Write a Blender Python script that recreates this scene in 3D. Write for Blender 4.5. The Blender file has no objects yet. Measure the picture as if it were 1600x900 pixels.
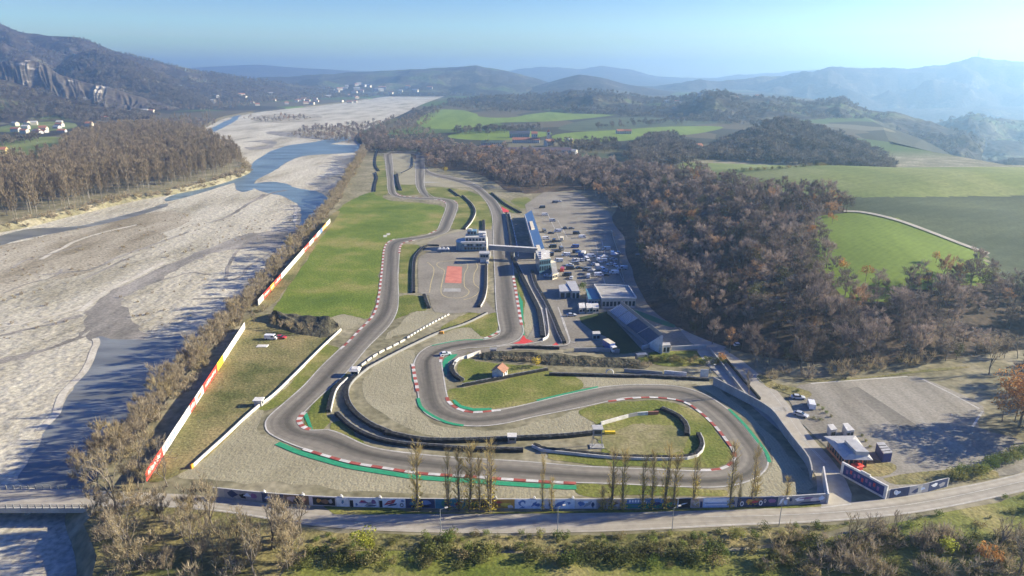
import bpy, bmesh, math, random
import numpy as np
from mathutils import Vector, Matrix, noise
from mathutils.geometry import tessellate_polygon
R = math.radians
random.seed(7)
rng = np.random.default_rng(7)
C = bpy.context.scene.collection
S = bpy.context.scene

# ---------------------------------------------------------------- camera
FPX, CAMH, HORIZ = 1040.0, 100.0, 118.0
PITCH = math.atan((450 - HORIZ) / FPX)
cd = bpy.data.cameras.new('camera'); cam = bpy.data.objects.new('camera', cd); C.objects.link(cam)
cam.location = (0, 0, CAMH); cam.rotation_euler = (math.pi / 2 - PITCH, 0, 0)
cd.sensor_width = 36; cd.lens = 36 * FPX / 1600; cd.clip_start = 1; cd.clip_end = 60000
S.camera = cam

# ---------------------------------------------------------------- sky, sun, exposure
SUN_EL, SUN_AZ = 21.0, 81.0            # azimuth clockwise from +Y (the way the camera looks)
w = bpy.data.worlds.new('World'); S.world = w; w.use_nodes = True
nt = w.node_tree; bg = nt.nodes['Background']
sky = nt.nodes.new('ShaderNodeTexSky'); sky.sky_type = 'NISHITA'; sky.sun_disc = False
sky.sun_elevation = R(SUN_EL); sky.sun_rotation = R(SUN_AZ); sky.altitude = 200
sky.air_density = 1.0; sky.dust_density = 0.2; sky.ozone_density = 2.0
hs_ = nt.nodes.new('ShaderNodeHueSaturation'); hs_.inputs['Saturation'].default_value = 1.75; hs_.inputs['Hue'].default_value = 0.536
nt.links.new(sky.outputs[0], hs_.inputs['Color']); nt.links.new(hs_.outputs[0], bg.inputs[0]); bg.inputs[1].default_value = 0.06
sl = bpy.data.lights.new('sun', 'SUN'); sl.energy = 5.0; sl.angle = R(0.53); sl.color = (1, 0.89, 0.66)
so = bpy.data.objects.new('sun', sl); C.objects.link(so)
sd = Vector((math.sin(R(SUN_AZ)) * math.cos(R(SUN_EL)), math.cos(R(SUN_AZ)) * math.cos(R(SUN_EL)), math.sin(R(SUN_EL))))
so.rotation_euler = sd.to_track_quat('Z', 'Y').to_euler(); so.location = (300, 0, 400)
S.view_settings.view_transform = 'Standard'; S.view_settings.look = 'None'
S.view_settings.exposure = 1.55; S.view_settings.gamma = 1
cy = S.cycles
cy.use_denoising = True; cy.max_bounces = 5; cy.diffuse_bounces = 2; cy.glossy_bounces = 2; cy.transmission_bounces = 2
cy.volume_bounces = 1; cy.transparent_max_bounces = 8; cy.use_adaptive_sampling = True; cy.adaptive_threshold = 0.02
cy.caustics_reflective = False; cy.caustics_refractive = False

# ---------------------------------------------------------------- photo pixel -> place on the ground
cp, sp = math.cos(PITCH), math.sin(PITCH)
def ray(px, py):
    u, v = (px - 800) / FPX, (450 - py) / FPX
    return Vector((u, cp + v * sp, -sp + v * cp))
def G(px, py, z=0.0):
    d = ray(px, py); t = (z - CAMH) / d.z
    return Vector((d.x * t, d.y * t, z))
def D(px, py, dist):
    d = ray(px, py); t = dist / d.y
    return Vector((d.x * t, dist, CAMH + d.z * t))
def proj(x, y, z):
    f = y * cp - (z - CAMH) * sp; v = y * sp + (z - CAMH) * cp
    return 800 + FPX * x / f, 450 - FPX * v / f
ZO = {'F4': (550, 220, 5), 'F5': (700, 260, 4.286), 'F6': (620, 360, 5), 'S1': (200, 640, 4), 'S2': (480, 640, 4), 'S3': (840, 640, 4),
      'S4': (1200, 640, 4), 'S5': (400, 460, 4), 'S6': (680, 480, 5), 'S7': (860, 420, 5), 'S8': (1080, 500, 3.077), 'S9': (0, 330, 3.333),
      'M5': (600, 150, 4), 'PK': (860, 360, 10), '': (0, 0, 1)}
def Z(k, *pts):
    ox, oy, s = ZO[k]
    return [(ox + x / s, oy + y / s) for x, y in pts]
def GP(pts, z=0.0): return [G(x, y, z) for x, y in pts]
def smooth(pts, n=6, closed=False):
    P = [Vector(p) for p in pts]; out = []; m = len(P)
    for i in range(m if closed else m - 1):
        if closed: a, b, c, d = P[(i - 1) % m], P[i], P[(i + 1) % m], P[(i + 2) % m]
        else: a, b, c, d = P[max(i - 1, 0)], P[i], P[i + 1], P[min(i + 2, m - 1)]
        # centripetal-ish: damp tangents by local chord
        L = (c - b).length
        t1 = (c - a); t2 = (d - b)
        t1 = t1 * (L / max(t1.length, 1e-6)); t2 = t2 * (L / max(t2.length, 1e-6))
        for k in range(n):
            t = k / n; t_2 = t * t; t_3 = t_2 * t
            out.append(b * (2*t_3 - 3*t_2 + 1) + t1 * (t_3 - 2*t_2 + t) + c * (-2*t_3 + 3*t_2) + t2 * (t_3 - t_2))
    if not closed: out.append(P[-1])
    return out
def resample(pts, n):
    P = np.array([tuple(p) for p in pts]); s = np.r_[0, np.cumsum(np.linalg.norm(np.diff(P, axis=0), axis=1))]
    t = np.linspace(0, s[-1], n)
    return [Vector([np.interp(a, s, P[:, k]) for k in range(P.shape[1])]) for a in t]
def length(pts): return sum((pts[i + 1] - pts[i]).length for i in range(len(pts) - 1))
def inpoly(x, y, poly):
    c = False; j = len(poly) - 1
    for i in range(len(poly)):
        xi, yi = poly[i][0], poly[i][1]; xj, yj = poly[j][0], poly[j][1]
        if (yi > y) != (yj > y) and x < (xj - xi) * (y - yi) / (yj - yi) + xi: c = not c
        j = i
    return c
def inpoly_np(X, Y, poly):
    c = np.zeros(X.shape, bool); j = len(poly) - 1
    for i in range(len(poly)):
        xi, yi = poly[i][0], poly[i][1]; xj, yj = poly[j][0], poly[j][1]
        if yi != yj:
            c ^= ((yi > Y) != (yj > Y)) & (X < (xj - xi) * (Y - yi) / (yj - yi) + xi)
        j = i
    return c

# ---------------------------------------------------------------- materials (all procedural, mapped in world metres)
MATS = {}
def mat(name, c1, c2=None, scale=0.2, detail=5, rough=0.9, c3=None, fine=None, bump=0.0, spec=0.2, metallic=0.0, rnd=0.0, stretch=None, lo=0.35, hi=0.65, normal_scale=None):
    if name in MATS: return MATS[name]
    m = bpy.data.materials.new(name); MATS[name] = m; m.use_nodes = True
    n = m.node_tree.nodes; l = m.node_tree.links; b = n['Principled BSDF']
    b.inputs['Roughness'].default_value = rough; b.inputs['Specular IOR Level'].default_value = spec; b.inputs['Metallic'].default_value = metallic
    c1 = (*c1, 1)
    if c2 is None: b.inputs['Base Color'].default_value = c1; return m
    geo = n.new('ShaderNodeNewGeometry'); src = geo.outputs['Position']
    if stretch:
        mp = n.new('ShaderNodeMapping'); mp.inputs['Scale'].default_value = stretch[0]; mp.inputs['Rotation'].default_value = (0, 0, stretch[1])
        l.new(src, mp.inputs[0]); src = mp.outputs[0]
    t = n.new('ShaderNodeTexNoise'); t.inputs['Scale'].default_value = scale; t.inputs['Detail'].default_value = detail; t.inputs['Roughness'].default_value = 0.62
    l.new(src, t.inputs['Vector'])
    r = n.new('ShaderNodeValToRGB'); e = r.color_ramp.elements
    e[0].position = lo; e[0].color = c1; e[1].position = hi; e[1].color = (*c2, 1)
    if c3: x = e.new(0.5 * (lo + hi)); x.color = (*c3, 1)
    l.new(t.outputs[0], r.inputs[0]); out = r.outputs[0]
    if fine:                                                     # (scale, amount): small speckle on top
        f = n.new('ShaderNodeTexNoise'); f.inputs['Scale'].default_value = fine[0]; f.inputs['Detail'].default_value = 3; l.new(geo.outputs['Position'], f.inputs['Vector'])
        mr = n.new('ShaderNodeMapRange'); mr.inputs[1].default_value = 0.3; mr.inputs[2].default_value = 0.7; mr.inputs[3].default_value = 1 - fine[1]; mr.inputs[4].default_value = 1 + fine[1]
        l.new(f.outputs[0], mr.inputs[0])
        mx = n.new('ShaderNodeVectorMath'); mx.operation = 'SCALE'; l.new(out, mx.inputs[0]); l.new(mr.outputs[0], mx.inputs['Scale']); out = mx.outputs[0]
    if rnd:
        oi = n.new('ShaderNodeObjectInfo'); mr = n.new('ShaderNodeMapRange'); mr.inputs[3].default_value = 1 - rnd; mr.inputs[4].default_value = 1 + rnd
        l.new(oi.outputs['Random'], mr.inputs[0]); mx = n.new('ShaderNodeVectorMath'); mx.operation = 'SCALE'; l.new(out, mx.inputs[0]); l.new(mr.outputs[0], mx.inputs['Scale']); out = mx.outputs[0]
    l.new(out, b.inputs['Base Color'])
    if bump:
        bp = n.new('ShaderNodeBump'); bp.inputs['Strength'].default_value = 1; bp.inputs['Distance'].default_value = bump
        if normal_scale:
            t2 = n.new('ShaderNodeTexNoise'); t2.inputs['Scale'].default_value = normal_scale; t2.inputs['Detail'].default_value = 4; l.new(geo.outputs['Position'], t2.inputs['Vector']); l.new(t2.outputs[0], bp.inputs['Height'])
        else: l.new(t.outputs[0], bp.inputs['Height'])
        l.new(bp.outputs[0], b.inputs['Normal'])
    return m
def plain(name, c, rough=0.6, spec=0.3, metallic=0.0, dirt=0.12):
    return mat(name, tuple(x * (1 - dirt) for x in c), tuple(min(1, x * (1 + dirt)) for x in c), scale=0.9, rough=rough, spec=spec, metallic=metallic)
def twigmat(name, a, b_, c=None, rust=None, trans=0.25, sc=0.03):
    """bare twigs / leaves: colour differs from tree to tree (random per object) and over the crown."""
    m = bpy.data.materials.new(name); MATS[name] = m; m.use_nodes = True
    n = m.node_tree.nodes; l = m.node_tree.links; p = n['Principled BSDF']; p.inputs['Roughness'].default_value = 0.8; p.inputs['Specular IOR Level'].default_value = 0.1
    oi = n.new('ShaderNodeObjectInfo'); r = n.new('ShaderNodeValToRGB'); e = r.color_ramp.elements
    e[0].color = (*a, 1); e[0].position = 0.0; e[1].color = (*b_, 1); e[1].position = 0.6
    if c: x = e.new(0.85); x.color = (*c, 1)
    if rust: x = e.new(0.93); x.color = (*(c or b_), 1); x = e.new(0.96); x.color = (*rust, 1)
    l.new(oi.outputs['Random'], r.inputs[0])
    geo = n.new('ShaderNodeNewGeometry'); t = n.new('ShaderNodeTexNoise'); t.inputs['Scale'].default_value = 0.35; t.inputs['Detail'].default_value = 3; l.new(geo.outputs['Position'], t.inputs['Vector'])
    mr = n.new('ShaderNodeMapRange'); mr.inputs[1].default_value = 0.3; mr.inputs[2].default_value = 0.7; mr.inputs[3].default_value = 0.7; mr.inputs[4].default_value = 1.35
    l.new(t.outputs[0], mr.inputs[0]); mx = n.new('ShaderNodeVectorMath'); mx.operation = 'SCALE'; l.new(r.outputs[0], mx.inputs[0]); l.new(mr.outputs[0], mx.inputs['Scale'])
    l.new(mx.outputs[0], p.inputs['Base Color'])
    if trans:
        tr = n.new('ShaderNodeBsdfTranslucent'); l.new(mx.outputs[0], tr.inputs[0]); ms = n.new('ShaderNodeMixShader'); ms.inputs[0].default_value = trans
        l.new(p.outputs[0], ms.inputs[1]); l.new(tr.outputs[0], ms.inputs[2]); l.new(ms.outputs[0], n['Material Output'].inputs[0])
    return m

M_soil   = mat('dry_verge', (0.20,0.175,0.115), (0.29,0.255,0.185), 0.05, fine=(1.5,0.25), c3=(0.235,0.21,0.135))
M_gravel = mat('gravel_trap', (0.27,0.245,0.16), (0.335,0.305,0.205), 0.06, fine=(2.2,0.16), bump=0.22, normal_scale=0.9)
def rake(m, sc=.42, dist=26, a=.94, b_=1.04, rot=0):
    n = m.node_tree.nodes; l = m.node_tree.links; b = n['Principled BSDF']; src = b.inputs['Base Color'].links[0].from_socket
    geo = n.new('ShaderNodeNewGeometry'); w_ = n.new('ShaderNodeTexWave'); w_.inputs['Scale'].default_value = sc; w_.inputs['Distortion'].default_value = dist; w_.inputs['Detail'].default_value = 3; w_.inputs['Detail Scale'].default_value = 0.12
    mp = n.new('ShaderNodeMapping'); mp.inputs['Rotation'].default_value = (0, 0, rot); l.new(geo.outputs['Position'], mp.inputs[0]); l.new(mp.outputs[0], w_.inputs['Vector']); mr = n.new('ShaderNodeMapRange'); mr.inputs[3].default_value = a; mr.inputs[4].default_value = b_; l.new(w_.outputs[1], mr.inputs[0])
    s_ = n.new('ShaderNodeVectorMath'); s_.operation = 'SCALE'; l.new(src, s_.inputs[0]); l.new(mr.outputs[0], s_.inputs['Scale']); l.new(s_.outputs[0], b.inputs['Base Color'])
rake(M_gravel)
M_grass  = mat('mown_grass', (0.10,0.128,0.02), (0.27,0.235,0.09), 0.05, detail=8, lo=.38, hi=.64, fine=(1.3,0.28), c3=(0.16,0.17,0.038), bump=0.2, normal_scale=1.0)
M_lush   = mat('lush_grass', (0.082,0.13,0.014), (0.25,0.225,0.07), 0.028, detail=8, fine=(1.0,0.3), c3=(0.135,0.18,0.024), bump=0.2, normal_scale=1.0)
M_dry    = mat('dry_grass', (0.09,0.10,0.03), (0.27,0.22,0.10), 0.05, fine=(1.2,0.35), c3=(0.19,0.17,0.07), bump=0.25, normal_scale=1.0)
M_dark   = mat('shaded_lawn', (0.03,0.05,0.018), (0.055,0.075,0.028), 0.08, fine=(1.5,0.2))  # lawn darkened in its own colour for the grandstand's shade
M_asph   = None
M_paved  = mat('paddock_asphalt', (0.19,0.17,0.135), (0.275,0.25,0.20), 0.05, detail=8, fine=(1.0,0.18), c3=(0.235,0.213,0.172))
M_concr  = mat('concrete', (0.30,0.29,0.27), (0.40,0.39,0.36), 0.3, fine=(2,0.1))
M_white  = mat('white_paint', (0.50,0.48,0.44), (0.72,0.70,0.66), 0.5, rough=0.6, fine=(3,0.1))
M_line   = mat('worn_white_line', (0.34,0.33,0.30), (0.55,0.53,0.48), 0.12, fine=(1.0,0.15))
M_red    = mat('kerb_red', (0.24,0.06,0.05), (0.40,0.11,0.085), 0.35)
M_kwhite = mat('kerb_white', (0.42,0.40,0.37), (0.66,0.64,0.60), 0.35)
M_green  = plain('runoff_green', (0.03,0.27,0.13), 0.7)
M_redpad = mat('red_tarmac', (0.45,0.15,0.11), (0.58,0.22,0.16), 0.2, fine=(2,0.1))
M_tyre   = mat('tyre_rubber', (0.012,0.013,0.015), (0.035,0.036,0.04), 1.2, rough=0.8)
M_rail   = plain('weathered_guardrail', (0.24,0.24,0.24), 0.55)
M_metal  = plain('metal_roof', (0.42,0.41,0.39), 0.45, 0.5)
M_blueroof = plain('blue_roof', (0.055,0.12,0.25), 0.5)
M_navy   = plain('navy_panel', (0.02,0.03,0.16), 0.5)
M_glass  = plain('dark_glass', (0.02,0.03,0.045), 0.12, 0.6)
M_teal   = plain('teal_glazing', (0.10,0.20,0.27), 0.3, 0.5)
M_wall   = plain('grey_plaster', (0.45,0.44,0.42), 0.85)
M_cream  = plain('cream_plaster', (0.60,0.54,0.42), 0.85)
M_yel    = plain('yellow_plaster', (0.62,0.50,0.20), 0.85)
M_tile   = plain('clay_tile', (0.36,0.16,0.10), 0.85)
M_orange = plain('orange_tile', (0.28,0.145,0.095), 0.85)
M_bark   = mat('bark', (0.10,0.085,0.07), (0.19,0.165,0.14), 0.8)
M_pale_bark = mat('pale_bark', (0.30,0.27,0.22), (0.16,0.14,0.115), 0.7)
M_pole   = plain('galvanised_steel', (0.24,0.25,0.26), 0.5, 0.5)
M_orangep = plain('orange_paint', (0.70,0.32,0.04), 0.6)
M_yellowp = plain('yellow_paint', (0.80,0.55,0.03), 0.6)
M_redp   = plain('red_paint', (0.62,0.06,0.045), 0.55)
M_earth  = mat('bare_bank', (0.055,0.05,0.035), (0.13,0.12,0.075), 0.25, fine=(1.5,0.4), bump=0.5, normal_scale=0.7)

# ---------------------------------------------------------------- objects
def tag(o, label=None, cat=None, group=None, kind=None):
    if label: o['label'] = label
    if cat: o['category'] = cat
    if group: o['group'] = group
    if kind: o['kind'] = kind
    return o
def thing(name, label, cat, loc=(0, 0, 0), rz=0.0, group=None):
    o = bpy.data.objects.new(name, None); C.objects.link(o); o.location = loc; o.rotation_euler = (0, 0, rz); o.empty_display_size = 0.5
    return tag(o, label, cat, group)
class MB:
    def __init__(s): s.v = []; s.f = []; s.m = []; s.uv = None
    def add(s, vs, fs, mi=0):
        k = len(s.v); s.v += [tuple(v) for v in vs]; s.f += [tuple(i + k for i in f) for f in fs]; s.m += [mi] * len(fs); return s
    def box(s, x0, x1, y0, y1, z0, z1, mi=0, top=None):
        t = top or 0
        vs = [(x0,y0,z0),(x1,y0,z0),(x1,y1,z0),(x0,y1,z0),(x0+t,y0+t,z1),(x1-t,y0+t,z1),(x1-t,y1-t,z1),(x0+t,y1-t,z1)]
        return s.add(vs, [(0,3,2,1),(4,5,6,7),(0,1,5,4),(1,2,6,5),(2,3,7,6),(3,0,4,7)], mi)
    def prism(s, poly, z0, z1, mi=0):
        n = len(poly); vs = [(p[0], p[1], z0) for p in poly] + [(p[0], p[1], z1) for p in poly]
        fs = [(i, (i + 1) % n, n + (i + 1) % n, n + i) for i in range(n)] + [tuple(range(n - 1, -1, -1)), tuple(range(n, 2 * n))]
        return s.add(vs, fs, mi)
    def tube(s, a, b, r0, r1=None, n=6, mi=0, cap=True):
        a, b = Vector(a), Vector(b); r1 = r0 if r1 is None else r1; d = (b - a).normalized()
        u = d.orthogonal().normalized(); w_ = d.cross(u); vs = []
        for c, r in ((a, r0), (b, r1)):
            for k in range(n): t = 2 * math.pi * k / n; vs.append(c + u * (r * math.cos(t)) + w_ * (r * math.sin(t)))
        fs = [(k, (k + 1) % n, n + (k + 1) % n, n + k) for k in range(n)]
        if cap: fs += [tuple(range(n - 1, -1, -1)), tuple(range(n, 2 * n))]
        return s.add(vs, fs, mi)
    def gable(s, x0, x1, y0, y1, z0, z1, mi=0, ov=0.4, th=0.18):  # ridge along x
        ym = (y0 + y1) / 2
        for sgn, ye in ((-1, y0 - ov), (1, y1 + ov)):
            zz = z0 - ov * (z1 - z0) / (ym - y0)
            vs = [(x0-ov,ye,zz),(x1+ov,ye,zz),(x1+ov,ym,z1),(x0-ov,ym,z1),(x0-ov,ye,zz+th),(x1+ov,ye,zz+th),(x1+ov,ym,z1+th),(x0-ov,ym,z1+th)]
            s.add(vs, [(0,3,2,1),(4,5,6,7),(0,1,5,4),(1,2,6,5),(2,3,7,6),(3,0,4,7)], mi)
        return s
    def build(s, name, mats, parent=None, origin=None, smooth_=False):
        v = np.array(s.v, float)
        if origin is None and parent is None:
            origin = ((v[:,0].min() + v[:,0].max()) / 2, (v[:,1].min() + v[:,1].max()) / 2, v[:,2].min())
        if origin is not None: v = v - np.array(origin)
        me = bpy.data.meshes.new(name); me.from_pydata(v.tolist(), [], s.f)
        for m in (mats if isinstance(mats, (list, tuple)) else [mats]): me.materials.append(m)
        me.polygons.foreach_set('material_index', s.m)
        if smooth_: me.polygons.foreach_set('use_smooth', [True] * len(s.f))
        me.update()
        o = bpy.data.objects.new(name, me); C.objects.link(o)
        if parent is not None: o.parent = parent
        else: o.location = origin
        return o
def world_part(mb, name, mats, parent):           # vertices given in world metres, parent unrotated
    v = Vector(parent.location); mb.v = [(a - v.x, b - v.y, c - v.z) for a, b, c in mb.v]
    return mb.build(name, mats, parent)
def struct(o): o['kind'] = 'structure'; return o
def sheet_mesh(pts, z, mb=None, mi=0):
    mb = mb or MB(); P = [Vector((p[0], p[1], z)) for p in pts]
    mb.add(P, [tuple(t) for t in tessellate_polygon([P])], mi)
    k = len(mb.f)                                                # make every face look up
    for i in range(k):
        f = mb.f[i]; a, b, c = (Vector(mb.v[j]) for j in f[:3])
        if (b - a).cross(c - a).z < 0: mb.f[i] = f[::-1]
    return mb
ZL = [0.02]
def sheet(name, m, polys, sm=4, wob=0.0, z=None, z0=0.0):
    """flat ground sheets (photo outlines dropped on the ground), one object"""
    mb = MB()
    for pts in polys:
        ZL[0] += 0.0022; P = smooth([p.to_2d().to_3d() for p in GP(pts, z0)], sm, True) if sm > 1 else GP(pts, z0)
        if wob:
            Q = []
            for p in P: Q.append(p + Vector((noise.noise(p * 0.11), noise.noise(p * 0.11 + Vector((50, 9, 0))), 0)) * wob + Vector((noise.noise(p * 0.5), noise.noise(p * 0.5 + Vector((50, 9, 0))), 0)) * wob * 0.5)
            P = Q
        sheet_mesh(P, z0 + (ZL[0] if z is None else z), mb)
    return struct(mb.build(name, m, origin=(0, 0, 0)))
def ribbon(mb, pts, w0, w1, z, mi=0, seg=None, mis=(0,), h=0.0):
    """strip between lateral offsets w0..w1 (m, + is left of travel); seg>0: alternating materials every seg metres"""
    n = max(2, int(length(pts) / (seg if seg else 2.5)) + 1); P = resample(pts, n); L = []; Rr = []
    for i in range(n):
        t = (P[min(i + 1, n - 1)] - P[max(i - 1, 0)]); t.z = 0; t.normalize(); nn = Vector((-t.y, t.x, 0))
        a = P[i] + nn * w0; b = P[i] + nn * w1; L.append((a.x, a.y, z)); Rr.append((b.x, b.y, z))
    for i in range(n - 1):
        q = [L[i], Rr[i], Rr[i + 1], L[i + 1]]
        if w1 > w0: q = q[::-1]
        mb.add(q, [(0, 1, 2, 3)], mis[i % len(mis)] if seg else mi)
    return mb
def wallstrip(mb, pts, h, th, z0=0.0, mi=0, seg=None, mis=None, off=0.0, hf=None):
    """standing wall along a line: real thickness, butted segments"""
    n = max(2, int(length(pts) / (seg or 3.0)) + 1); P = resample(pts, n); A = []; B = []
    for i in range(n):
        t = (P[min(i + 1, n - 1)] - P[max(i - 1, 0)]); t.z = 0; t.normalize(); nn = Vector((-t.y, t.x, 0))
        A.append(P[i] + nn * (off + th / 2)); B.append(P[i] + nn * (off - th / 2))
    vs = []
    for i in range(n):
        hh = h if hf is None else hf(i)
        for p, zz in ((A[i], z0), (B[i], z0), (B[i], z0 + hh), (A[i], z0 + hh)): vs.append((p.x, p.y, zz))
    k = len(mb.v); mb.v += vs
    for i in range(n - 1):
        q = k + 4 * i; m_ = mis[i % len(mis)] if mis else mi
        for a, b in ((0, 1), (1, 2), (2, 3), (3, 0)):
            mb.f.append((q + b, q + a, q + 4 + a, q + 4 + b)); mb.m.append(m_)
    mb.f += [(k, k + 1, k + 2, k + 3), (k + 4*(n-1) + 3, k + 4*(n-1) + 2, k + 4*(n-1) + 1, k + 4*(n-1))]; mb.m += [mis[0] if mis else mi] * 2
    return mb
# ================================================================ SETTING: ground, river, hills
def landmat():
    """valley floor: dry verge nearby; a patchwork of fields and woods beyond the circuit"""
    m = bpy.data.materials.new('valley_floor'); m.use_nodes = True; n = m.node_tree.nodes; l = m.node_tree.links; b = n['Principled BSDF']
    b.inputs['Roughness'].default_value = 0.95; b.inputs['Specular IOR Level'].default_value = 0.1
    geo = n.new('ShaderNodeNewGeometry'); pos = geo.outputs['Position']
    v = n.new('ShaderNodeTexVoronoi'); v.inputs['Scale'].default_value = 1 / 230; v.distance = 'MANHATTAN'
    mp = n.new('ShaderNodeMapping'); mp.inputs['Rotation'].default_value = (0, 0, 0.5); mp.inputs['Scale'].default_value = (1, 0.6, 0.001); l.new(pos, mp.inputs[0]); l.new(mp.outputs[0], v.inputs['Vector'])
    r = n.new('ShaderNodeValToRGB'); e = r.color_ramp.elements; r.color_ramp.interpolation = 'CONSTANT'
    e[0].position = 0; e[0].color = (0.05, 0.05, 0.035, 1); e[1].position = 0.3; e[1].color = (0.11, 0.095, 0.06, 1)
    for p_, c in ((0.5, (0.045, 0.042, 0.034)), (0.68, (0.08, 0.12, 0.035)), (0.8, (0.10, 0.10, 0.05)), (0.9, (0.15, 0.14, 0.09))): x = e.new(p_); x.color = (*c, 1)
    sx = n.new('ShaderNodeSeparateColor'); l.new(v.outputs['Color'], sx.inputs[0]); l.new(sx.outputs[0], r.inputs[0])
    t = n.new('ShaderNodeTexNoise'); t.inputs['Scale'].default_value = 0.05; t.inputs['Detail'].default_value = 6; l.new(pos, t.inputs['Vector'])
    r2 = n.new('ShaderNodeValToRGB'); e = r2.color_ramp.elements; e[0].position = 0.35; e[0].color = (0.17, 0.155, 0.095, 1); e[1].position = 0.65; e[1].color = (0.29, 0.26, 0.18, 1); x = e.new(0.5); x.color = (0.22, 0.20, 0.125, 1)
    l.new(t.outputs[0], r2.inputs[0])
    sp_ = n.new('ShaderNodeSeparateXYZ'); l.new(pos, sp_.inputs[0]); mr = n.new('ShaderNodeMapRange'); mr.inputs[1].default_value = 850; mr.inputs[2].default_value = 950; l.new(sp_.outputs[1], mr.inputs[0])
    mx = n.new('ShaderNodeMix'); mx.data_type = 'RGBA'; l.new(mr.outputs[0], mx.inputs[0]); l.new(r2.outputs[0], mx.inputs[6]); l.new(r.outputs[0], mx.inputs[7])
    f = n.new('ShaderNodeTexNoise'); f.inputs['Scale'].default_value = 0.4; f.inputs['Detail'].default_value = 4; l.new(pos, f.inputs['Vector'])
    m2 = n.new('ShaderNodeMapRange'); m2.inputs[1].default_value = 0.3; m2.inputs[2].default_value = 0.7; m2.inputs[3].default_value = 0.7; m2.inputs[4].default_value = 1.3; l.new(f.outputs[0], m2.inputs[0])
    sc = n.new('ShaderNodeVectorMath'); sc.operation = 'SCALE'; l.new(mx.outputs[2], sc.inputs[0]); l.new(m2.outputs[0], sc.inputs['Scale']); l.new(sc.outputs[0], b.inputs['Base Color'])
    return m
M_land = landmat()

RB = -4.0                                                        # river bed level
def bedmat():
    m = mat('river_gravel', (0.25, 0.225, 0.155), (0.52, 0.485, 0.385), 0.022, detail=9, rough=0.95, c3=(0.43, 0.395, 0.305), fine=(0.7, 0.32), bump=0.8, normal_scale=0.22, stretch=((1.0, 0.3, 1), -0.45), lo=0.33, hi=0.62)
    return m
M_bed = bedmat()
mb = MB(); X0, X1, Y0, Y1 = -9000, 300, -300, 16000
mb.add([(X0, Y0, RB), (X1, Y0, RB), (X1, Y1, RB), (X0, Y1, RB)], [(0, 1, 2, 3)]); struct(mb.build('river_bed', M_bed, origin=(0, 0, 0)))

right_bank = smooth(GP([(60, 1150), (146, 900), (142, 800), (146, 752), (200, 702), (250, 640), (300, 575), (345, 525), (385, 482), (420, 440), (460, 390), (498, 350), (522, 322), (540, 292), (556, 262), (566, 240), (572, 226), (560, 212), (585, 196), (630, 178), (660, 163), (690, 152)]), 5)
left_bank = smooth(GP([(-700, 470), (-250, 390), (0, 352), (100, 330), (200, 307), (290, 292), (350, 277), (384, 262), (372, 246), (342, 232), (300, 219), (292, 209), (318, 196), (350, 182), (410, 172), (480, 165), (545, 158), (600, 150), (640, 146)]), 5)
def terrace(name, bank, far, side):
    """raised valley floor: flat top, bank sloping down to the river bed"""
    P = bank + [Vector(p) for p in far]; mb = sheet_mesh(P, 0.0); n = len(bank)
    top = []; bot = []
    for i, p in enumerate(bank):
        t = (bank[min(i + 1, n - 1)] - bank[max(i - 1, 0)]); t.z = 0; t.normalize(); nn = Vector((-t.y, t.x, 0)) * side
        top.append((p.x, p.y, 0.0)); q = p + nn * (6 + 2.5 * noise.noise(p * 0.05)); bot.append((q.x, q.y, RB - 0.4))
    for i in range(n - 1):
        q = [top[i], bot[i], bot[i + 1], top[i + 1]]
        mb.add(q if side < 0 else q[::-1], [(0, 1, 2, 3)])
    return struct(mb.build(name, M_land, origin=(0, 0, 0)))
CUT = [(-500, 16000, 0), (3300, 16000, 0), (1900, 6000, 0), (1300, 2900, 0), (1000, 2000, 0), (760, 1400, 0), (580, 1040, 0), (580, 790, 0), (900, 720, 0), (9000, 700, 0)]
terrace('ground', right_bank, CUT + [(9000, -300, 0), (-200, -300, 0)], 1)
cl = resample([Vector(p) for p in CUT[1:]], 160); mb = MB(); vs = []
for i, p in enumerate(cl):                                       # flank falling into the deep valley on the far right
    t = (cl[min(i + 1, 159)] - cl[max(i - 1, 0)]); t.normalize(); nn = Vector((t.y, -t.x, 0)) * -1
    for j, (d_, z_) in enumerate(((0, 0), (60, -22), (150, -70), (260, -125), (380, -166))): q = p + nn * d_ * (1 + .5 * noise.noise(p * .004)); vs.append((q.x, q.y, z_ + (12 * noise.noise(q * .006) if 0 < j < 4 else 0)))
mb.add(vs, [(i*5+j, (i+1)*5+j, (i+1)*5+j+1, i*5+j+1) for i in range(159) for j in range(4)]); struct(mb.build('valley_side', M_land, origin=(0, 0, 0)))
mb = MB(); mb.add([(300, 500, -165), (9000, 500, -165), (9000, 16000, -165), (300, 16000, -165)], [(0, 1, 2, 3)]); struct(mb.build('low_valley', M_land, origin=(0, 0, 0)))
terrace('ground', left_bank, [(-1400, 16000, 0), (-9000, 16000, 0), (-9000, 200, 0)], -1)

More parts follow.
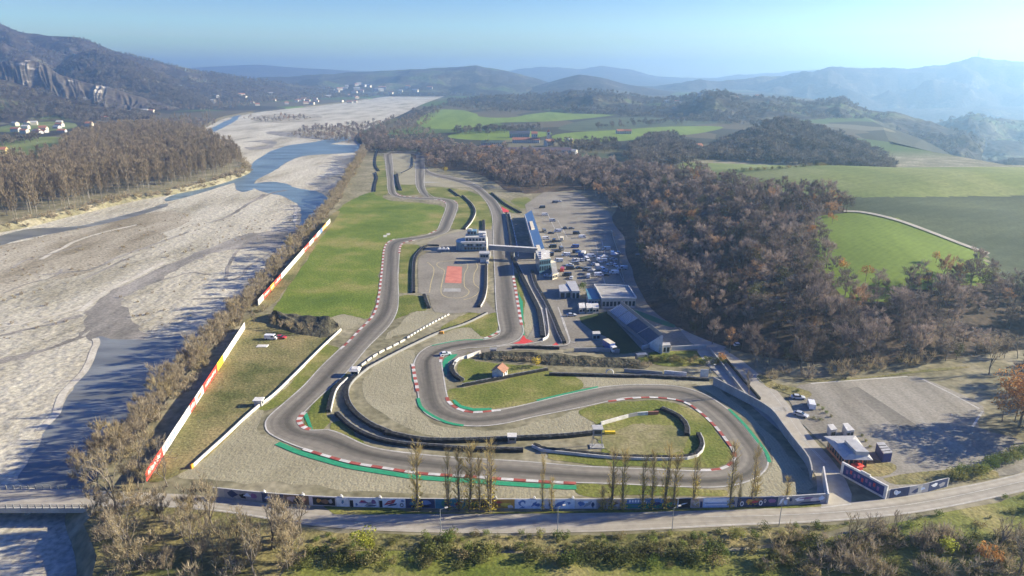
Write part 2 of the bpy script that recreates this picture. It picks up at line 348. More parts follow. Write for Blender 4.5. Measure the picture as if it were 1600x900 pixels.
def watermat(name, c, rough, bump, sc):
    m = bpy.data.materials.new(name); m.use_nodes = True; n = m.node_tree.nodes; l = m.node_tree.links; b = n['Principled BSDF']
    b.inputs['Roughness'].default_value = rough; b.inputs['Specular IOR Level'].default_value = 0.3
    geo = n.new('ShaderNodeNewGeometry'); t = n.new('ShaderNodeTexNoise'); t.inputs['Scale'].default_value = sc; t.inputs['Detail'].default_value = 4
    mp = n.new('ShaderNodeMapping'); mp.inputs['Scale'].default_value = (0.35, 1.5, 1); l.new(geo.outputs['Position'], mp.inputs[0]); l.new(mp.outputs[0], t.inputs['Vector'])
    bp = n.new('ShaderNodeBump'); bp.inputs['Distance'].default_value = bump; l.new(t.outputs[0], bp.inputs['Height']); l.new(bp.outputs[0], b.inputs['Normal'])
    t2 = n.new('ShaderNodeTexNoise'); t2.inputs['Scale'].default_value = 0.06; t2.inputs['Detail'].default_value = 5; l.new(mp.outputs[0], t2.inputs['Vector'])
    r = n.new('ShaderNodeValToRGB'); e = r.color_ramp.elements; e[0].position = 0.35; e[0].color = (*c, 1); e[1].position = 0.7; e[1].color = (*[x * 1.9 for x in c], 1); l.new(t2.outputs[0], r.inputs[0]); l.new(r.outputs[0], b.inputs['Base Color'])
    return m
M_water = watermat('river_water', (0.10, 0.14, 0.16), 0.4, 0.08, 0.6)
M_shallow = watermat('shallow_water', (0.125, 0.13, 0.12), 0.35, 0.12, 0.5)
M_wet = mat('wet_gravel', (0.18, 0.165, 0.135), (0.34, 0.31, 0.26), 0.08, fine=(0.8, 0.3), rough=0.7, stretch=((1.0, 0.35, 1), -0.45))
M_damp = mat('damp_gravel', (0.22, 0.185, 0.12), (0.44, 0.395, 0.30), 0.03, detail=8, fine=(0.7, 0.4), stretch=((1.0, 0.35, 1), -0.45))
M_brush = mat('river_scrub_soil', (0.14, 0.105, 0.075), (0.30, 0.25, 0.18), 0.06, fine=(0.5, 0.35))
ZL[0] = 0.01
sheet('river_bar', M_damp, [Z('S9', (-300,150),(-100,140),(0,175),(300,110),(560,60),(760,10),(900,0),(1000,40),(800,130),(560,190),(330,270),(230,330),(100,420),(-100,470),(-400,500)),
    Z('S9', (330,250),(520,180),(700,130),(860,120),(760,190),(620,230),(430,330),(260,350)), [(450,205),(520,198),(575,205),(560,222),(500,215),(455,214)], [(400,182),(470,178),(500,186),(430,192)]], 5, 3.0, z0=RB)
sheet('wet_bed', M_wet, [Z('S9', (1545,108),(1300,115),(1100,188),(900,265),(700,362),(560,425),(475,505),(425,615),(408,650),(442,640),(505,560),(620,465),(780,385),(1000,265),(1130,215),(1300,190),(1450,195),(1560,140)),
    Z('S9', (410,648),(300,690),(150,735),(-10,780),(-10,800),(160,755),(310,705),(440,660)), Z('S9', (440,540),(300,590),(120,625),(0,650),(0,640),(200,600),(380,548)),
    Z('S9', (480,690),(470,580),(520,500),(620,475),(690,570),(740,650),(700,720)), [(430,205),(520,214),(600,224),(600,228),(510,219),(420,210)], [(380,222),(420,219),(430,228),(400,234),(385,230),(400,230),(420,226),(400,222)]], 5, 3.5, z0=RB)
sheet('water', M_water, [[(369,276),(386,262),(405,247),(440,230),(480,224),(530,226),(575,228),(575,236),(530,240),(480,243),(452,252),(430,266),(400,282),(395,296),(378,300),(367,290)],
    [(395,288),(430,284),(465,294),(498,300),(515,310),(530,315),(515,340),(495,360),(478,380),(468,372),(470,340),(468,322),(440,306),(410,300)],
    Z('S9', (1570,95),(1510,175),(1430,250),(1350,340),(1240,470),(1215,500),(1240,560),(1330,520),(1460,340),(1600,180),(1640,80)),
    [(290,214),(320,205),(350,190),(362,184),(340,184),(352,178),(372,184),(355,196),(330,208),(300,218)], [(375,272),(330,288),(262,308),(265,314),(340,293),(384,279)],
    [(455,228),(490,222),(540,214),(545,218),(495,228)]], 5, 1.5, z0=RB)
sheet('water', M_shallow, [Z('S9', (500,655),(580,665),(720,670),(860,655),(960,650),(1060,640),(960,780),(820,900),(700,1030),(560,1220),(450,1420),(100,1420),(160,1290),(240,1130),(330,1000),(440,830),(492,735)),
    Z('S9', (-300,230),(-100,165),(0,128),(150,93),(400,78),(560,42),(800,-20),(860,-40),(870,-28),(790,2),(560,62),(300,112),(100,150),(0,182),(-200,260))], 5, 1.2, z0=RB)

M_sand = mat('pale_sand', (0.46, 0.42, 0.33), (0.58, 0.54, 0.45), 0.1, fine=(0.8, 0.15))
def thread(mb, pts, w0, mi):
    P = smooth(GP(Z('S9', *pts), RB), 8); P = [p + Vector((noise.noise(p * .06), noise.noise(p * .06 + Vector((7, 3, 0))), 0)) * 2.2 for p in P]; ZT[0] += .004; ribbon(mb, P, -w0, w0, RB + ZT[0], mi)
TH = MB(); ZT = [.09]
for w0, mi, pts in ((1.3,0,((220,335),(330,320),(480,300),(620,240),(760,190),(900,140),(980,108))), (1.0,0,((430,355),(560,300),(640,260),(700,230))), (.9,0,((1245,195),(1200,270),(1180,325),(1215,355),(1300,290),(1430,205))), (.8,0,((1100,330),(1000,320),(900,345),(820,360))),
    (1.4,1,((215,250),(330,190),(470,130),(620,90),(720,70))), (1.5,1,((410,520),(480,470),(560,415),(700,345),(860,265))), (1.3,1,((495,660),(490,740),(440,830),(370,930),(300,1030),(200,1140))), (1.0,1,((0,600),(120,585),(260,545),(420,495))), (.9,0,((60,300),(160,250),(300,215),(420,180))), (.8,0,((0,430),(140,380),(260,350),(330,300))),
    (.8,0,((1000,455),(1100,452),(1230,462))), (1.2,1,((1545,100),(1540,20),(1545,-30))), (1.6,0,((1100,60),(1200,20),(1300,-40),(1380,-90))), (1.6,0,((1340,-60),(1420,-95),(1490,-110)))):
    thread(TH, pts, w0, mi)
struct(TH.build('river_braids', [M_wet, M_sand], origin=(0, 0, 0)))

# ---- wooded hill on the right: a thin-plate surface through surveyed points
def gd(px, py, z): g = G(px, py, z); return (g.x, g.y, z)
hp = [gd(*a) for a in [(850,290,-5),(905,300,-3),(950,330,-4),(970,380,-3),(985,430,-4),(1000,470,-3),(1040,525,-3),(1100,560,-3),(1180,598,-3),(1250,600,-4),(1350,596,-3.5),(1450,585,-3),(1560,565,-3),(1700,548,-3),(1900,530,-3),
    (700,400,-6),(900,500,-6),(1000,620,-6),(1300,700,-6),(1600,700,-6),(1900,700,-6),(850,450,-6),
    (1300,500,8),(1300,430,15),(1300,335,26),(1300,270,32),(1500,490,8),(1500,430,15),(1500,340,26),(1500,272,33),(1600,480,6),(1600,420,15),(1600,330,26),(1600,275,32),(1750,470,8),(1750,400,16),(1750,280,32),(2000,450,6),(2000,290,32),
    (1100,460,8),(1100,400,12),(1100,330,14),(1100,262,11),(1200,500,8),(1200,430,14),(1200,330,22),(1200,280,25),(1200,258,24),(1030,400,6),(1000,330,6),(1000,290,7),(1000,262,2),(900,262,-2),(1400,385,22),(1400,300,30)]]
hp += [(300, 640, 14), (450, 640, 16), (600, 650, 15), (200, 800, 1), (420, 850, -8), (700, 850, -8), (100, 900, -6), (60, 700, 0), (900, 700, 5), (250, 1000, -10), (600, 1100, -12)]
HP = np.array(hp)
def _tps(P):
    n = len(P); d = np.linalg.norm(P[:, None, :2] - P[None, :, :2], axis=2); K = np.where(d > 0, d**2 * np.log(d + 1e-9), 0)
    A = np.zeros((n + 3, n + 3)); A[:n, :n] = K + np.eye(n) * 0.4; A[:n, n] = 1; A[:n, n+1:] = P[:, :2]; A[n, :n] = 1; A[n+1:, :n] = P[:, :2].T
    return np.linalg.solve(A, np.r_[P[:, 2], 0, 0, 0])
HS = 0.01; HPs = HP.copy(); HPs[:, :2] *= HS
HW = _tps(np.c_[HPs[:, :2], HP[:, 2]] if False else HPs)
def hillz(x, y):
    x = np.asarray(x, float); y = np.asarray(y, float); sh = x.shape; q = np.c_[x.ravel() * HS, y.ravel() * HS]
    d = np.linalg.norm(q[:, None, :] - HPs[None, :, :2], axis=2); K = np.where(d > 0, d**2 * np.log(d + 1e-9), 0)
    z = K @ HW[:-3] + HW[-3] + q @ HW[-2:]
    z = z + 0.9 * np.sin(x.ravel() * 0.045 + 1.3 * np.sin(y.ravel() * 0.021)) * np.cos(y.ravel() * 0.038 + 0.7) * np.clip((z + 1) / 8, 0, 1)
    return z.reshape(sh)
gx = np.arange(20, 900, 2.6); gy = np.arange(190, 900, 2.6)
XX, YY = np.meshgrid(gx, gy)
ZZ = np.concatenate([hillz(XX[i:i+20], YY[i:i+20]) for i in range(0, len(gy), 20)])
def hz(x, y):
    i = (x - gx[0]) / 2.6; j = (y - gy[0]) / 2.6
    if i < 0 or j < 0 or i >= len(gx) - 1 or j >= len(gy) - 1: return -9.0
    a, b = int(i), int(j); u, v = i - a, j - b
    return float((ZZ[b,a]*(1-u) + ZZ[b,a+1]*u)*(1-v) + (ZZ[b+1,a]*(1-u) + ZZ[b+1,a+1]*u)*v)
def surf(x, y): return max(0.0, hz(x, y))
def HG(px, py):
    """where a photo pixel meets the hill (or the flat ground)"""
    d = ray(px, py); t = 150.0
    while t < 1500:
        p = Vector((0, 0, CAMH)) + d * t
        if p.z <= surf(p.x, p.y): return p
        t += 1.0
    return G(px, py)
M_leaf_floor = mat('leaf_litter', (0.05, 0.038, 0.028), (0.12, 0.085, 0.055), 0.12, fine=(0.8, 0.4))
M_winter = mat('winter_wheat', (0.12, 0.18, 0.02), (0.17, 0.24, 0.035), 0.03, fine=(0.5, 0.12), stretch=((1, 0.15, 1), 0.4))
M_plough = mat('ploughed_field', (0.05, 0.068, 0.034), (0.085, 0.105, 0.052), 0.03, fine=(0.7, 0.2), stretch=((0.3, 1.5, 1), 0.2))
M_olive = mat('stubble_pasture', (0.12, 0.16, 0.04), (0.21, 0.235, 0.08), 0.02, detail=8, fine=(0.4, 0.2), stretch=((1, 0.3, 1), 0.5), c3=(0.155,0.19,0.05))
rake(M_winter, .12, 6, .94, 1.03, .9); rake(M_plough, .05, 8, .95, 1.04, 1.1); rake(M_olive, .03, 9, .95, 1.04, 1.2)
M_track = mat('farm_track', (0.36, 0.33, 0.26), (0.45, 0.42, 0.35), 0.2)
WOOD = [(905,262),(985,350),(1000,400),(1020,465),(1060,510),(1130,552),(1200,585),(1300,580),(1400,573),(1500,562),(1600,547),(1800,530),(1800,450),(1600,446),(1560,434),(1530,424),(1480,436),(1420,440),(1385,460),(1335,462),(1300,430),(1272,352),(1326,332),(1308,312),(1180,296),(1140,285),(1090,275),(1000,268)]
WHEAT = [(1270,340),(1326,331),(1400,344),(1534,394),(1560,440),(1480,450),(1420,452),(1385,470),(1325,470),(1285,430)]
PLOUGH = [(1300,309),(1600,306),(2000,304),(2000,455),(1600,450),(1555,430),(1540,400),(1404,341),(1326,329)]
f_ = YY * cp - (ZZ - CAMH) * sp; v_ = YY * sp + (ZZ - CAMH) * cp; PX = 800 + FPX * XX / f_; PY = 450 - FPX * v_ / f_
def cen(A): return (A[:-1,:-1] + A[1:,:-1] + A[:-1,1:] + A[1:,1:]) / 4
CX, CY = cen(PX), cen(PY)
mi = np.full(CX.shape, 3); back = cen(YY) > 560
mi[inpoly_np(CX, CY, WOOD)] = 0; mi[inpoly_np(CX, CY, PLOUGH) & ~back] = 2; mi[inpoly_np(CX, CY, WHEAT) & ~back] = 1
trk = np.zeros(CX.shape, bool)
mi[(CX < 1060) & (mi == 3)] = 0; mi[(cen(YY) < 330) & (mi == 3)] = 4; mi[(CX < 1150) & (mi == 4)] = 0
nyy, nxx = XX.shape; idx = np.arange(nyy * nxx).reshape(nyy, nxx)
Q = np.stack([idx[:-1,:-1], idx[:-1,1:], idx[1:,1:], idx[1:,:-1]], -1)
keep = (np.maximum.reduce([ZZ[:-1,:-1], ZZ[1:,:-1], ZZ[:-1,1:], ZZ[1:,1:]]) > -1.5)
Q = Q[keep]; MI = mi[keep]
used = np.unique(Q); remap = np.full(nyy * nxx, -1); remap[used] = np.arange(len(used))
me = bpy.data.meshes.new('hillside'); V = np.stack([XX, YY, ZZ], -1).reshape(-1, 3)[used]
me.from_pydata(V.tolist(), [], remap[Q].tolist())
for m in (M_leaf_floor, M_winter, M_plough, M_olive, M_soil): me.materials.append(m)
me.polygons.foreach_set('material_index', MI.astype(np.int32)); me.polygons.foreach_set('use_smooth', [True] * len(Q)); me.update()
o = bpy.data.objects.new('hillside', me); C.objects.link(o); struct(o)
mb = MB(); ptrk = smooth([HG(x, y) for x, y in ((1318,331),(1345,332),(1400,344),(1450,362),(1500,381),(1545,398))], 6)
nrm = []
for i in range(len(ptrk) - 1):
    a, b = ptrk[i], ptrk[i + 1]; t = (b - a).normalized(); nn = Vector((-t.y, t.x, 0)) * 1.6
    mb.add([(q.x, q.y, surf(q.x, q.y) + 0.35) for q in (a + nn, a - nn, b - nn, b + nn)], [(0, 1, 2, 3)])
struct(mb.build('path', M_track, origin=(0, 0, 0)))

# ---- far hills: every ridge is a real hill with its crest at its own distance
def hillmat(name, wood, field, green, badland=None, sc=0.004, thr=0.5):
    m = bpy.data.materials.new(name); m.use_nodes = True; n = m.node_tree.nodes; l = m.node_tree.links; b = n['Principled BSDF']
    b.inputs['Roughness'].default_value = 0.95; b.inputs['Specular IOR Level'].default_value = 0.05
    geo = n.new('ShaderNodeNewGeometry'); pos = geo.outputs['Position']
    t = n.new('ShaderNodeTexNoise'); t.inputs['Scale'].default_value = sc; t.inputs['Detail'].default_value = 6; t.inputs['Roughness'].default_value = 0.6; l.new(pos, t.inputs['Vector'])
    r = n.new('ShaderNodeValToRGB'); e = r.color_ramp.elements; e[0].position = thr - 0.02; e[0].color = (*wood, 1); e[1].position = thr + 0.09; e[1].color = (*green, 1); x = e.new(thr + 0.02); x.color = (*field, 1); l.new(t.outputs[0], r.inputs[0])
    f = n.new('ShaderNodeTexNoise'); f.inputs['Scale'].default_value = 0.06; f.inputs['Detail'].default_value = 6; l.new(pos, f.inputs['Vector'])
    m2 = n.new('ShaderNodeMapRange'); m2.inputs[1].default_value = 0.3; m2.inputs[2].default_value = 0.7; m2.inputs[3].default_value = 0.45; m2.inputs[4].default_value = 1.6; l.new(f.outputs[0], m2.inputs[0])
    sc_ = n.new('ShaderNodeVectorMath'); sc_.operation = 'SCALE'; l.new(r.outputs[0], sc_.inputs[0]); l.new(m2.outputs[0], sc_.inputs['Scale']); out = sc_.outputs[0]
    l.new(out, b.inputs['Base Color'])
    bp = n.new('ShaderNodeBump'); bp.inputs['Distance'].default_value = 6; l.new(f.outputs[0], bp.inputs['Height']); l.new(bp.outputs[0], b.inputs['Normal'])
    return m
M_hw = hillmat('wooded_hills', (0.055, 0.045, 0.038), (0.12, 0.10, 0.07), (0.095, 0.095, 0.05), thr=0.58)
M_hf = hillmat('farmed_hills', (0.05, 0.042, 0.035), (0.11, 0.10, 0.06), (0.07, 0.10, 0.04), thr=0.53)
M_hb = mat('clay_badland', (0.42, 0.385, 0.32), (0.085, 0.068, 0.05), 0.014, detail=8, c3=(0.10, 0.085, 0.065), fine=(0.08, 0.5), lo=0.34, hi=0.46)
HILLS = []
def ridge(name, crest, foot, m, amp=0.12, rows=26, cols=150, prof=1.25, backlen=1.0, nsc=0.004, zf=-3.0, gully=0.0, sharp=0.0, rough=0.0):
    """crest: (photo x, photo y, distance); foot: matching distances nearer to us"""
    px = np.linspace(crest[0][0], crest[-1][0], cols); cx = [c[0] for c in crest]
    py = np.interp(px, cx, [c[1] for c in crest]); dist = np.interp(px, cx, [c[2] for c in crest]); fd = np.interp(px, np.linspace(crest[0][0], crest[-1][0], len(foot)), foot)
    zfs = np.interp(px, np.linspace(crest[0][0], crest[-1][0], len(zf)), zf) if isinstance(zf, list) else [zf] * cols; k = np.ones(5) / 5; pys = np.convolve(np.pad(py, 2, 'edge'), k, 'valid'); vs = []; seed = len(HILLS) * 17.3
    if rough: pys = py - rough * np.array([noise.fractal(Vector((x * .03, seed, 0)), .9, 2, 5) for x in px])
    T = list(np.linspace(0, 1, rows)) + list(1 + np.linspace(0, 1, 9)[1:])
    for i in range(cols):
        c = D(px[i], pys[i] , dist[i]); zf = zfs[i]; hh = c.z - zf; dirx = c.x / c.y
        for t in T:
            if t <= 1: y = fd[i] + (c.y - fd[i]) * t; base = hh * (t ** prof) ; wgt = 4 * t * (1 - t) + 0.10
            else: y = c.y + (c.y - fd[i]) * backlen * (t - 1); base = hh * (1 - (t - 1)) ** 1.1; wgt = 0.15
            x = dirx * y; q = Vector((x * nsc, y * nsc, seed))
            nz = noise.fractal(q, 1.0, 2.0, 5); r_ = 1 - abs(noise.noise(q * 1.7 + Vector((9, 3, 1)))) * 2
            dz = hh * amp * wgt * (nz + 0.5 * r_ * sharp)
            if gully: u_ = px[i] * .085 + 1.6 * noise.noise(Vector((px[i] * .04, t * 1.6, seed))); dz -= hh * gully * (wgt + .1) * (abs(noise.noise(Vector((u_, t * 2.0, seed)))) * 1.6 + .6 * abs(noise.noise(Vector((u_ * 2.3, t * 3.5, seed)))))
            vs.append((x, y, zf + base + dz - (0 if t < 1.9 else 5)))
    nr = len(T); fs = [(i*nr+j, (i+1)*nr+j, (i+1)*nr+j+1, i*nr+j+1) for i in range(cols-1) for j in range(nr-1)]
    me = bpy.data.meshes.new(name); me.from_pydata(vs, [], fs); me.materials.append(m); me.polygons.foreach_set('use_smooth', [True] * len(fs)); me.update()
    o = bpy.data.objects.new(name, me); C.objects.link(o); struct(o); HILLS.append((o, np.array(vs).reshape(cols, nr, 3))); return o
# right and centre
ridge('mountains', [(600,113,9500),(700,112,9500),(800,110,9500),(850,104,9500),(900,108,9500),(940,103,9500),(985,109,9500),(1040,121,9500),(1100,122,9500),(1160,117,9500),(1230,111,9500),(1275,109,9500),(1350,118,9500),(1700,118,9500)], [7500], M_hw, amp=0.25, nsc=0.0012, rough=2.2, cols=240)
ridge('mountains', [(940,150,5400),(1000,136,5400),(1080,129,5400),(1150,124,5400),(1240,117,5400),(1290,108,5400),(1330,105,5400),(1375,108,5400),(1420,105,5400),(1470,103,5400),(1500,96,5400),(1518,90,5400),(1560,93,5400),(1620,99,5400),(1800,108,5400)], [4100], M_hw, amp=0.34, nsc=0.0022, sharp=0.9, zf=-165, rough=2.6, cols=260)
ridge('hills', [(780,150,4300),(850,131,4300),(880,122,4300),(905,116,4300),(940,121,4300),(975,131,4300),(1040,142,4300),(1100,152,4300)], [3500], M_hw, amp=0.25, nsc=0.003)
ridge('hills', [(330,128,5200),(400,122,5200),(470,118,5200),(540,114,5200),(600,110,5200),(660,108,5200),(700,106,5200),(745,103,5200),(790,111,5200),(840,123,5200),(900,142,5200)], [3900, 3600, 3600], M_hf, amp=0.3, nsc=0.0025, rough=1.5, sharp=.6)
ridge('hills', [(220,112,9000),(330,104,9000),(400,101,9000),(470,106,9000),(560,111,9000),(640,113,9000)], [7000], M_hw, amp=0.2, nsc=0.0015)
ridge('hills', [(700,158,2900),(760,150,2800),(850,147,2700),(890,141,2700),(935,142,2600),(1000,151,2500),(1060,151,2400),(1100,146,2300),(1130,143,2300),(1160,150,2250),(1235,154,2200),(1265,158,2200),(1300,153,2150),(1318,152,2150),(1332,162,2100),(1360,172,2000),(1400,177,1950),(1440,186,1900),(1480,200,1850),(1540,216,1800)], [2350, 1850, 1500, 1250, 1150], M_hf, amp=0.42, rows=44, cols=280, nsc=0.005, sharp=1.0, zf=[-3,-3,-3,-3,-4,-60,-160], rough=3.0)
ridge('hills', [(1300,176,4300),(1400,169,4300),(1460,170,4300),(1530,167,4300),(1620,166,4300),(1800,165,4300)], [3300], M_hw, amp=0.4, nsc=0.004, zf=-168, sharp=.6)
ridge('hills', [(1360,232,2500),(1420,205,2500),(1470,192,2500),(1520,183,2500),(1560,185,2500),(1620,192,2500),(1800,205,2500)], [1700], M_hf, amp=0.45, nsc=0.006, zf=-168, sharp=0.9)
ridge('hills', [(1380,268,1350),(1440,262,1350),(1500,262,1350),(1540,254,1350),(1580,248,1350),(1650,245,1350),(1800,245,1350)], [1050], M_hw, amp=0.3, nsc=0.008, zf=-168)
ridge('hills', [(1300,200,2000),(1350,196,2000),(1400,205,2000),(1450,215,2000),(1500,222,2000),(1560,218,2000),(1620,224,2000),(1800,224,2000)], [1450], M_hf, amp=0.4, nsc=0.007, zf=-168, sharp=0.9)
ridge('hills', [(1000,250,1050),(1090,243,1050),(1130,226,1080),(1160,213,1100),(1185,203,1120),(1210,192,1120),(1225,193,1120),(1250,197,1120),(1290,208,1080),(1330,225,1020),(1370,244,950),(1400,259,900)], [900, 840, 800, 760, 700], M_hw, amp=0.42, rows=30, cols=140, nsc=0.012, sharp=.9)
WOODHILL = HILLS[-1]
# left
ridge('hills', [(-400,-10,3500),(-150,14,3500),(-60,24,3500),(0,38,3500),(35,50,3500),(65,53,3500),(125,60,3500),(175,79,3500),(240,96,3500),(310,110,3600),(380,122,3800),(450,131,4000),(520,138,4200),(590,147,4400)], [2300, 2300, 2350, 2400, 2700, 3400], M_hw, amp=0.26, rows=44, cols=240, nsc=0.004, sharp=0.9)
ridge('hills', [(40,150,2750),(80,112,2800),(120,88,2850),(152,77,2850),(175,86,2800),(215,102,2750),(255,122,2700),(290,142,2600),(330,158,2500)], [2150, 2150, 2150, 2200], M_hw, amp=0.16, rows=30, cols=120, nsc=0.008, sharp=0.8)
ridge('hills', [(-300,80,2350),(-60,92,2350),(0,95,2350),(38,93,2350),(66,98,2350),(92,116,2300),(130,127,2280),(170,136,2260),(205,147,2250),(240,157,2240),(280,168,2200)], [1950, 1950, 2050], M_hb, amp=0.16, rows=34, cols=420, nsc=0.006, gully=0.15, sharp=0.6)
ridge('hills', [(-300,104,1950),(-60,115,1950),(0,123,1950),(40,134,1950),(90,150,1900),(140,162,1880),(190,172,1860),(240,180,1850)], [1480, 1500, 1650], M_hf, amp=0.14, rows=26, cols=140, nsc=0.01)
LEFTSLOPE = HILLS[-1]

sheet('forest_floor_shade', M_leaf_floor, [[(655,236),(760,238),(870,248),(960,262),(990,300),(900,297),(850,302),(800,300),(778,287),(735,268),(690,264),(664,258)]], 4, 3)  # leaf litter, also painting the trees' shade as dark ground
# ---- flat fields of the valley
ZL[0] = 0.02
sheet('field', M_winter, [[(650,190),(675,175),(702,171),(742,177),(775,184),(830,178),(890,172),(980,168),(970,178),(870,189),(775,192),(760,198),(700,202),(665,199)], [(870,210),(960,203),(1110,197),(1105,206),(1000,218),(930,222),(880,221)], [(700,214),(740,206),(850,206),(845,214),(760,219)]], 5, 0)
sheet('field', M_plough, [[(880,196),(960,184),(1080,184),(1120,192),(1000,200),(900,205)], [(870,240),(1000,243),(1000,262),(940,262),(880,252)]], 4, 0)
sheet('field', M_olive, [[(0,222),(60,214),(110,216),(120,240),(40,262),(0,262)], [(10,196),(80,190),(120,198),(60,206),(0,206)]], 4, 0)

# ---- haze
hm = bpy.data.materials.new('haze_air'); hm.use_nodes = True; n = hm.node_tree.nodes; n.remove(n['Principled BSDF'])
pv = n.new('ShaderNodeVolumePrincipled'); pv.inputs['Color'].default_value = (0.43, 0.69, 1.0, 1); pv.inputs['Density'].default_value = 1.75e-4; pv.inputs['Anisotropy'].default_value = 0.58
hm.node_tree.links.new(pv.outputs[0], n['Material Output'].inputs['Volume'])
mb = MB().box(-9300, 9300, -400, 16400, -172, 420); o = mb.build('haze', hm, origin=(0, 0, 0)); o['kind'] = 'stuff'
# ================================================================ CIRCUIT SURFACES
def asphmat(name, a, b_, c_, dark):
    """asphalt with rubbered-in racing lines running along the strip (UV: across, along in metres)"""
    m = bpy.data.materials.new(name); m.use_nodes = True; n = m.node_tree.nodes; l = m.node_tree.links; b = n['Principled BSDF']; b.inputs['Roughness'].default_value = 0.75; b.inputs['Specular IOR Level'].default_value = 0.25
    uv = n.new('ShaderNodeUVMap'); mp = n.new('ShaderNodeMapping'); mp.inputs['Scale'].default_value = (5.0, 0.012, 1); l.new(uv.outputs[0], mp.inputs[0])
    t = n.new('ShaderNodeTexNoise'); t.inputs['Scale'].default_value = 1.0; t.inputs['Detail'].default_value = 5; t.inputs['Roughness'].default_value = 0.65; l.new(mp.outputs[0], t.inputs['Vector'])
    r = n.new('ShaderNodeValToRGB'); e = r.color_ramp.elements; e[0].position = 0.32; e[0].color = (*a, 1); e[1].position = 0.68; e[1].color = (*c_, 1); x = e.new(0.5); x.color = (*b_, 1); l.new(t.outputs[0], r.inputs[0])
    sx = n.new('ShaderNodeSeparateXYZ'); l.new(uv.outputs[0], sx.inputs[0])
    # rubber: broad dark band wandering across the width
    t3 = n.new('ShaderNodeTexNoise'); t3.inputs['Scale'].default_value = 1; t3.inputs['Detail'].default_value = 1; mp3 = n.new('ShaderNodeMapping'); mp3.inputs['Scale'].default_value = (0.0, 0.006, 1); l.new(uv.outputs[0], mp3.inputs[0]); l.new(mp3.outputs[0], t3.inputs['Vector'])
    sub = n.new('ShaderNodeMath'); sub.operation = 'SUBTRACT'; l.new(sx.outputs[0], sub.inputs[0]); l.new(t3.outputs[0], sub.inputs[1])
    ab = n.new('ShaderNodeMath'); ab.operation = 'ABSOLUTE'; l.new(sub.outputs[0], ab.inputs[0])
    mr = n.new('ShaderNodeMapRange'); mr.inputs[1].default_value = 0.03; mr.inputs[2].default_value = 0.30; mr.inputs[3].default_value = dark; mr.inputs[4].default_value = 1.06; l.new(ab.outputs[0], mr.inputs[0])
    geo = n.new('ShaderNodeNewGeometry'); f = n.new('ShaderNodeTexNoise'); f.inputs['Scale'].default_value = 0.5; f.inputs['Detail'].default_value = 5; l.new(geo.outputs['Position'], f.inputs['Vector'])
    m2 = n.new('ShaderNodeMapRange'); m2.inputs[1].default_value = 0.3; m2.inputs[2].default_value = 0.7; m2.inputs[3].default_value = 0.88; m2.inputs[4].default_value = 1.12; l.new(f.outputs[0], m2.inputs[0])
    mm = n.new('ShaderNodeMath'); mm.operation = 'MULTIPLY'; l.new(mr.outputs[0], mm.inputs[0]); l.new(m2.outputs[0], mm.inputs[1])
    s_ = n.new('ShaderNodeVectorMath'); s_.operation = 'SCALE'; l.new(r.outputs[0], s_.inputs[0]); l.new(mm.outputs[0], s_.inputs['Scale']); l.new(s_.outputs[0], b.inputs['Base Color'])
    return m
M_asph = asphmat('race_asphalt', (0.14,0.126,0.10), (0.205,0.185,0.148), (0.265,0.238,0.19), 0.46)
M_road = asphmat('road_asphalt', (0.28,0.255,0.205), (0.34,0.31,0.255), (0.40,0.365,0.305), 0.9)
def strips(name, m, secs, z, sub=5):
    """asphalt strip: list of (left, right) edge pieces in photo points, lofted in matching pieces; UV across/along"""
    vs = []; fs = []; uvs = []; along = 0.0; LA = []; RA = []
    for L, Rr in secs:
        LA.append(GP(L)); RA.append(GP(Rr))
    # smooth whole edges, remembering where the pieces join
    def whole(A):
        pts = []; marks = [0]
        for a in A: pts += a if not pts else a[1:]; marks.append(len(pts) - 1)
        s = smooth(pts, sub); return s, [k * sub for k in marks]
    Ls, Lm = whole(LA); Rs, Rm = whole(RA); eL = []; eR = []
    for i in range(len(secs)):
        a = Ls[Lm[i]:Lm[i+1] + 1]; b = Rs[Rm[i]:Rm[i+1] + 1]; n = max(4, int(max(length(a), length(b)) / 3)); a = resample(a, n); b = resample(b, n)
        if eL: a, b = a[1:], b[1:]
        eL += a; eR += b
    for i in range(len(eL)):
        if i: along += ((eL[i] + eR[i]) / 2 - (eL[i-1] + eR[i-1]) / 2).length
        vs += [(eL[i].x, eL[i].y, z), (eR[i].x, eR[i].y, z)]; uvs += [(0, along), (1, along)]
        if i:
            k = 2 * i; q = (k - 2, k - 1, k + 1, k); a, b, c = (Vector(vs[j]) for j in q[:3])
            fs.append(q if (b - a).cross(c - a).z > 0 else q[::-1])
    me = bpy.data.meshes.new(name); me.from_pydata(vs, [], fs); me.materials.append(m); u = me.uv_layers.new(name='UVMap')
    for lp in me.loops: u.data[lp.index].uv = uvs[lp.vertex_index]
    me.update(); o = bpy.data.objects.new(name, me); C.objects.link(o); struct(o); return Ls, Rs

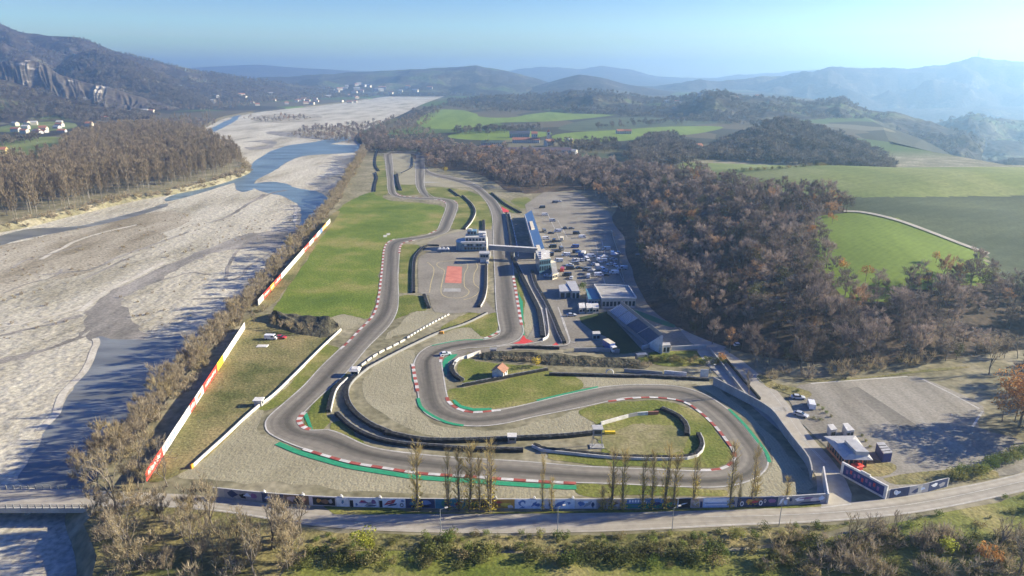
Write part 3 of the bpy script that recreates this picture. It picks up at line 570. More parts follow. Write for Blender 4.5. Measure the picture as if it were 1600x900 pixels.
# --- gravel runoff and verge patches
ZL[0] = 0.02
sheet('gravel', M_gravel, [
    [(300,730),(355,680),(420,622),(400,660),(425,690),(480,712),(600,738),(760,752),(905,763),(915,775),(700,774),(560,768),(450,757),(340,752),(285,748)],
    [(575,585),(600,560),(640,545),(650,560),(648,620),(670,660),(700,668),(760,672),(830,664),(905,640),(930,665),(900,680),(760,688),(680,682),(610,655),(570,620)],
    Z('F6', (0,760),(130,640),(230,625),(380,660),(330,700),(0,830),(-100,850)), Z('F6', (380,805),(540,755),(700,830),(640,860),(400,870),(300,850)),
    Z('F6', (985,370),(1040,370),(1110,500),(1150,690),(1170,850),(1000,800)), Z('S5', (440,155),(470,135),(560,130),(640,150),(600,215),(545,220),(520,190)),
    Z('F4', (570,270),(800,285),(960,320),(1010,350),(850,360),(580,345)), Z('F4', (310,100),(500,110),(497,260),(380,250),(340,240),(320,200)), Z('F4', (870,470),(920,500),(960,560),(930,640),(880,690),(870,640),(900,560)),
    Z('F4', (385,265),(495,265),(495,335),(390,345)), [(1090,600),(1115,602),(1190,665),(1225,700),(1260,740),(1260,770),(1150,778),(1140,772),(1200,735),(1207,715),(1190,680),(1150,640)],
    Z('S6', (1100,545),(1600,555),(2100,580),(2150,600),(1600,600),(1150,618)), Z('F4', (740,720),(860,690),(880,780),(600,800),(480,810),(640,755))], 5, 1.8)
sheet('grass', M_lush, [[(558,308),(590,300),(603,312),(640,316),(690,322),(693,335),(680,362),(640,370),(612,376),(602,395),(594,430),(586,470),(572,498),(540,492),(500,500),(455,492),(428,488),(436,470),(470,420),(505,365),(525,330)]], 5, 2.2)
sheet('grass', M_grass, [
    Z('F4', (195,120),(240,120),(262,230),(272,330),(280,400),(240,430),(180,420),(195,300),(190,200)),
    Z('S5', (440,310),(520,345),(400,460),(300,570),(170,685),(20,735),(110,650),(280,480),(400,350)),
    Z('S5', (310,748),(410,630),(520,530),(560,500),(565,530),(500,600),(440,745),(470,770),(420,860),(345,850)), Z('S2', (205,75),(300,160),(390,215),(330,215),(160,160)),
    Z('S6', (100,640),(230,630),(550,560),(880,492),(950,545),(1100,545),(1150,618),(1000,686),(800,736),(530,795),(430,790),(300,812),(200,790),(130,740)),
    Z('S6', (160,460),(250,400),(380,425),(620,450),(870,470),(860,485),(500,555),(235,608),(205,560)),
    [(905,642),(976,628),(1038,628),(1068,634),(1104,652),(1126,682),(1143,712),(1132,728),(1110,731),(1040,730),(960,727),(880,722),(858,716),(860,708),(930,712),(937,690),(930,665)],
    Z('S3', (250,472),(500,472),(800,487),(1100,494),(1170,500),(1170,535),(560,535),(290,540)),
    Z('F6', (25,115),(170,115),(125,200),(112,485),(10,487),(15,300)), Z('F6', (10,520),(200,520),(235,620),(120,635),(0,690),(-30,680)),
    Z('F6', (340,790),(480,685),(590,640),(700,660),(782,650),(800,770),(690,830),(560,760)),
    Z('F4', (590,365),(850,380),(1000,430),(1080,560),(1088,690),(1030,690),(950,690),(880,690),(780,690),(800,610),(830,500),(740,450),(620,430)),
    Z('F4', (350,345),(500,350),(540,415),(400,425)), Z('F6', (925,335),(955,335),(985,400),(995,560),(995,780),(980,700),(965,600),(945,480)),
    Z('F4', (1040,410),(1080,405),(1330,560),(1240,560),(1130,470)), Z('F5', (430,220),(540,210),(545,280),(480,280))], 5, 1.5)
sheet('grass', M_dry, [[(385,500),(428,490),(470,505),(520,520),(510,540),(400,640),(298,735),(238,752),(245,735),(300,640),(345,570)], [(505,345),(530,330),(500,375),(440,460),(400,490),(410,470)]], 5, 1.5)
sheet('grass', M_grass, [Z('S7', (760,660),(1180,645),(1230,690),(1100,760),(790,740))], 4, 0.8)
# --- paved areas
sheet('asphalt', M_paved, [
    Z('F6', (230,180),(330,150),(560,170),(690,230),(690,420),(700,560),(780,640),(700,655),(560,640),(440,650),(300,640),(270,600),(250,510),(170,490),(165,300),(170,210)),
    [(820,320),(850,300),(900,300),(950,330),(975,370),(990,420),(1010,470),(1060,515),(1130,550),(1085,548),(1010,550),(940,540),(885,545),(855,490),(850,430)],
    [(800,380),(850,390),(872,430),(880,545),(818,540),(840,500),(812,440)], Z('F4', (600,790),(740,730),(880,700),(1040,690),(1095,700),(1100,900),(900,900),(560,860)),
    Z('S6', (100,350),(250,330),(450,318),(690,225),(760,270),(1000,300),(1030,330),(600,340),(400,375),(260,350),(150,430),(110,500),(85,520),(60,420))], 1)
sheet('asphalt', mat('car_park_gravel', (0.19,0.172,0.14), (0.30,0.275,0.23), 0.11, fine=(1.2,0.2), c3=(0.25,0.23,0.19), stretch=((1,0.16,1),-0.85)),
      [[(1250,602),(1415,589),(1440,590),(1535,636),(1530,668),(1600,690),(1600,735),(1560,745),(1480,752),(1385,775),(1330,740),(1290,700),(1240,640)]], 3, 1.0)
sheet('asphalt', mat('damp_gravel_strip', (0.15,0.137,0.115), (0.215,0.198,0.165), 0.1, fine=(1,0.2), stretch=((1,0.2,1),-0.85)), [Z('S8', (740,330),(800,320),(1125,535),(1000,530))], 1, 0.8)
sheet('asphalt', M_road, [[(1090,540),(1130,545),(1215,612),(1265,680),(1312,735),(1330,790),(1285,792),(1275,745),(1235,690),(1180,640),(1110,575)],
    [(1095,545),(1060,512),(1020,470),(1012,440),(1030,468),(1075,508),(1135,543)]], 3)
sheet('grass', M_dry, [Z('S8', (520,285),(800,280),(1200,232),(1340,228),(1000,265),(620,300)), [(1185,585),(1215,600),(1265,612),(1258,622),(1220,612),(1195,604)], [(1380,748),(1470,735),(1560,738),(1500,752),(1400,758)], [(1310,715),(1395,725),(1400,735),(1360,745)]], 3, 0.5)
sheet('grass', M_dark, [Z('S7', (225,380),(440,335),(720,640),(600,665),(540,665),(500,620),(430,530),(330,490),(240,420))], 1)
M_worn = mat('worn_grass', (0.12, 0.13, 0.04), (0.29, 0.25, 0.14), 0.07, detail=8, fine=(1.2, 0.3), c3=(0.21, 0.19, 0.085))
sheet('worn_grass', M_worn, [Z('S3', (420,130),(600,100),(780,95),(880,140),(900,220),(840,280),(600,270),(430,250),(380,200))], 5, 4.0)
# bottom: roadside grass banks
sheet('grass', M_grass, [[(440,900),(470,872),(560,862),(900,866),(1150,862),(1250,850),(1340,830),(1440,808),(1560,785),(1700,760),(1700,960),(420,960)], [(500,786),(640,800),(860,800),(1000,797),(1150,793),(1280,787),(1280,792),(1150,797),(1000,800),(640,803)]], 3, 0.6)
sheet('grass', M_dry, [[(150,800),(350,803),(480,826),(560,834),(860,838),(1000,834),(1150,826),(1290,822),(1340,818),(1200,850),(1000,862),(560,860),(470,868),(430,910),(420,960),(160,960),(150,870)]], 3, 0.8)

# --- racing asphalt
SEC = [
 (Z('F4', (255,100),(265,200),(275,300),(285,400),(330,435),(430,453),(560,460),(680,465),(730,487),(735,520),(690,640),(660,700),(600,730),(480,755),(330,770),(270,800),(245,860),(240,900)),
  Z('F4', (310,100),(320,200),(330,330),(345,410),(380,430),(470,440),(580,442),(690,448),(770,458),(820,485),(825,520),(800,600),(770,670),(740,715),(640,750),(500,775),(400,800),(375,840),(370,900))),
 (Z('F4', (240,900)) + [(595,430)] + Z('S5', (765,0),(750,80),(715,150),(650,215),(580,290),(520,345),(400,460),(300,570),(170,685)),
  Z('F4', (370,900)) + [(622,430)] + Z('S5', (890,20),(880,110),(830,200),(700,330),(560,495),(400,640),(295,745))),
 (Z('S5', (170,685),(90,755),(60,800),(75,860)) + Z('S1', (970,195),(1100,245)),
  Z('S5', (295,745),(265,785),(290,830),(340,850)) + Z('S2', (150,130))),
 (Z('S1', (1100,245),(1250,290),(1400,330),(1600,362)) + Z('S2', (700,395),(1000,415),(1300,437)) + Z('S3', (160,455),(500,465),(800,480),(1100,487)),
  Z('S2', (150,130),(400,235),(700,280),(1000,305),(1350,325)) + Z('S3', (240,353),(500,365),(750,375),(1020,385))),
 (Z('S3', (1100,487),(1250,470),(1370,425),(1430,370),(1440,320),(1420,270),(1360,190)), Z('S3', (1020,385),(1130,380),(1190,360),(1225,330),(1240,280),(1190,200))),
 (Z('S3', (1360,190),(1280,90),(1190,0)) + [(1100,616),(1060,604),(1000,601)], Z('S3', (1190,200),(1110,100),(1000,0)) + [(1070,628),(1040,622),(1000,621)]),
 ([(1000,601)] + Z('S6', (1400,615),(1280,630),(1000,690),(800,740),(530,800)), [(1000,621),(976,622)] + Z('S6', (1400,725),(1160,780)) + Z('S2', (1400,50),(1250,85))),
 (Z('S6', (530,800),(450,808),(300,820),(200,800),(120,750),(95,700),(75,600),(50,430)), Z('S2', (1250,85),(1080,105),(930,95),(800,60),(720,0)) + Z('S5', (1010,600),(1000,540),(985,450))),
 (Z('S6', (50,430),(58,390),(100,357)) + [(725,545),(764,542),(792,538),(806,533),(815,526),(818,518),(817,510)], Z('S5', (985,450),(1000,400),(1030,360),(1100,320),(1280,287),(1430,283),(1505,262),(1525,240))),
 ([(817,510),(813,490),(808,460),(803,432),(801,410),(798,380)], Z('S5', (1525,240)) + Z('F6', (790,700),(775,560),(765,330),(755,130))),
 ([(798,380)] + Z('F4', (1210,700),(1200,600),(1160,520),(1110,450),(1060,410),(1000,360),(900,310),(760,275),(620,245),(575,210)), Z('F6', (755,130)) + Z('F4', (1100,640),(1090,560),(1050,480),(1000,420),(960,385),(880,345),(760,305),(640,280),(575,262))),
]
TL, TR = strips('race_track', M_asph, SEC, 0.105)
strips('race_track', M_asph, [(Z('F4', (500,110),(497,260),(500,350),(530,410),(580,445)), Z('F4', (572,110),(567,260),(565,330),(580,390),(610,440)))], 0.110)
strips('race_track', M_asph, [(Z('F4', (255,108),(300,84),(400,80),(500,84),(570,110)), Z('F4', (308,108),(340,102),(400,100),(460,102),(502,112)))], 0.115)
strips('race_track', M_asph, [(Z('S6', (610,290),(800,300),(950,300),(1030,292)), Z('S6', (560,330),(800,325),(960,330),(1045,318)))], 0.118)
# --- road along the bottom, with its bridge over the river on the left
RU = [(-300,766),(0,765),(140,767),(250,771),(330,776),(410,786),(500,797),(640,803),(860,803),(1000,800),(1150,796),(1290,789),(1400,777),(1480,764),(1560,748),(1640,728),(1800,690)]
RL = [(-300,792),(0,792),(140,792),(260,793),(350,801),(420,812),(490,822),(580,829),(700,833),(860,833),(1000,829),(1150,822),(1290,816),(1380,808),(1430,802),(1500,790),(1600,768),(1680,748),(1830,705)]
RUs, RLs = strips('road', M_road, [(RU, RL)], 0.09, 4)
mb = MB()
ZM = 0.125
ribbon(mb, [p for p in smooth(GP([(0,790),(140,790),(260,791.5),(350,799),(420,810)]), 4)], -0.12, 0.12, ZM)
ribbon(mb, smooth(GP([(1000,827),(1150,820),(1290,814),(1380,806),(1430,800),(1500,788),(1600,766),(1700,742)]), 4), -0.12, 0.12, ZM)
ribbon(mb, smooth(GP([(1000,801.5),(1150,798),(1280,791)]), 4), -0.12, 0.12, ZM)
ribbon(mb, smooth(GP([(1415,776.5),(1480,766),(1560,750),(1640,730)]), 4), -0.12, 0.12, ZM)
ribbon(mb, smooth(GP([(1100,808),(1200,806),(1290,802),(1380,794),(1450,784),(1520,770),(1600,752),(1680,733)]), 4), -0.1, 0.1, ZM)
ribbon(mb, smooth(GP([(1283,794),(1330,788)]), 2), -0.2, 0.2, ZM + .01)
for k in range(7):                                               # zebra crossings of the access road
    a = Z('S8', (378 + 13 * k, 418 + 0.5 * k)); b = Z('S8', (388 + 13 * k, 438 + 0.5 * k)); ribbon(mb, GP(a + b), -0.25, 0.25, ZM)
for k in range(7): a = Z('S4', (322 + 18 * k, 366 + 3.4 * k)); b = Z('S4', (338 + 18 * k, 388 + 3.4 * k)); ribbon(mb, GP(a + b), -0.28, 0.28, ZM)
ribbon(mb, smooth(GP(Z('S8', (300,260),(420,390),(540,570),(660,700))), 3), -0.09, 0.09, ZM)
ribbon(mb, smooth(GP(Z('S4', (210,180),(290,270),(375,355))), 3), -0.1, 0.1, ZM)
for a in (Z('S8', (575,306),(800,290),(1040,272)), Z('S8', (1110,285),(1250,355),(1385,428)), Z('S8', (1400,440),(1352,515))): ribbon(mb, GP(a), -0.3, 0.3, ZM)
for a in (Z('F5', (668,320),(730,450),(795,610)), Z('F5', (735,360),(800,480)), Z('F5', (1100,610),(1180,780)), Z('S6', (960,0),(1010,120),(1060,275),(1095,280)), Z('PK', (280,110),(560,70)), Z('PK', (530,170),(790,150)), Z('PK', (700,150),(760,500)), Z('PK', (800,150),(860,400)), Z('PK', (360,700),(640,715)), Z('PK', (790,640),(860,850))): ribbon(mb, GP(a), -0.16, 0.16, ZM)
struct(mb.build('road_markings', M_line, origin=(0, 0, 0)))
# --- white edge lines of the track
mb = MB(); W = 0.22
ribbon(mb, TL[:int(len(TL))], -W, W, 0.135); ribbon(mb, TR, -W, W, 0.140)
ribbon(mb, smooth(GP(Z('F4', (497,180),(497,260),(500,350),(530,410))), 4), -W, W, 0.135); ribbon(mb, smooth(GP(Z('F4', (567,180),(567,260),(565,330),(580,390),(640,440),(700,455))), 4), -W, W, 0.137)
ribbon(mb, smooth(GP(Z('S6', (480,310),(620,292),(700,290),(830,270),(880,245),(885,210),(860,120),(830,0))), 4), -W, W, 0.142)
ribbon(mb, smooth(GP(Z('S6', (620,330),(800,305),(920,300),(1000,300),(1040,290),(1050,270),(1000,120),(960,0))), 4), -W, W, 0.144)
struct(mb.build('track_lines', M_line, origin=(0, 0, 0)))
mb = MB()
for a in (Z('F6', (500,235),(350,245),(312,262),(330,290),(370,310),(360,380),(345,480),(380,520),(480,530),(545,510),(565,475),(530,440),(530,340),(555,285),(540,250),(500,238)), Z('F6', (240,250),(290,300),(265,420),(255,490)), Z('F6', (620,250),(630,290),(605,340),(605,420),(650,460),(600,520),(520,545))):
    ribbon(mb, smooth(GP(a), 4), -0.22, 0.22, 0.125)
struct(mb.build('kart_lines', mat('faded_yellow_line', (0.52,0.43,0.22), (0.38,0.33,0.2), 0.3), origin=(0, 0, 0)))
sheet('red_pad', M_redpad, [Z('F6', (395,280),(510,285),(505,415),(375,410))], 1, z=0.12)
sheet('red_pad', M_redp, [Z('S6', (690,222),(712,250),(770,270),(700,288),(605,287),(660,268)), Z('S6', (915,300),(945,278),(965,298)), Z('F4', (1165,515),(1225,545),(1225,560),(1180,560))], 1, z=0.15)
sheet('concrete_pad', M_concr, [Z('F6', (370,455),(500,455),(500,480),(362,480)), Z('F4', (560,320),(700,325),(560,330))], 1, z=0.121)
# --- kerbs and green run-off
KB = MB(); KW = 1.1
def kerb(pts, w0, w1, seg=3.0, z=0.17, sm=True): ribbon(KB, smooth(GP(pts), 5) if sm else pts, w0, w1, z, seg=seg, mis=(0, 1))
kerb(Z('F4', (330,768),(270,800),(245,860),(240,900)) + [(595,430)] + Z('S5', (765,0),(750,80),(715,150),(650,215),(580,290),(520,345)), -0.2, 0.85, 3.4)
kerb(Z('S5', (300,738),(265,785),(290,830),(335,848)), 1.0, -0.6, 1.6)
kerb(Z('S1', (1100,245),(1250,290),(1400,330),(1600,362)) + Z('S2', (700,395),(1000,415),(1300,437)) + Z('S3', (160,455),(240,458)), -0.85, 0.25, 3.2)
kerb(Z('S3', (1020,385),(1130,380),(1190,360),(1225,330),(1240,280),(1190,200),(1110,100),(1000,0)) + [(1070,628),(1040,622),(1000,621),(950,627)], -0.2, 0.75, 2.8)
kerb(Z('S6', (510,803),(450,808),(300,820),(200,800),(120,750),(98,705)), 0.9, -0.3, 2.6)
kerb(Z('S6', (50,430),(55,395),(100,357)), 0.9, -0.3, 2.0); kerb(Z('S5', (985,435),(998,520),(1010,570),(1016,608)), 0.3, -0.9, 2.2)
kerb(Z('F6', (915,360),(940,500),(965,650),(982,742)), -1.0, 0.3, 3.2); kerb(Z('F6', (690,848),(760,820),(806,790)), -0.3, 1.0, 2.0)
for a in (Z('F4', (345,410),(380,430),(470,440),(545,442)), Z('F4', (600,730),(660,700)), Z('F4', (500,775),(400,800),(375,840),(370,880)), Z('F4', (640,458),(700,465),(735,490)), Z('F4', (800,470),(825,490))): kerb(a, -0.6, 0.6, 3.0)
struct(KB.build('kerb', [M_kwhite, M_red], origin=(0, 0, 0)))
sheet('green_runoff', M_green, [Z('S5', (292,745),(320,742),(357,845),(338,848)), Z('S6', (135,728),(155,724),(205,768),(300,792),(440,790),(445,806),(300,812),(200,790),(150,755)),
    Z('S6', (55,440),(75,400),(120,372),(178,368),(150,395),(100,430),(92,530),(75,530)), Z('S5', (968,440),(985,450),(990,540),(980,550)), Z('F6', (675,855),(740,810),(800,780),(803,790),(740,830),(700,852)),
    Z('S3', (1425,270),(1440,280),(1450,330),(1430,372),(1438,320)), Z('F6', (945,480),(985,560),(992,760),(1000,820),(985,820),(978,700)), Z('F6', (872,0),(886,0),(900,180),(892,180))], 1, z=0.125)
mb = MB()
ribbon(mb, smooth(GP(Z('S1', (970,193),(1100,247),(1250,292),(1400,332),(1600,365)) + Z('S2', (700,398),(1000,418),(1300,440)) + Z('S3', (160,458),(240,460))), 5), -2.9, -1.1, 0.15)
ribbon(mb, smooth(GP(Z('S5', (1020,650),(1035,700),(1080,740),(1200,800),(1300,818))), 5), -0.9, 0.2, 0.151); ribbon(mb, smooth(GP(Z('S6', (800,738),(1000,690),(1280,630))), 4), 0.1, 1.1, 0.152)
ribbon(mb, smooth(GP(Z('S3', (1440,330),(1420,270),(1360,190),(1280,90),(1190,0))), 5), -0.9, 0.1, 0.153); ribbon(mb, smooth(GP(Z('S5', (1100,322),(1280,288),(1420,285))), 4), -0.3, 0.4, 0.154)
struct(mb.build('green_runoff', M_green, origin=(0, 0, 0)))
# ================================================================ TREES AND SHRUBS
M_tw_forest = twigmat('forest_twigs', (0.105, 0.085, 0.076), (0.235, 0.187, 0.163), (0.35, 0.28, 0.235), (0.38, 0.235, 0.13), trans=0.25)
M_tw_far = twigmat('distant_twigs', (0.08, 0.07, 0.062), (0.17, 0.145, 0.12), (0.21, 0.18, 0.14), trans=0.2)
M_tw_grove = twigmat('grove_twigs', (0.19, 0.15, 0.105), (0.29, 0.23, 0.15), (0.23, 0.185, 0.13))
M_tw_river = twigmat('river_twigs', (0.27, 0.22, 0.155), (0.36, 0.30, 0.21), (0.32, 0.26, 0.15))
M_tw_poplar = twigmat('poplar_twigs', (0.34, 0.27, 0.13), (0.42, 0.33, 0.14))
M_yleaf = twigmat('yellow_leaves', (0.40, 0.33, 0.05), (0.52, 0.40, 0.07))
M_gleaf = twigmat('shrub_leaves', (0.10, 0.145, 0.035), (0.17, 0.205, 0.055), (0.24, 0.235, 0.075), trans=.35)
M_yg = twigmat('yellow_green_leaves', (0.28, 0.31, 0.05), (0.36, 0.36, 0.06), trans=.35)
M_bleaf = twigmat('bramble_leaves', (0.075, 0.095, 0.032), (0.16, 0.16, 0.06), (0.25, 0.205, 0.10), trans=.3)
M_evg = twigmat('evergreen_leaves', (0.03, 0.05, 0.02), (0.05, 0.075, 0.028))
M_rust = twigmat('rust_leaves', (0.42, 0.21, 0.075), (0.52, 0.27, 0.09))
class TM:
    """triangles for one crown or trunk mesh"""
    def __init__(s): s.v = []; s.f = []; s.m = []
    def twig(s, p, d, L, wd, mi=0, r=None):
        d = d.normalized(); u = d.orthogonal().normalized(); a = random.random() * 6.283; u = u * math.cos(a) + d.cross(u) * math.sin(a)
        k = len(s.v); s.v += [p - u * wd / 2, p + u * wd / 2, p + d * L]; s.f.append((k, k + 1, k + 2)); s.m.append(mi)
    def leaf(s, p, sz, mi=0):
        a = Vector((random.gauss(0, 1), random.gauss(0, 1), random.gauss(0, 1))).normalized(); u = a.orthogonal().normalized(); v = a.cross(u); k = len(s.v)
        s.v += [p - u * sz * .5, p + v * sz * .35, p + u * sz * .5, p - v * sz * .35]; s.f.append((k, k + 1, k + 2, k + 3)); s.m.append(mi)
    def limb(s, a, b, r0, r1, mi=0, n=4):
        d = (b - a).normalized(); u = d.orthogonal().normalized(); w_ = d.cross(u); k = len(s.v)
        for c, r in ((a, r0), (b, r1)):
            for q in range(n): t = 6.2832 * q / n; s.v.append(c + u * (r * math.cos(t)) + w_ * (r * math.sin(t)))
        for q in range(n): s.f.append((k + q, k + (q + 1) % n, k + n + (q + 1) % n, k + n + q)); s.m.append(mi)
    def mesh(s, name, mats):
        me = bpy.data.meshes.new(name); me.from_pydata([tuple(v) for v in s.v], [], s.f)
        for m in mats: me.materials.append(m)
        me.polygons.foreach_set('material_index', s.m); me.update(); return me
def rv(): return Vector((random.gauss(0, 1), random.gauss(0, 1), random.gauss(0, 1))).normalized()
def bare_tree(h, rad, nl, ntw, tl, tw, trunk_r=0.18, base=0.25, up=0.6, lean=0.0, bush=False):
    """tapered trunk with limbs (material 0) and a twiggy crown (material 1)"""
    T = TM(); K = TM(); top = Vector((random.uniform(-lean, lean), random.uniform(-lean, lean), h * 0.8)); ends = []
    z0 = Vector((0, 0, -0.3))
    if not bush:
        mid = Vector((top.x * .4, top.y * .4, h * .42)); T.limb(z0, mid, trunk_r, trunk_r * .62, n=6); T.limb(mid, top, trunk_r * .62, trunk_r * .2, n=5)
    for i in range(nl):
        a = 6.283 * (i + random.random() * .7) / nl * 2.4; zz = h * (base + (0.75 - base) * (i + .5) / nl) if not bush else 0.0
        p = Vector((top.x * zz / h, top.y * zz / h, zz)); rr = rad * random.uniform(.55, 1.0) * (1.0 if bush else (1 - .45 * abs(zz / h - .45)))
        e = p + Vector((math.cos(a) * rr, math.sin(a) * rr, rr * random.uniform(up * .7, up * 1.5))); e.z = min(e.z, h * 0.97)
        m_ = p.lerp(e, .5) + Vector((0, 0, -0.06 * rr)); T.limb(p, m_, trunk_r * .42, trunk_r * .26); T.limb(m_, e, trunk_r * .26, trunk_r * .08, n=3)
        ends += [(e, rr * .36), (m_.lerp(e, .4), rr * .34)]
    ends += [(top, rad * .4), (Vector((top.x, top.y, h * .9)), rad * .32)]
    for _ in range(ntw):
        c, r = random.choice(ends); q = rv() * r * random.random() ** .33; q.z *= .8; p = c + q
        d = (q * 1.0 + (p - Vector((0, 0, h * .45))) * .10 + Vector((0, 0, up * .9)) + rv() * .5)
        K.twig(p - d.normalized() * tl * .3, d, tl * random.uniform(.6, 1.3), tw * random.uniform(.6, 1.3))
    return T, K
def joined(T, K):
    J = TM(); J.v = T.v + K.v; o_ = len(T.v); J.f = T.f + [tuple(i + o_ for i in f) for f in K.f]; J.m = [0] * len(T.f) + [1] * len(K.f); return J
def column_tree(h, rad, n, ntw, tl, tw, base=0.12, tr=0.2, leaves=0, forks=2):
    T = TM(); K = TM(); L = TM()
    for f in range(forks):
        x, y = (0, 0) if f == 0 else (random.uniform(-.5, .5), random.uniform(-.5, .5)); b0 = Vector((x * .3, y * .3, -0.3)); m_ = Vector((x * 1.2, y * 1.2, h * .5)); e = Vector((x * 1.4, y * 1.4, h * (1 - .1 * f)))
        T.limb(b0, m_, tr, tr * .6, n=6); T.limb(m_, e, tr * .6, tr * .12, n=4)
    for i in range(n):
        t = base + (0.92 - base) * random.random(); a = random.random() * 6.283; prof = rad * (0.45 + 0.75 * math.sin(math.pi * min(1, t * .9 + .1))) ; p = Vector((0, 0, h * t)); rr = prof * random.uniform(.4, 1)
        e = p + Vector((math.cos(a) * rr, math.sin(a) * rr, h * .12 * random.uniform(.6, 1.3))); T.limb(p, e, tr * .2, tr * .06, n=3)
        for _ in range(max(1, ntw // n)):
            c = p.lerp(e, random.uniform(.2, 1.1)); d = Vector((math.cos(a) * .3, math.sin(a) * .3, 1.0)) + rv() * .45; K.twig(c, d, tl * random.uniform(.6, 1.3), tw)
    for _ in range(leaves):
        t = random.random() ** 2.2 * .55 + .05; a = random.random() * 6.283; r = rad * random.uniform(.2, .9); L.leaf(Vector((math.cos(a) * r, math.sin(a) * r, h * t)), random.uniform(.25, .5))
    return T, K, L
def leafy(h, rad, n, sz, ncl=9, z0=0.0):
    K = TM(); cl = [(Vector((random.uniform(-1, 1) * rad * .62, random.uniform(-1, 1) * rad * .62, z0 + h * random.uniform(.3, .78))), rad * random.uniform(.32, .55)) for _ in range(ncl)]
    for _ in range(n):
        c, r = random.choice(cl); q = rv(); q.z *= .85; p = c + q * r * random.uniform(.75, 1.05)
        if p.z > 0.02: K.leaf(p, sz * random.uniform(.6, 1.4))
    return K
# ---- prototypes
FOREST = []
for i in range(7):
    T, K = bare_tree(random.uniform(9.5, 13.5), random.uniform(2.8, 4.4), 8 + i % 4, 760, 1.1, 0.17, 0.2, .3, (.5, .8, 1.1)[i % 3], .8); FOREST.append(joined(T, K).mesh('woodland_tree', [M_bark, M_tw_forest]))
GROVE = []
for i in range(4):
    T, K, L = column_tree(random.uniform(22, 26), random.uniform(2.6, 3.3), 46, 620, 2.4, 0.22, .28, .22, 0, 1); GROVE.append(joined(T, K).mesh('plantation_tree', [M_pale_bark, M_tw_grove]))
RIVER = []
for i in range(5):
    T, K = bare_tree(random.uniform(9, 12.5), random.uniform(2.4, 3.4), 10, 620, 1.7, 0.12, 0.12, .15, 1.1, .8); RIVER.append((T.mesh('trunk', [M_pale_bark]), K.mesh('crown', [M_tw_river])))
FAR = []
for i in range(3):
    T, K = bare_tree(11, 4.6, 7, 170, 2.6, .55, .25, .2, .6, .5); FAR.append(joined(T, K).mesh('woodland_tree', [M_bark, M_tw_far]))
SCRUB = []
for i in range(3):
    T, K = bare_tree(3.6, 2.4, 9, 240, 1.3, .16, .1, .1, .9, bush=True); SCRUB.append(joined(T, K).mesh('scrub_bush', [M_bark, M_tw_river]))
def inst(name, me, loc, s, rz, label, cat, group):
    o = bpy.data.objects.new(name, me); C.objects.link(o); o.location = loc; o.scale = (s * random.uniform(.9, 1.1), s * random.uniform(.9, 1.1), s); o.rotation_euler = (0, 0, rz); return tag(o, label, cat, group)
def partree(name, parts, loc, s, rz, label, cat='tree', group=None):
    """tree as an Empty at its foot with trunk and crown (and leaves) as parts sharing mesh data"""
    e = thing(name, label, cat, loc, rz, group); e.scale = (s, s, s)
    for pn, me in parts:
        o = bpy.data.objects.new(pn, me); C.objects.link(o); o.parent = e
    return e
def scatter(poly, step, ground=None, jit=.48, z=0.0, place=None):
    """jittered grid of places whose photo position falls in the outline"""
    P = [(place or (lambda a, b: G(a, b, z)))(x, y) for x, y in poly]; xs = [p.x for p in P]; ys = [p.y for p in P]; out = []
    x = min(xs)
    while x < max(xs):
        y = min(ys)
        while y < max(ys):
            a = x + random.uniform(-jit, jit) * step; b = y + random.uniform(-jit, jit) * step; zz = ground(a, b) if ground else z
            u, v = proj(a, b, zz)
            if inpoly(u, v, poly): out.append((a, b, zz))
            y += step
        x += step
    return out
def stuff(name, pts, protos, smin, smax, label, cat='tree'):
    """one object: a cloud of places that carries a copy of a tree at each"""
    me = bpy.data.meshes.new(name); me.from_pydata([tuple(p) for p in pts], [], []); n = len(pts)
    for an, ty, va in (('size', 'FLOAT', rng.uniform(smin, smax, n)), ('turn', 'FLOAT', rng.uniform(0, 6.28, n)), ('sort', 'INT', rng.integers(0, len(protos), n))):
        at = me.attributes.new(an, ty, 'POINT'); at.data.foreach_set('value', va.astype(np.int32 if ty == 'INT' else np.float32))
    o = bpy.data.objects.new(name, me); C.objects.link(o); o['kind'] = 'stuff'; o['label'] = label
    g = bpy.data.node_groups.new(name, 'GeometryNodeTree'); g.interface.new_socket('Geometry', in_out='INPUT', socket_type='NodeSocketGeometry'); g.interface.new_socket('Geometry', in_out='OUTPUT', socket_type='NodeSocketGeometry')
    N = g.nodes; l = g.links; gi = N.new('NodeGroupInput'); go = N.new('NodeGroupOutput'); jn = N.new('GeometryNodeJoinGeometry')
    def attr(nm, dt): a = N.new('GeometryNodeInputNamedAttribute'); a.data_type = dt; a.inputs['Name'].default_value = nm; return a.outputs[0]
    sz = attr('size', 'FLOAT'); tn = attr('turn', 'FLOAT'); so_ = attr('sort', 'INT'); cx_ = N.new('ShaderNodeCombineXYZ'); l.new(tn, cx_.inputs[2])
    for k, pr in enumerate(protos):
        oi = N.new('GeometryNodeObjectInfo'); oi.transform_space = 'ORIGINAL'; oi.inputs['Object'].default_value = pr; oi.inputs['As Instance'].default_value = True
        cmpn = N.new('FunctionNodeCompare'); cmpn.data_type = 'INT'; cmpn.operation = 'EQUAL'; l.new(so_, cmpn.inputs[2]); cmpn.inputs[3].default_value = k
        ip = N.new('GeometryNodeInstanceOnPoints'); l.new(gi.outputs[0], ip.inputs['Points']); l.new(cmpn.outputs[0], ip.inputs['Selection']); l.new(oi.outputs['Geometry'], ip.inputs['Instance'])
        l.new(cx_.outputs[0], ip.inputs['Rotation']); l.new(sz, ip.inputs['Scale']); l.new(ip.outputs[0], jn.inputs[0])
    l.new(jn.outputs[0], go.inputs[0]); md = o.modifiers.new('places', 'NODES'); md.node_group = g; return o
def near_first(pts): return sorted(pts, key=lambda p: p[0]**2 + p[1]**2)

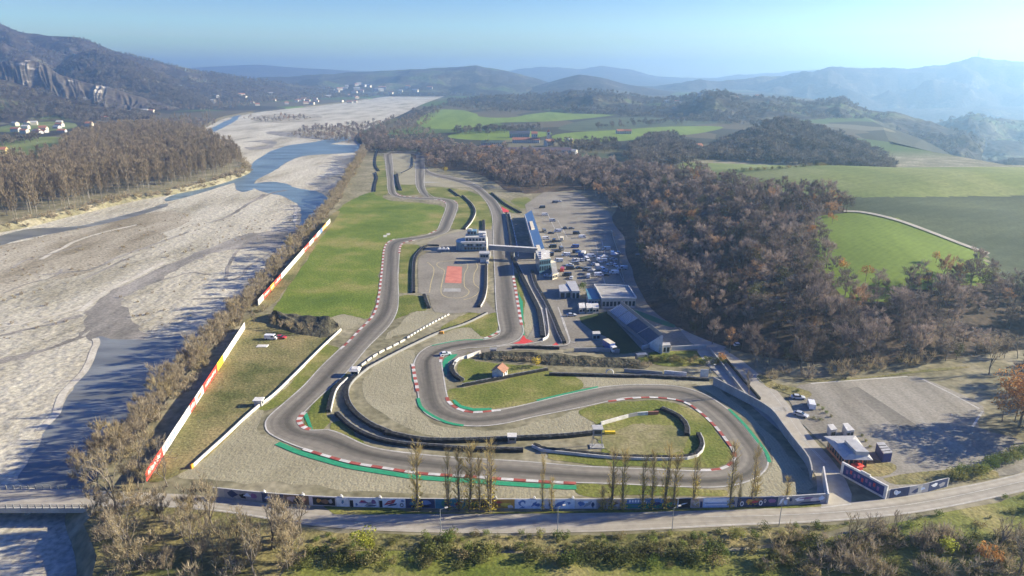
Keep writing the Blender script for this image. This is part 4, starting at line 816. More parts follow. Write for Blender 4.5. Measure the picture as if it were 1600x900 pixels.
# ---- the wood on the right-hand hillside
T, K = bare_tree(9, 3.2, 8, 60, 1.2, .16, .2); K2 = leafy(8.5, 3.3, 840, .42, 12, 1.5); K2.m = [0] * len(K2.f); J = joined(T, K2); FOREST.append(J.mesh('woodland_tree', [M_bark, twigmat('olive_leaves', (.10,.105,.05), (.17,.16,.075))]))
pts = near_first([p for p in scatter(WOOD, 5.7, surf, place=HG) if noise.noise(Vector((p[0] * .035, p[1] * .035, 3))) < .38]); protos = []
for i, p in enumerate(pts[:300]):
    o = inst('woodland_tree', FOREST[i % 8 if i % 3 else i % 7], (p[0], p[1], p[2] - .3), random.choice((.5, .65, .8, .9, 1.0, 1.25)), random.uniform(0, 6.28), 'bare brown purple tree in the lower front of the hillside wood', 'tree', 'bare trees at the front of the hillside wood'); protos.append(o)
PF = protos[:8]
stuff('woodland', pts[300:], PF, .5, 1.15, 'dense bare winter wood covering the hillside right of the circuit')
print('wood', len(pts))
for px, py, s in ((1318,430,.9),(1352,440,.85),(1462,412,.7),(1300,350,.75),(1268,372,.8),(1225,510,.8),(1448,452,.9),(1128,570,.55)):
    p = HG(px, py); T, K = bare_tree(10, 3.6, 9, 200, 1.2, .15, .17); 
    L = leafy(7.5, 3.4, 420, .5, 10, 2.6)
    partree('rust_tree', [('trunk', T.mesh('trunk', [M_bark])), ('crown', L.mesh('crown', [M_rust]))], (p.x, p.y, p.z - .3), s, 0, {1318:'rust leaved tree at the left corner of the bright wheat field',1352:'rust leaved tree below the middle of the wheat field edge',1462:'small rust tree below the right end of the wheat field',1300:'small rust tree on the left edge of the wheat field',1268:'rust leaved tree in the wood left of the wheat field',1225:'rust leaved tree in the middle of the hillside wood',1448:'rust leaved tree right of centre in the hillside wood',1128:'low rust tree at the wood edge beside the access road'}[px])
# ---- poplar plantation across the river
GP_ = [(-260,392),(0,348),(100,327),(200,304),(290,290),(345,276),(380,262),(366,246),(340,232),(315,219),(290,212),(230,207),(160,212),(118,228),(98,250),(60,266),(0,274),(-60,282),(-300,300)]
pts = near_first(scatter(GP_, 8.5)); protos = []
for i, p in enumerate(pts[:300]):
    o = inst('plantation_tree', GROVE[i % 4], p, random.uniform(.68, 1.18), random.uniform(0, 6.28), 'tall leafless tan tree in the riverside plantation on the far bank', 'tree', 'trees of the plantation across the river'); protos.append(o)
if len(pts) > 300: stuff('plantation', pts[300:], protos[:4], .75, 1.1, 'leafless tan plantation behind its front rows across the river')
print('grove', len(pts))
pts = scatter([(190,232),(300,222),(290,210),(340,196),(330,186),(250,190),(190,200),(120,215),(110,232)], 15); pts += scatter([(330,176),(440,160),(540,152),(520,148),(400,152),(330,160),(250,172)], 24)
stuff('riverside_wood', pts, PF[:4] + protos[:1], .5, 1.0, 'grey brown woods along the far left river bank')
# ---- trees on the bank between river and circuit
line = [(150,742),(215,685),(262,632),(305,578),(345,528),(384,485),(415,450),(445,410),(478,372),(505,343),(526,315),(544,285),(560,258),(570,238)]
bl = resample(smooth(GP(line), 6), 185); k = 0
for i, p in enumerate(bl):
    for q in range(1 if i > 35 else 2):
        t = (bl[min(i+1,184)] - bl[max(i-1,0)]).normalized(); nn = Vector((-t.y, t.x, 0)); wd = 4.5 if i < 60 else 3.0
        u, v = proj(p.x, p.y, 0)
        if 352 < v < 470 and random.random() < .35: continue
        loc = p + nn * random.uniform(-1.0, wd) + t * random.uniform(-2, 2); a, b = RIVER[k % 5]; k += 1
        partree('riverside_tree', [('trunk', a), ('crown', b)], loc, random.uniform(.55, 1.05) * (1 if i < 120 else 1.15), random.uniform(0, 6.28), 'bare tan tree on the bank between the river and the circuit', 'tree', 'bare trees along the river bank')
sp_ = [inst('scrub_bush', SCRUB[i % 3], G(x, y), 1.0, i, l_, 'bush', None) for i, (x, y, l_) in enumerate(((410,487,'bare tan bush beside the end of the lower banner wall'),(430,500,'bare tan bush in front of the dark earth bank'),(452,512,'bare tan bush below the dark earth bank')))]
pts = []
for p in resample(bl, 420): pts.append(p + Vector((random.uniform(-7, 2), random.uniform(-2, 2), 0)))
for p in pts: p.z = -0.6 if random.random() < .5 else -2.2
stuff('riverside_scrub', pts, sp_, .6, 1.4, 'tangled bare scrub along the river bank')
pts = scatter([(450,212),(490,200),(560,196),(600,190),(620,180),(600,210),(572,222),(545,224),(500,218)], 10, z=RB) + scatter([(380,185),(470,181),(490,186),(410,192)], 16, z=RB) + scatter([(590,214),(640,180),(690,172),(660,200),(720,225),(800,228),(800,245),(760,250),(700,245),(650,232),(590,236)], 13)
pts += scatter([(562,214),(600,204),(614,236),(572,240)], 6, z=-1.5)
stuff('river_island_scrub', pts, PF[:2] + sp_, .45, 1.1, 'brown scrub and low trees on the far river islands')
# ---- shaded woods round the top of the circuit and further off
WD = [[(700,248),(780,254),(850,272),(870,298),(815,300),(790,290),(764,280),(725,262)], [(660,236),(760,238),(870,246),(960,262),(800,258),(700,252)], [(655,236),(720,245),(790,240),(800,262),(870,262),(960,268),(1000,290),(960,330),(905,292),(850,292),(800,288),(775,275),(720,264),(668,262),(660,245)], [(780,262),(860,255),(960,262),(990,300),(950,300),(900,285),(830,285)], [(600,232),(640,226),(700,232),(720,245),(660,240),(600,238)]]
pts = []
for w_ in WD: pts += scatter(w_, 9.5)
pts = near_first(pts); fl = []
for i, p in enumerate(pts[:120]): fl.append(inst('valley_tree', FOREST[i % 5], p, random.uniform(.8, 1.15), random.uniform(0, 6.28), 'bare tree in the dark wood behind the top end of the circuit', 'tree', 'bare trees behind the top end of the circuit'))
stuff('valley_wood', pts[120:], fl[:5], .8, 1.2, 'shaded bare wood behind the top end of the circuit')
f0 = [inst('copse_tree', FAR[i], G(x, y), 1.0, i, l_, 'tree', None) for i, (x, y, l_) in enumerate(((762,212,'dark round tree beside the lane in the green fields'),(985,250,'tree at the left foot of the dark copse'),(712,208,'grey tree left of the green fields, by the lane')))]
fw = []
for poly, st in (([(975,252),(985,232),(1012,218),(1050,214),(1082,232),(1105,250),(1060,262),(1000,262)], 8), ([(700,207),(760,203),(850,201),(850,205),(780,208),(720,211)], 13), ([(900,205),(990,192),(1090,190),(1060,196),(960,201)], 22), ([(860,228),(960,226),(975,238),(900,242)], 12), ([(640,176),(700,163),(800,160),(880,166),(960,160),(1000,164),(900,170),(780,178),(700,168),(655,184)], 26),
    ([(380,150),(520,144),(600,140),(700,142),(760,146),(760,152),(600,150),(540,154),(430,158)], 45), ([(0,178),(60,176),(130,196),(200,190),(260,182),(180,178),(120,172)], 24), ([(120,214),(200,200),(190,215),(130,225)], 14), ([(0,222),(60,214),(60,222),(0,232)], 14)):
    fw += scatter(poly, st)
for o, A in HILLS:
    if o is WOODHILL[0]: st, n_, hi = 1, 1, .98
def on_hill(H, n, tmax, tmin=.03, cond=None):
    out = []; A = H[1]; c, r, _ = A.shape
    while len(out) < n:
        i = random.uniform(0, c - 2); j = random.uniform(tmin, tmax) * (r - 9); a, b = int(i), int(j); u, v = i - a, j - b
        p = (A[a,b]*(1-u) + A[a+1,b]*u)*(1-v) + (A[a,b+1]*(1-u) + A[a+1,b+1]*u)*v
        if cond and not cond(p): n -= 1; continue
        out.append(tuple(p))
    return out
fw += on_hill(WOODHILL, 1900, 1.02, .02)
def clump(th, s=0.004, sd=0):
    return lambda p: noise.fractal(Vector((p[0] * s, p[1] * s, sd)), 1, 2, 3) > th
stuff('distant_wood', fw, f0, .6, 1.35, 'dark bare woods and copses in the valley beyond the circuit')
ew = on_hill(HILLS[5], 4200, .98, .02, clump(-.05, .006)) + on_hill(HILLS[8], 700, 1.0) + on_hill(HILLS[7], 900, .98, .05, clump(-.1))
ew += on_hill(HILLS[11], 7000, .99, .02, clump(-.22, .003)) + on_hill(HILLS[12], 3600, 1.0) + on_hill(HILLS[13], 700, .45, .02, clump(0, .01)) + on_hill(HILLS[14], 2600, 1.0, .02, clump(-.08, .008)) + on_hill(HILLS[9], 900, 1.0, .02, clump(.05, .006))
stuff('hillside_wood', ew, f0, .7, 1.25, 'patchy winter woods over the distant hills')
# ---- row of bare poplars in front of the painted wall
POP = []
for i in range(4):
    T, K, L = column_tree(20, 1.35, 60, 900, 1.6, .06, .06, .16, 200, 2 + i % 2); POP.append((T.mesh('trunk', [M_bark]), K.mesh('crown', [M_tw_poplar]), L.mesh('leaves', [M_yleaf])))
prow = [(652,797,701,'lone poplar with yellow leaves low down, leftmost of the row'),(701,798,716,'slender poplar, first of the cluster of five'),(718,798,712,'poplar with yellow lower twigs, second of the cluster of five'),(734,798,704,'tall forked poplar in the middle of the cluster of five'),(749,798,722,'thin small poplar, fourth of the cluster of five'),(766,799,702,'yellow based poplar at the right end of the cluster of five'),
 (848,798,718,'forked poplar before the blue and white portrait mural'),(862,797,752,'short thin poplar beside the blue and white mural'),(941,797,765,'short dark sapling before the grey mural'),(955,797,714,'poplar standing before the pink grey mural'),(973,797,710,'double stemmed poplar with a yellow base by the blue and green mural'),(1004,796,720,'pale footed poplar before the blue and green mural'),(1018,795,712,'poplar at the right part of the green mural'),(1037,795,706,'tall poplar behind a yellow shrub by the green mural'),(1052,794,716,'poplar left of the black mural panel'),(1084,793,722,'poplar with yellow base right of the black mural panel'),(1140,793,700,'tall poplar before the long white board'),(1154,792,748,'short dark poplar before the dark blue mural'),(1173,791,705,'leaning poplar before the car mural'),(1180,790,745,'reddish sapling right of the leaning poplar'),(1228,788,748,'bare sapling before the right end of the painted wall')]
for i, (x, y, yt, lb) in enumerate(prow):
    b = G(x, y); d = ray(x, yt); h = CAMH + d.z * b.y / d.y; a, k_, l_ = POP[i % 4]; s = h / 20 * 1.1
    e = partree('poplar', [('trunk', a), ('crown', k_), ('leaves', l_)], b, s, i * 1.7, lb, 'tree', 'poplars in front of the painted wall'); wx = max(s, .62) * random.choice((.75, .95, 1.2, 1.4)); e.scale = (wx, wx * random.uniform(.8, 1.2), s); e.rotation_euler = (random.uniform(-.03, .03), random.uniform(-.03, .03), i * 1.7)
# ---- big bare trees in the bottom left corner, round the bridge end
def branching(h, spread=.55, seed=0, tw=.05):
    random.seed(seed); T = TM(); K = TM()
    def grow(p, d, L, r, lev):
        n = 3 if lev < 2 else 2; q = p
        for s_ in range(n):
            d = (d + rv() * .13 + Vector((0, 0, .05))).normalized(); e = q + d * L / n; T.limb(q, e, r * (1 - .3 * s_ / n), r * (1 - .3 * (s_ + 1) / n), n=5 if lev < 2 else 3)
            if lev >= 1 and lev < 5:
                for _ in range(2 if lev < 3 else 4):
                    dd = (d + rv() * spread * 1.3).normalized(); K.twig(e, dd, L * random.uniform(.4, .85), tw)
            q = e
        if lev < 5:
            for _ in range(2 if lev else 4):
                dd = (d + rv() * spread + Vector((0, 0, .12))).normalized(); dd = (dd + Vector((0, 0, .22))).normalized(); grow(q - d * L * random.uniform(0, .35), dd, L * random.uniform(.66, .84), r * .62, lev + 1)
    grow(Vector((0, 0, -.3)), Vector((0, 0, 1)), h * .25, h * .013, 0)
    return T.mesh('trunk', [M_bark]), K.mesh('crown', [M_tw_river])
BR = [branching(13, .6, 11), branching(13, .75, 12), branching(13, .5, 13), branching(13, .65, 14)]
random.seed(21)
big = [(335,832,724,'dark forked bare tree left of the painted wall end'),(250,810,745,'spreading bare tree beside the bridge end'),(425,858,738,'many stemmed bare tree below the road bend'),(470,834,752,'leaning bare tree at the road edge, nearest the hedge'),(182,800,668,'tall tan tree at the bridge abutment'),(215,760,650,'tall bushy tree by the lower end of the red banner'),(155,770,690,'grey tree right above the bridge railing'),(372,850,770,'low bare tree between the two dark trees'),(300,880,770,'wide bare tree above the bottom edge'),(215,890,770,'grey dead tree over the stream bank'),(262,760,690,'bare shrubby tree at the foot of the red banner'),(180,860,790,'pale broken tree leaning over the stream'),(400,905,790,'bare tree at the bottom edge below the road bend'),(1350,850,768,'bare tree across the road from the entrance sign'),(1395,838,782,'thin bare tree on the verge right of the entrance'),(1325,856,780,'thorny bare tree left of the verge tree'),(1445,860,800,'bare bush tree on the right verge'),(1560,860,790,'bare tree at the bottom right corner'),(1170,620,563,'dark bare tree between the service road lanes'),(1590,905,800,'bare tree cut by the bottom right corner'),(1545,585,520,'hazy bare tree at the far corner of the gravel car park'),(1590,560,505,'grey tree behind the far corner of the car park')]
for i, (x, y, yt, lb) in enumerate(big):
    b = G(x, y); d = ray(x, yt); h = CAMH + d.z * b.y / d.y; a, k_ = BR[i % 4]; partree('bare_tree', [('trunk', a), ('crown', k_)], b, h / 12.5, i * 2.1, lb)
for i in range(46):
    x = random.uniform(140, 460); y = random.uniform(800, 905) if i < 34 else random.uniform(700, 762); x = x if i < 34 else random.uniform(150, 250)
    if y < 830 and x > 330: x -= 170
    a, b = RIVER[i % 5]; partree('thicket_tree', [('trunk', a), ('crown', b)], G(x, y), random.uniform(.45, .95), i, 'thin tan many branched tree in the thicket round the bridge end', 'tree', 'thin trees of the thicket round the bridge end')
# autumn tree at the right edge
for x, y, s, lb in ((1592,668,2.0,'large orange autumn tree at the right edge beside the car park'),(1632,690,2.0,'orange autumn tree cut by the right edge')):
    T, K = bare_tree(9, 3.6, 10, 10, 1.2, .15, .2); L = leafy(8.5, 3.9, 3200, .30, 22, 1.4); p = G(x, y)
    partree('autumn_tree', [('trunk', T.mesh('trunk', [M_bark])), ('crown', L.mesh('crown', [M_rust]))], p, s, 0, lb)
# ---- shrubs on the bank below the road
SH = [leafy(2.6, 2.0, 420, .30, 9).mesh('shrub', [M_gleaf]) for _ in range(3)] + [leafy(2.2, 2.1, 420, .30, 10).mesh('shrub', [M_bleaf]) for _ in range(3)]
n_ = 0
for x in range(480, 1640, 15):
    for y0, y1 in ((834, 846), (846, 860), (860, 874), (872, 886)):
        off = 0 if x < 1100 else -(x - 1100) * .075 * (1 + max(0, x - 1350) / 400)
        if y0 == 872 and x > 1200 or (x > 1130 and random.random() < .5): continue
        xx = x + random.uniform(-5, 5); yy = random.uniform(y0, y1) + off + (4 if x < 620 else 0)
        if random.random() < .18: continue
        p = G(xx, yy); s = random.uniform(.45, 1.2) * (1.1 if y0 > 850 else .62)
        inst('shrub', SH[3 + n_ % 3] if random.random() < (.45 if y0 < 850 else .8) else SH[n_ % 3], p, s, random.uniform(0, 6.28), 'small green and brown shrub in the thicket below the road', 'shrub', 'shrubs in the thicket along the road'); n_ += 1
for (x, y) in [(random.uniform(1190, 1640), random.uniform(838, 905)) for _ in range(120)]:
    lo = 838 - max(0, x - 1290) * .10
    p = G(x, max(y, lo + 6)); inst('scrub_bush', SH[3 + n_ % 3] if random.random() < .55 else SCRUB[n_ % 3], p, random.uniform(.6, 1.3), random.uniform(0, 6.28), 'tangled brown green shrub on the verge at the bottom right', 'bush', 'shrubs on the bottom right verge'); n_ += 1
print('shrubs', n_)
for x, y, s, me_, lb in ((572,858,1.75,'y','bright yellow green bush standing in the thicket below the road'),(700,850,1.2,'g','light green bush in the thicket below the lone poplar'),(1150,842,1.1,'g','fresh green bush at the road edge below the white board'),(1475,862,1.4,'y','orange yellow bush on the right verge near the bottom'),(1540,880,1.5,'r','rust coloured bush at the bottom right')):
    me = leafy(3.2, 1.9, 700, .26, 10).mesh('bush', [{'y': M_yg, 'g': M_gleaf, 'r': M_rust}[me_]]); inst('bush', me, G(x, y), s, 0, lb, 'bush', None)
for i, (x, y) in enumerate([(175,815),(195,835),(160,845),(205,868),(240,850),(265,870),(290,838),(312,858),(345,880),(240,890),(190,905),(300,905),(385,880),(360,905),(440,850),(455,885),(225,790),(150,805)]):
    inst('scrub_bush', SCRUB[i % 3], G(x, y), random.uniform(.7, 1.2), i, 'tangled tan scrub bush between the bare trees by the bridge', 'bush', 'scrub bushes round the bridge end')
for i, (x, y) in enumerate([(1300,585),(1320,588),(1345,580),(1375,578),(1262,590),(1415,572),(1440,570),(1205,592),(1225,585),(1570,545),(1545,552)]):
    inst('scrub_bush', SCRUB[i % 3], G(x, y), random.uniform(1.0, 1.7), i, 'pale scrub bush at the foot of the hillside wood', 'bush', 'scrub bushes at the foot of the wood')
for i in range(34):
    x = random.uniform(1560, 1690); y = random.uniform(556, 700)
    if x < 1560 and y > 640: x += 60
    inst('copse_tree', FOREST[i % 7], G(x, y), random.uniform(.5, 1.0), i, 'bare grey brown tree in the thicket at the right end of the car park', 'tree', 'bare thicket at the right end of the car park')
for i, (x, y) in enumerate([(1278,634),(1285,640),(1292,646),(1298,652),(1270,655),(1282,657),(1300,668),(1352,690),(1360,700),(1346,682),(1215,606),(1230,609),(1246,612)]):
    inst('planter_shrub', SH[i % 6], G(x, y), random.uniform(.3, .5), i, 'small shrub in the planted border by the entrance office', 'shrub', 'border shrubs by the entrance office')
lb_ = resample(left_bank[:60], 360); pts = []
for p in lb_:
    for _ in range(2): pts.append((p.x + random.uniform(-6, 6), p.y + random.uniform(-9, 6), random.choice((-.3, -2.0, -3.6))))
stuff('far_bank_scrub', pts, sp_, .5, 1.3, 'dark scrub along the far river bank below the plantation')
# green hedge along the road on the right
hd = [leafy(3.4, 2.1, 650, .26, 10).mesh('hedge_bush', [M_gleaf]) for _ in range(2)]
for i, p in enumerate(resample(smooth(GP([(1483,750),(1520,744),(1560,728),(1600,712),(1650,700)]), 4), 22)):
    inst('hedge_bush', hd[i % 2], p + Vector((random.uniform(-.6, .6), random.uniform(-.6, .6), 0)), random.uniform(.85, 1.15), i, 'dense green bush in the roadside hedge on the right', 'bush', 'bushes of the roadside hedge')
hp_ = resample([HG(x, y) for x, y in ((1140,268),(1180,266),(1230,263),(1280,259),(1322,254))], 60)
for i, p in enumerate(hp_): inst('field_hedge_bush', SH[3 + i % 3], (p.x, p.y, surf(p.x, p.y) - .2), random.uniform(.9, 1.4), i, 'dark bush in the thin hedge line across the far right field', 'bush', 'bushes of the far field hedge')
# small greenery inside the circuit
for x, y, s, me_, lb in ((838,573,1.25,M_yleaf,'yellow shrub between the red roofed hut and the dark bank'),(912,455,1.5,M_gleaf,'narrow green tree beside the white paddock garages'),(918,468,1.3,M_gleaf,'green shrub by the teal roof in the paddock'),(695,268,1.8,M_yleaf,'pale bush in the shade at the top end of the circuit')):
    inst('bush', leafy(3.2, 1.7, 420, .3, 9).mesh('bush', [me_]), G(x, y), s, 0, lb, 'bush', None)
for i in range(26):
    x = 1000 + 5.2 * i; y = 563 + random.uniform(-3, 6) + .08 * i; inst('hedge_bush', SH[i % 6], G(x, y), random.uniform(.6, .95), i, 'green bramble clump on the slope below the grandstand', 'bush', 'bramble clumps below the grandstand')
for i in range(30):
    t = i / 29; x = 752 + 262 * t; y = 559 + 14 * t + random.uniform(-1, 3); inst('scrub_bush', SCRUB[i % 3], G(x, y), random.uniform(.35, .6), i, 'low dark scrub on the earth bank behind the hut', 'bush', 'scrub on the earth bank behind the hut')
for i, (x, y) in enumerate([(428,512),(440,515),(455,518),(470,520),(398,505),(486,522)]):
    a, b = RIVER[i % 5]; partree('bare_sapling', [('trunk', a), ('crown', b)], G(x, y), .45, i, 'bare sapling in front of the dark earth bank', 'tree', 'saplings before the dark earth bank')

# driftwood and tufts on the river gravel
dw = [inst('driftwood', SCRUB[i], G(x, y, RB), .5, i, l_, 'driftwood', None) for i, (x, y, l_) in enumerate(((72,478,'pale driftwood log heap standing on the river gravel'),(290,395,'dark driftwood heap beside the wet channel'),(262,402,'second small driftwood heap left of the wet channel')))]
pts = []
for poly, n in ((Z('S9', (-100,170),(560,70),(900,20),(1100,60),(760,250),(500,380),(200,420),(-100,520)), 420), (Z('S9', (900,20),(1540,0),(1540,90),(1300,110),(1000,220)), 120), (Z('S9', (-100,560),(430,560),(380,640),(-100,780)), 60), (Z('S9', (620,440),(1100,300),(1350,330),(1200,460),(900,600),(720,600)), 70), ([(400,300),(470,318),(470,370),(380,390),(250,420),(200,380)], 80), ([(420,215),(560,205),(560,222),(430,222)], 50)):
    k = 0
    while k < n:
        x = random.uniform(min(a for a, b in poly), max(a for a, b in poly)); y = random.uniform(min(b for a, b in poly), max(b for a, b in poly)); q = G(x, y, RB)
        if inpoly(x, y, poly) and (noise.noise(q * .03) > -.1 or random.random() < .15): pts.append(q)
        k += 1
stuff('river_tufts', pts, dw, .10, .38, 'dry tufts and driftwood scattered over the river gravel')
# ================================================================ BARRIERS, WALLS, BUILDINGS, VEHICLES
def cpts(k, *p): return smooth(GP(Z(k, *p)), 4)
def barrier(label, pts, side=1, tw=1.5, h=1.05, rail=M_rail, rh=.95, group=None, stripes=None, cat='tyre barrier'):
    """tyre wall with a guard rail behind it; side +1: rail on the left of travel"""
    c = pts[len(pts) // 2]; e = thing('tyre_barrier', label, cat, (c.x, c.y, 0), 0, group)
    n = max(2, int(length(pts) / 0.75)); mb = MB()
    tw *= .82; wallstrip(mb, pts, h, tw, -0.05, seg=0.9, hf=lambda i: h + 0.10 * ((i * 7) % 5 - 2) / 2)
    world_part(mb, 'tyre_wall', M_tyre, e)
    mb = MB(); o_ = side * (tw / 2 + 0.28)
    if stripes: wallstrip(mb, pts, rh, 0.22, -0.05, seg=stripes[0], mis=stripes[1], off=o_)
    else: wallstrip(mb, pts, rh, 0.22, -0.05, off=o_)
    world_part(mb, 'guardrail', [rail, M_tyre, M_redp, M_white], e); return e
barrier('tyre barrier with white edge between the kart pad and main straight', cpts('F6', (697,270),(694,400),(690,470),(672,545),(640,603)), 1, rail=M_white)
barrier('long curved tyre barrier along the left side of the kart pad', cpts('F6', (330,124),(240,124),(190,160),(150,210),(135,290),(135,490)), -1)
barrier('short tyre barrier below the left end of the kart pad', cpts('F6', (212,508),(225,550),(248,612)), 1)
barrier('wide dark band of tyres and painted shadow between the main straight and the pit exit', cpts('F6', (905,215),(960,330),(1050,510),(1110,640),(1140,840)), 1, 2.2, rail=M_white)  # dark mesh stands for the tyres and their shadow together
barrier('long tyre barrier on the paddock side of the pit exit', cpts('F6', (1055,320),(1090,430),(1170,570),(1230,700),(1270,800),(1310,885)), -1, 1.7)
barrier('broad tyre barrier round the outside of the big gravel trap', smooth(GP(Z('S5', (700,455),(620,520),(575,570),(560,620),(575,690),(630,760),(730,830),(850,880)) + Z('S2', (480,150),(700,195),(870,203),(1100,198),(1270,190),(1600,175)) + Z('S3', (350,155))), 4), 1, 1.6)
barrier('second tyre barrier curving along the inside of the return road', smooth(GP(Z('S2', (180,30),(280,120),(430,190),(600,225),(800,240),(1000,255),(1350,263))), 4), 1, 1.3)
barrier('tyre barrier along the lower edge of the right infield', smooth(GP(Z('S2', (1415,228),(1480,255)) + Z('S3', (160,268),(480,300),(740,308),(940,303),(1000,278),(1025,220),(1000,160))), 4), -1, 1.2, rail=M_white)
barrier('hook shaped tyre barrier at the top of the right infield', cpts('S3', (770,0),(870,45),(925,105),(930,165)), 1, 1.5)
barrier('dark tyre barrier from the kart pad to the race control box', cpts('S5', (1440,120),(1300,188),(1150,237),(1000,305),(800,405),(680,470)), 1, 1.0, .9)
barrier('dark band standing for the shadow beside the short white wall on the infield grass', cpts('S5', (560,530),(490,600),(450,740)), 1, 1.4, rail=M_white)  # tyre mesh stands in for the shadow cast by the white wall
barrier('curved tyre barrier round the end of the hut garden', cpts('S6', (210,580),(150,540),(125,485),(150,440)), -1, 1.6)
barrier('straight low tyre barrier below the red roofed hut', cpts('S6', (215,620),(500,565),(880,493)), 1, 0.9, 0.9)
barrier('long straight tyre barrier under the dark bank', smooth(GP(Z('S6', (890,532),(1200,540),(1600,550)) + Z('S7', (700,845),(1000,862),(1240,876))), 3), 1, 0.9, 0.9)
barrier('straight tyre barrier in the grass by the top bend', cpts('F4', (760,380),(835,435)), 1, 1.6)
barrier('curved tyre barrier with white edge by the top bend', cpts('F4', (862,432),(925,490),(958,555),(930,630),(878,694)), 1, 1.8, rail=M_white)
barrier('thick tyre barrier between the two top lanes', cpts('F4', (350,262),(358,330),(378,390)), 1, 3.0)
barrier('thin bent barrier between the two top lanes', cpts('F4', (385,253),(430,232),(470,205),(475,125)), 1, 1.0, .8)
barrier('zigzag barrier at the far top left of the circuit', cpts('F4', (203,75),(186,140),(188,200),(213,238)), -1, 1.6)
barrier('zigzag barrier along the left of the far lane', cpts('F4', (183,250),(198,290),(185,340),(178,398)), -1, 1.8)
barrier('short tyre barrier beside the top of the main straight', cpts('F4', (1026,625),(1028,722)), 1, 2.0)
barrier('tyre barrier along the far entry to the pit lane', cpts('F4', (1090,410),(1200,500),(1320,565)), 1, 1.6)
barrier('grey tyre barrier across the paddock end of the pit exit', cpts('S6', (600,325),(720,320),(970,328)), 1, 1.2)
def wall(name, label, pts, h, th, mats, cat='wall', seg=3.0, mis=None, group=None, z0=-0.05):
    mb = MB(); wallstrip(mb, pts, h, th, z0, seg=seg, mis=mis); o = mb.build(name, mats); return tag(o, label, cat, group)
wall('concrete_wall', 'long white concrete wall with an orange end, left of the track', smooth(GP(Z('S5', (532,225),(420,330),(300,450),(200,550),(100,645),(0,718)) + Z('S1', (600,185),(500,275),(410,358))), 3), 1.0, .3, [M_white])
wall('orange_block', 'orange painted block at the low end of the white wall', GP(Z('S1', (409,359),(396,371))), 1.25, .40, [M_orangep], 'wall end')
wall('striped_wall', 'black and white striped wall beside the upper gravel trap', cpts('S5', (1206,128),(1080,195),(945,275)), .75, .4, [M_white, M_tyre], seg=.75, mis=[0, 0, 1])
wall('striped_wall', 'pale striped wall between the back straight and race control', cpts('S5', (930,288),(860,325),(760,375),(650,455)), .75, .4, [M_white, M_tyre], seg=1.0, mis=[0, 0, 0, 1])
wall('guard_wall', 'curved white wall at the left end of the hut garden', cpts('S6', (140,470),(160,430),(200,405),(245,395)), 1.1, .4, [M_white])
wall('guard_wall', 'straight white wall above the hut garden', cpts('S6', (248,400),(300,378),(352,360)), 1.3, .5, [M_white])
wall('guard_wall', 'white and brown patched wall at the top of the right infield', cpts('S3', (395,98),(530,60),(620,38),(755,30)), 1.2, .4, [M_white, M_tile, M_rail], seg=3, mis=[0, 0, 0, 2, 0, 1, 2, 1])
wall('guard_wall', 'white rail round the tip of the pit exit island', cpts('F6', (1165,620),(1185,760),(1182,835),(1140,862)), 1.0, .3, [M_white])
wall('guard_wall', 'pale low wall on the bank below the grandstand', cpts('S7', (575,805),(720,815),(875,830)), 1.3, .4, [M_rail])
wall('guard_wall', 'white low wall right of the pale one below the grandstand', cpts('S7', (888,822),(1062,838)), 1.5, .4, [M_white])
wall('guard_wall', 'grey concrete block wall along the lawn before the grandstand', cpts('S6', (1085,348),(1290,345),(1440,358)), 1.6, .6, [M_concr])
wall('guard_wall', 'wall with dark boards behind the brambles by the access road', cpts('S7', (940,640),(1060,632),(1215,625)), 1.8, .4, [M_wall, M_tyre], seg=5, mis=[0, 0, 1, 0, 1])
wall('guard_wall', 'white topped wall below the grandstand front corner', cpts('S7', (715,632),(780,612),(840,600)), 1.6, .5, [M_white])
wall('perimeter_wall', 'tall grey wall between the right hairpin and the access road', smooth(GP(Z('S8', (105,312),(200,362),(300,415),(385,470),(440,545),(500,625),(560,705),(575,770))), 3), 3.0, .35, [M_concr])
wall('perimeter_wall', 'grey parapet along the service road beside the brambles', smooth(GP(Z('S8', (85,140),(170,250),(270,380))), 3), 1.2, .35, [M_concr])
wall('perimeter_wall', 'second parapet between the two service lanes', smooth(GP(Z('S8', (150,175),(230,270),(330,385))), 3), 1.0, .5, [M_tyre])
wall('perimeter_wall', 'white wall on the left side of the circuit entrance', GP(Z('S4', (338,415),(368,590))), 3.0, .35, [M_white])
wall('pit_wall', 'long pale pit wall along the main straight', smooth(GP(Z('F4', (1230,570),(1262,700),(1290,830),(1300,900)) + Z('F6', (945,215))), 3), 1.2, .5, [M_rail, M_white], seg=4, mis=[0, 1])
wall('pit_wall', 'dark strip of wall and painted shadow beside the main straight', smooth(GP(Z('F4', (1205,570),(1222,680),(1240,800),(1248,900)) + Z('F6', (900,215))), 3), 1.4, 1.2, [M_tyre])  # black strip covers a wall plus the shadow it casts
wall('paddock_fence', 'pale fence down the right edge of the paddock', smooth(GP(Z('PK', (945,10),(1010,220),(1080,430),(1075,500),(1150,810))), 2), 1.5, .12, [M_rail], 'fence')
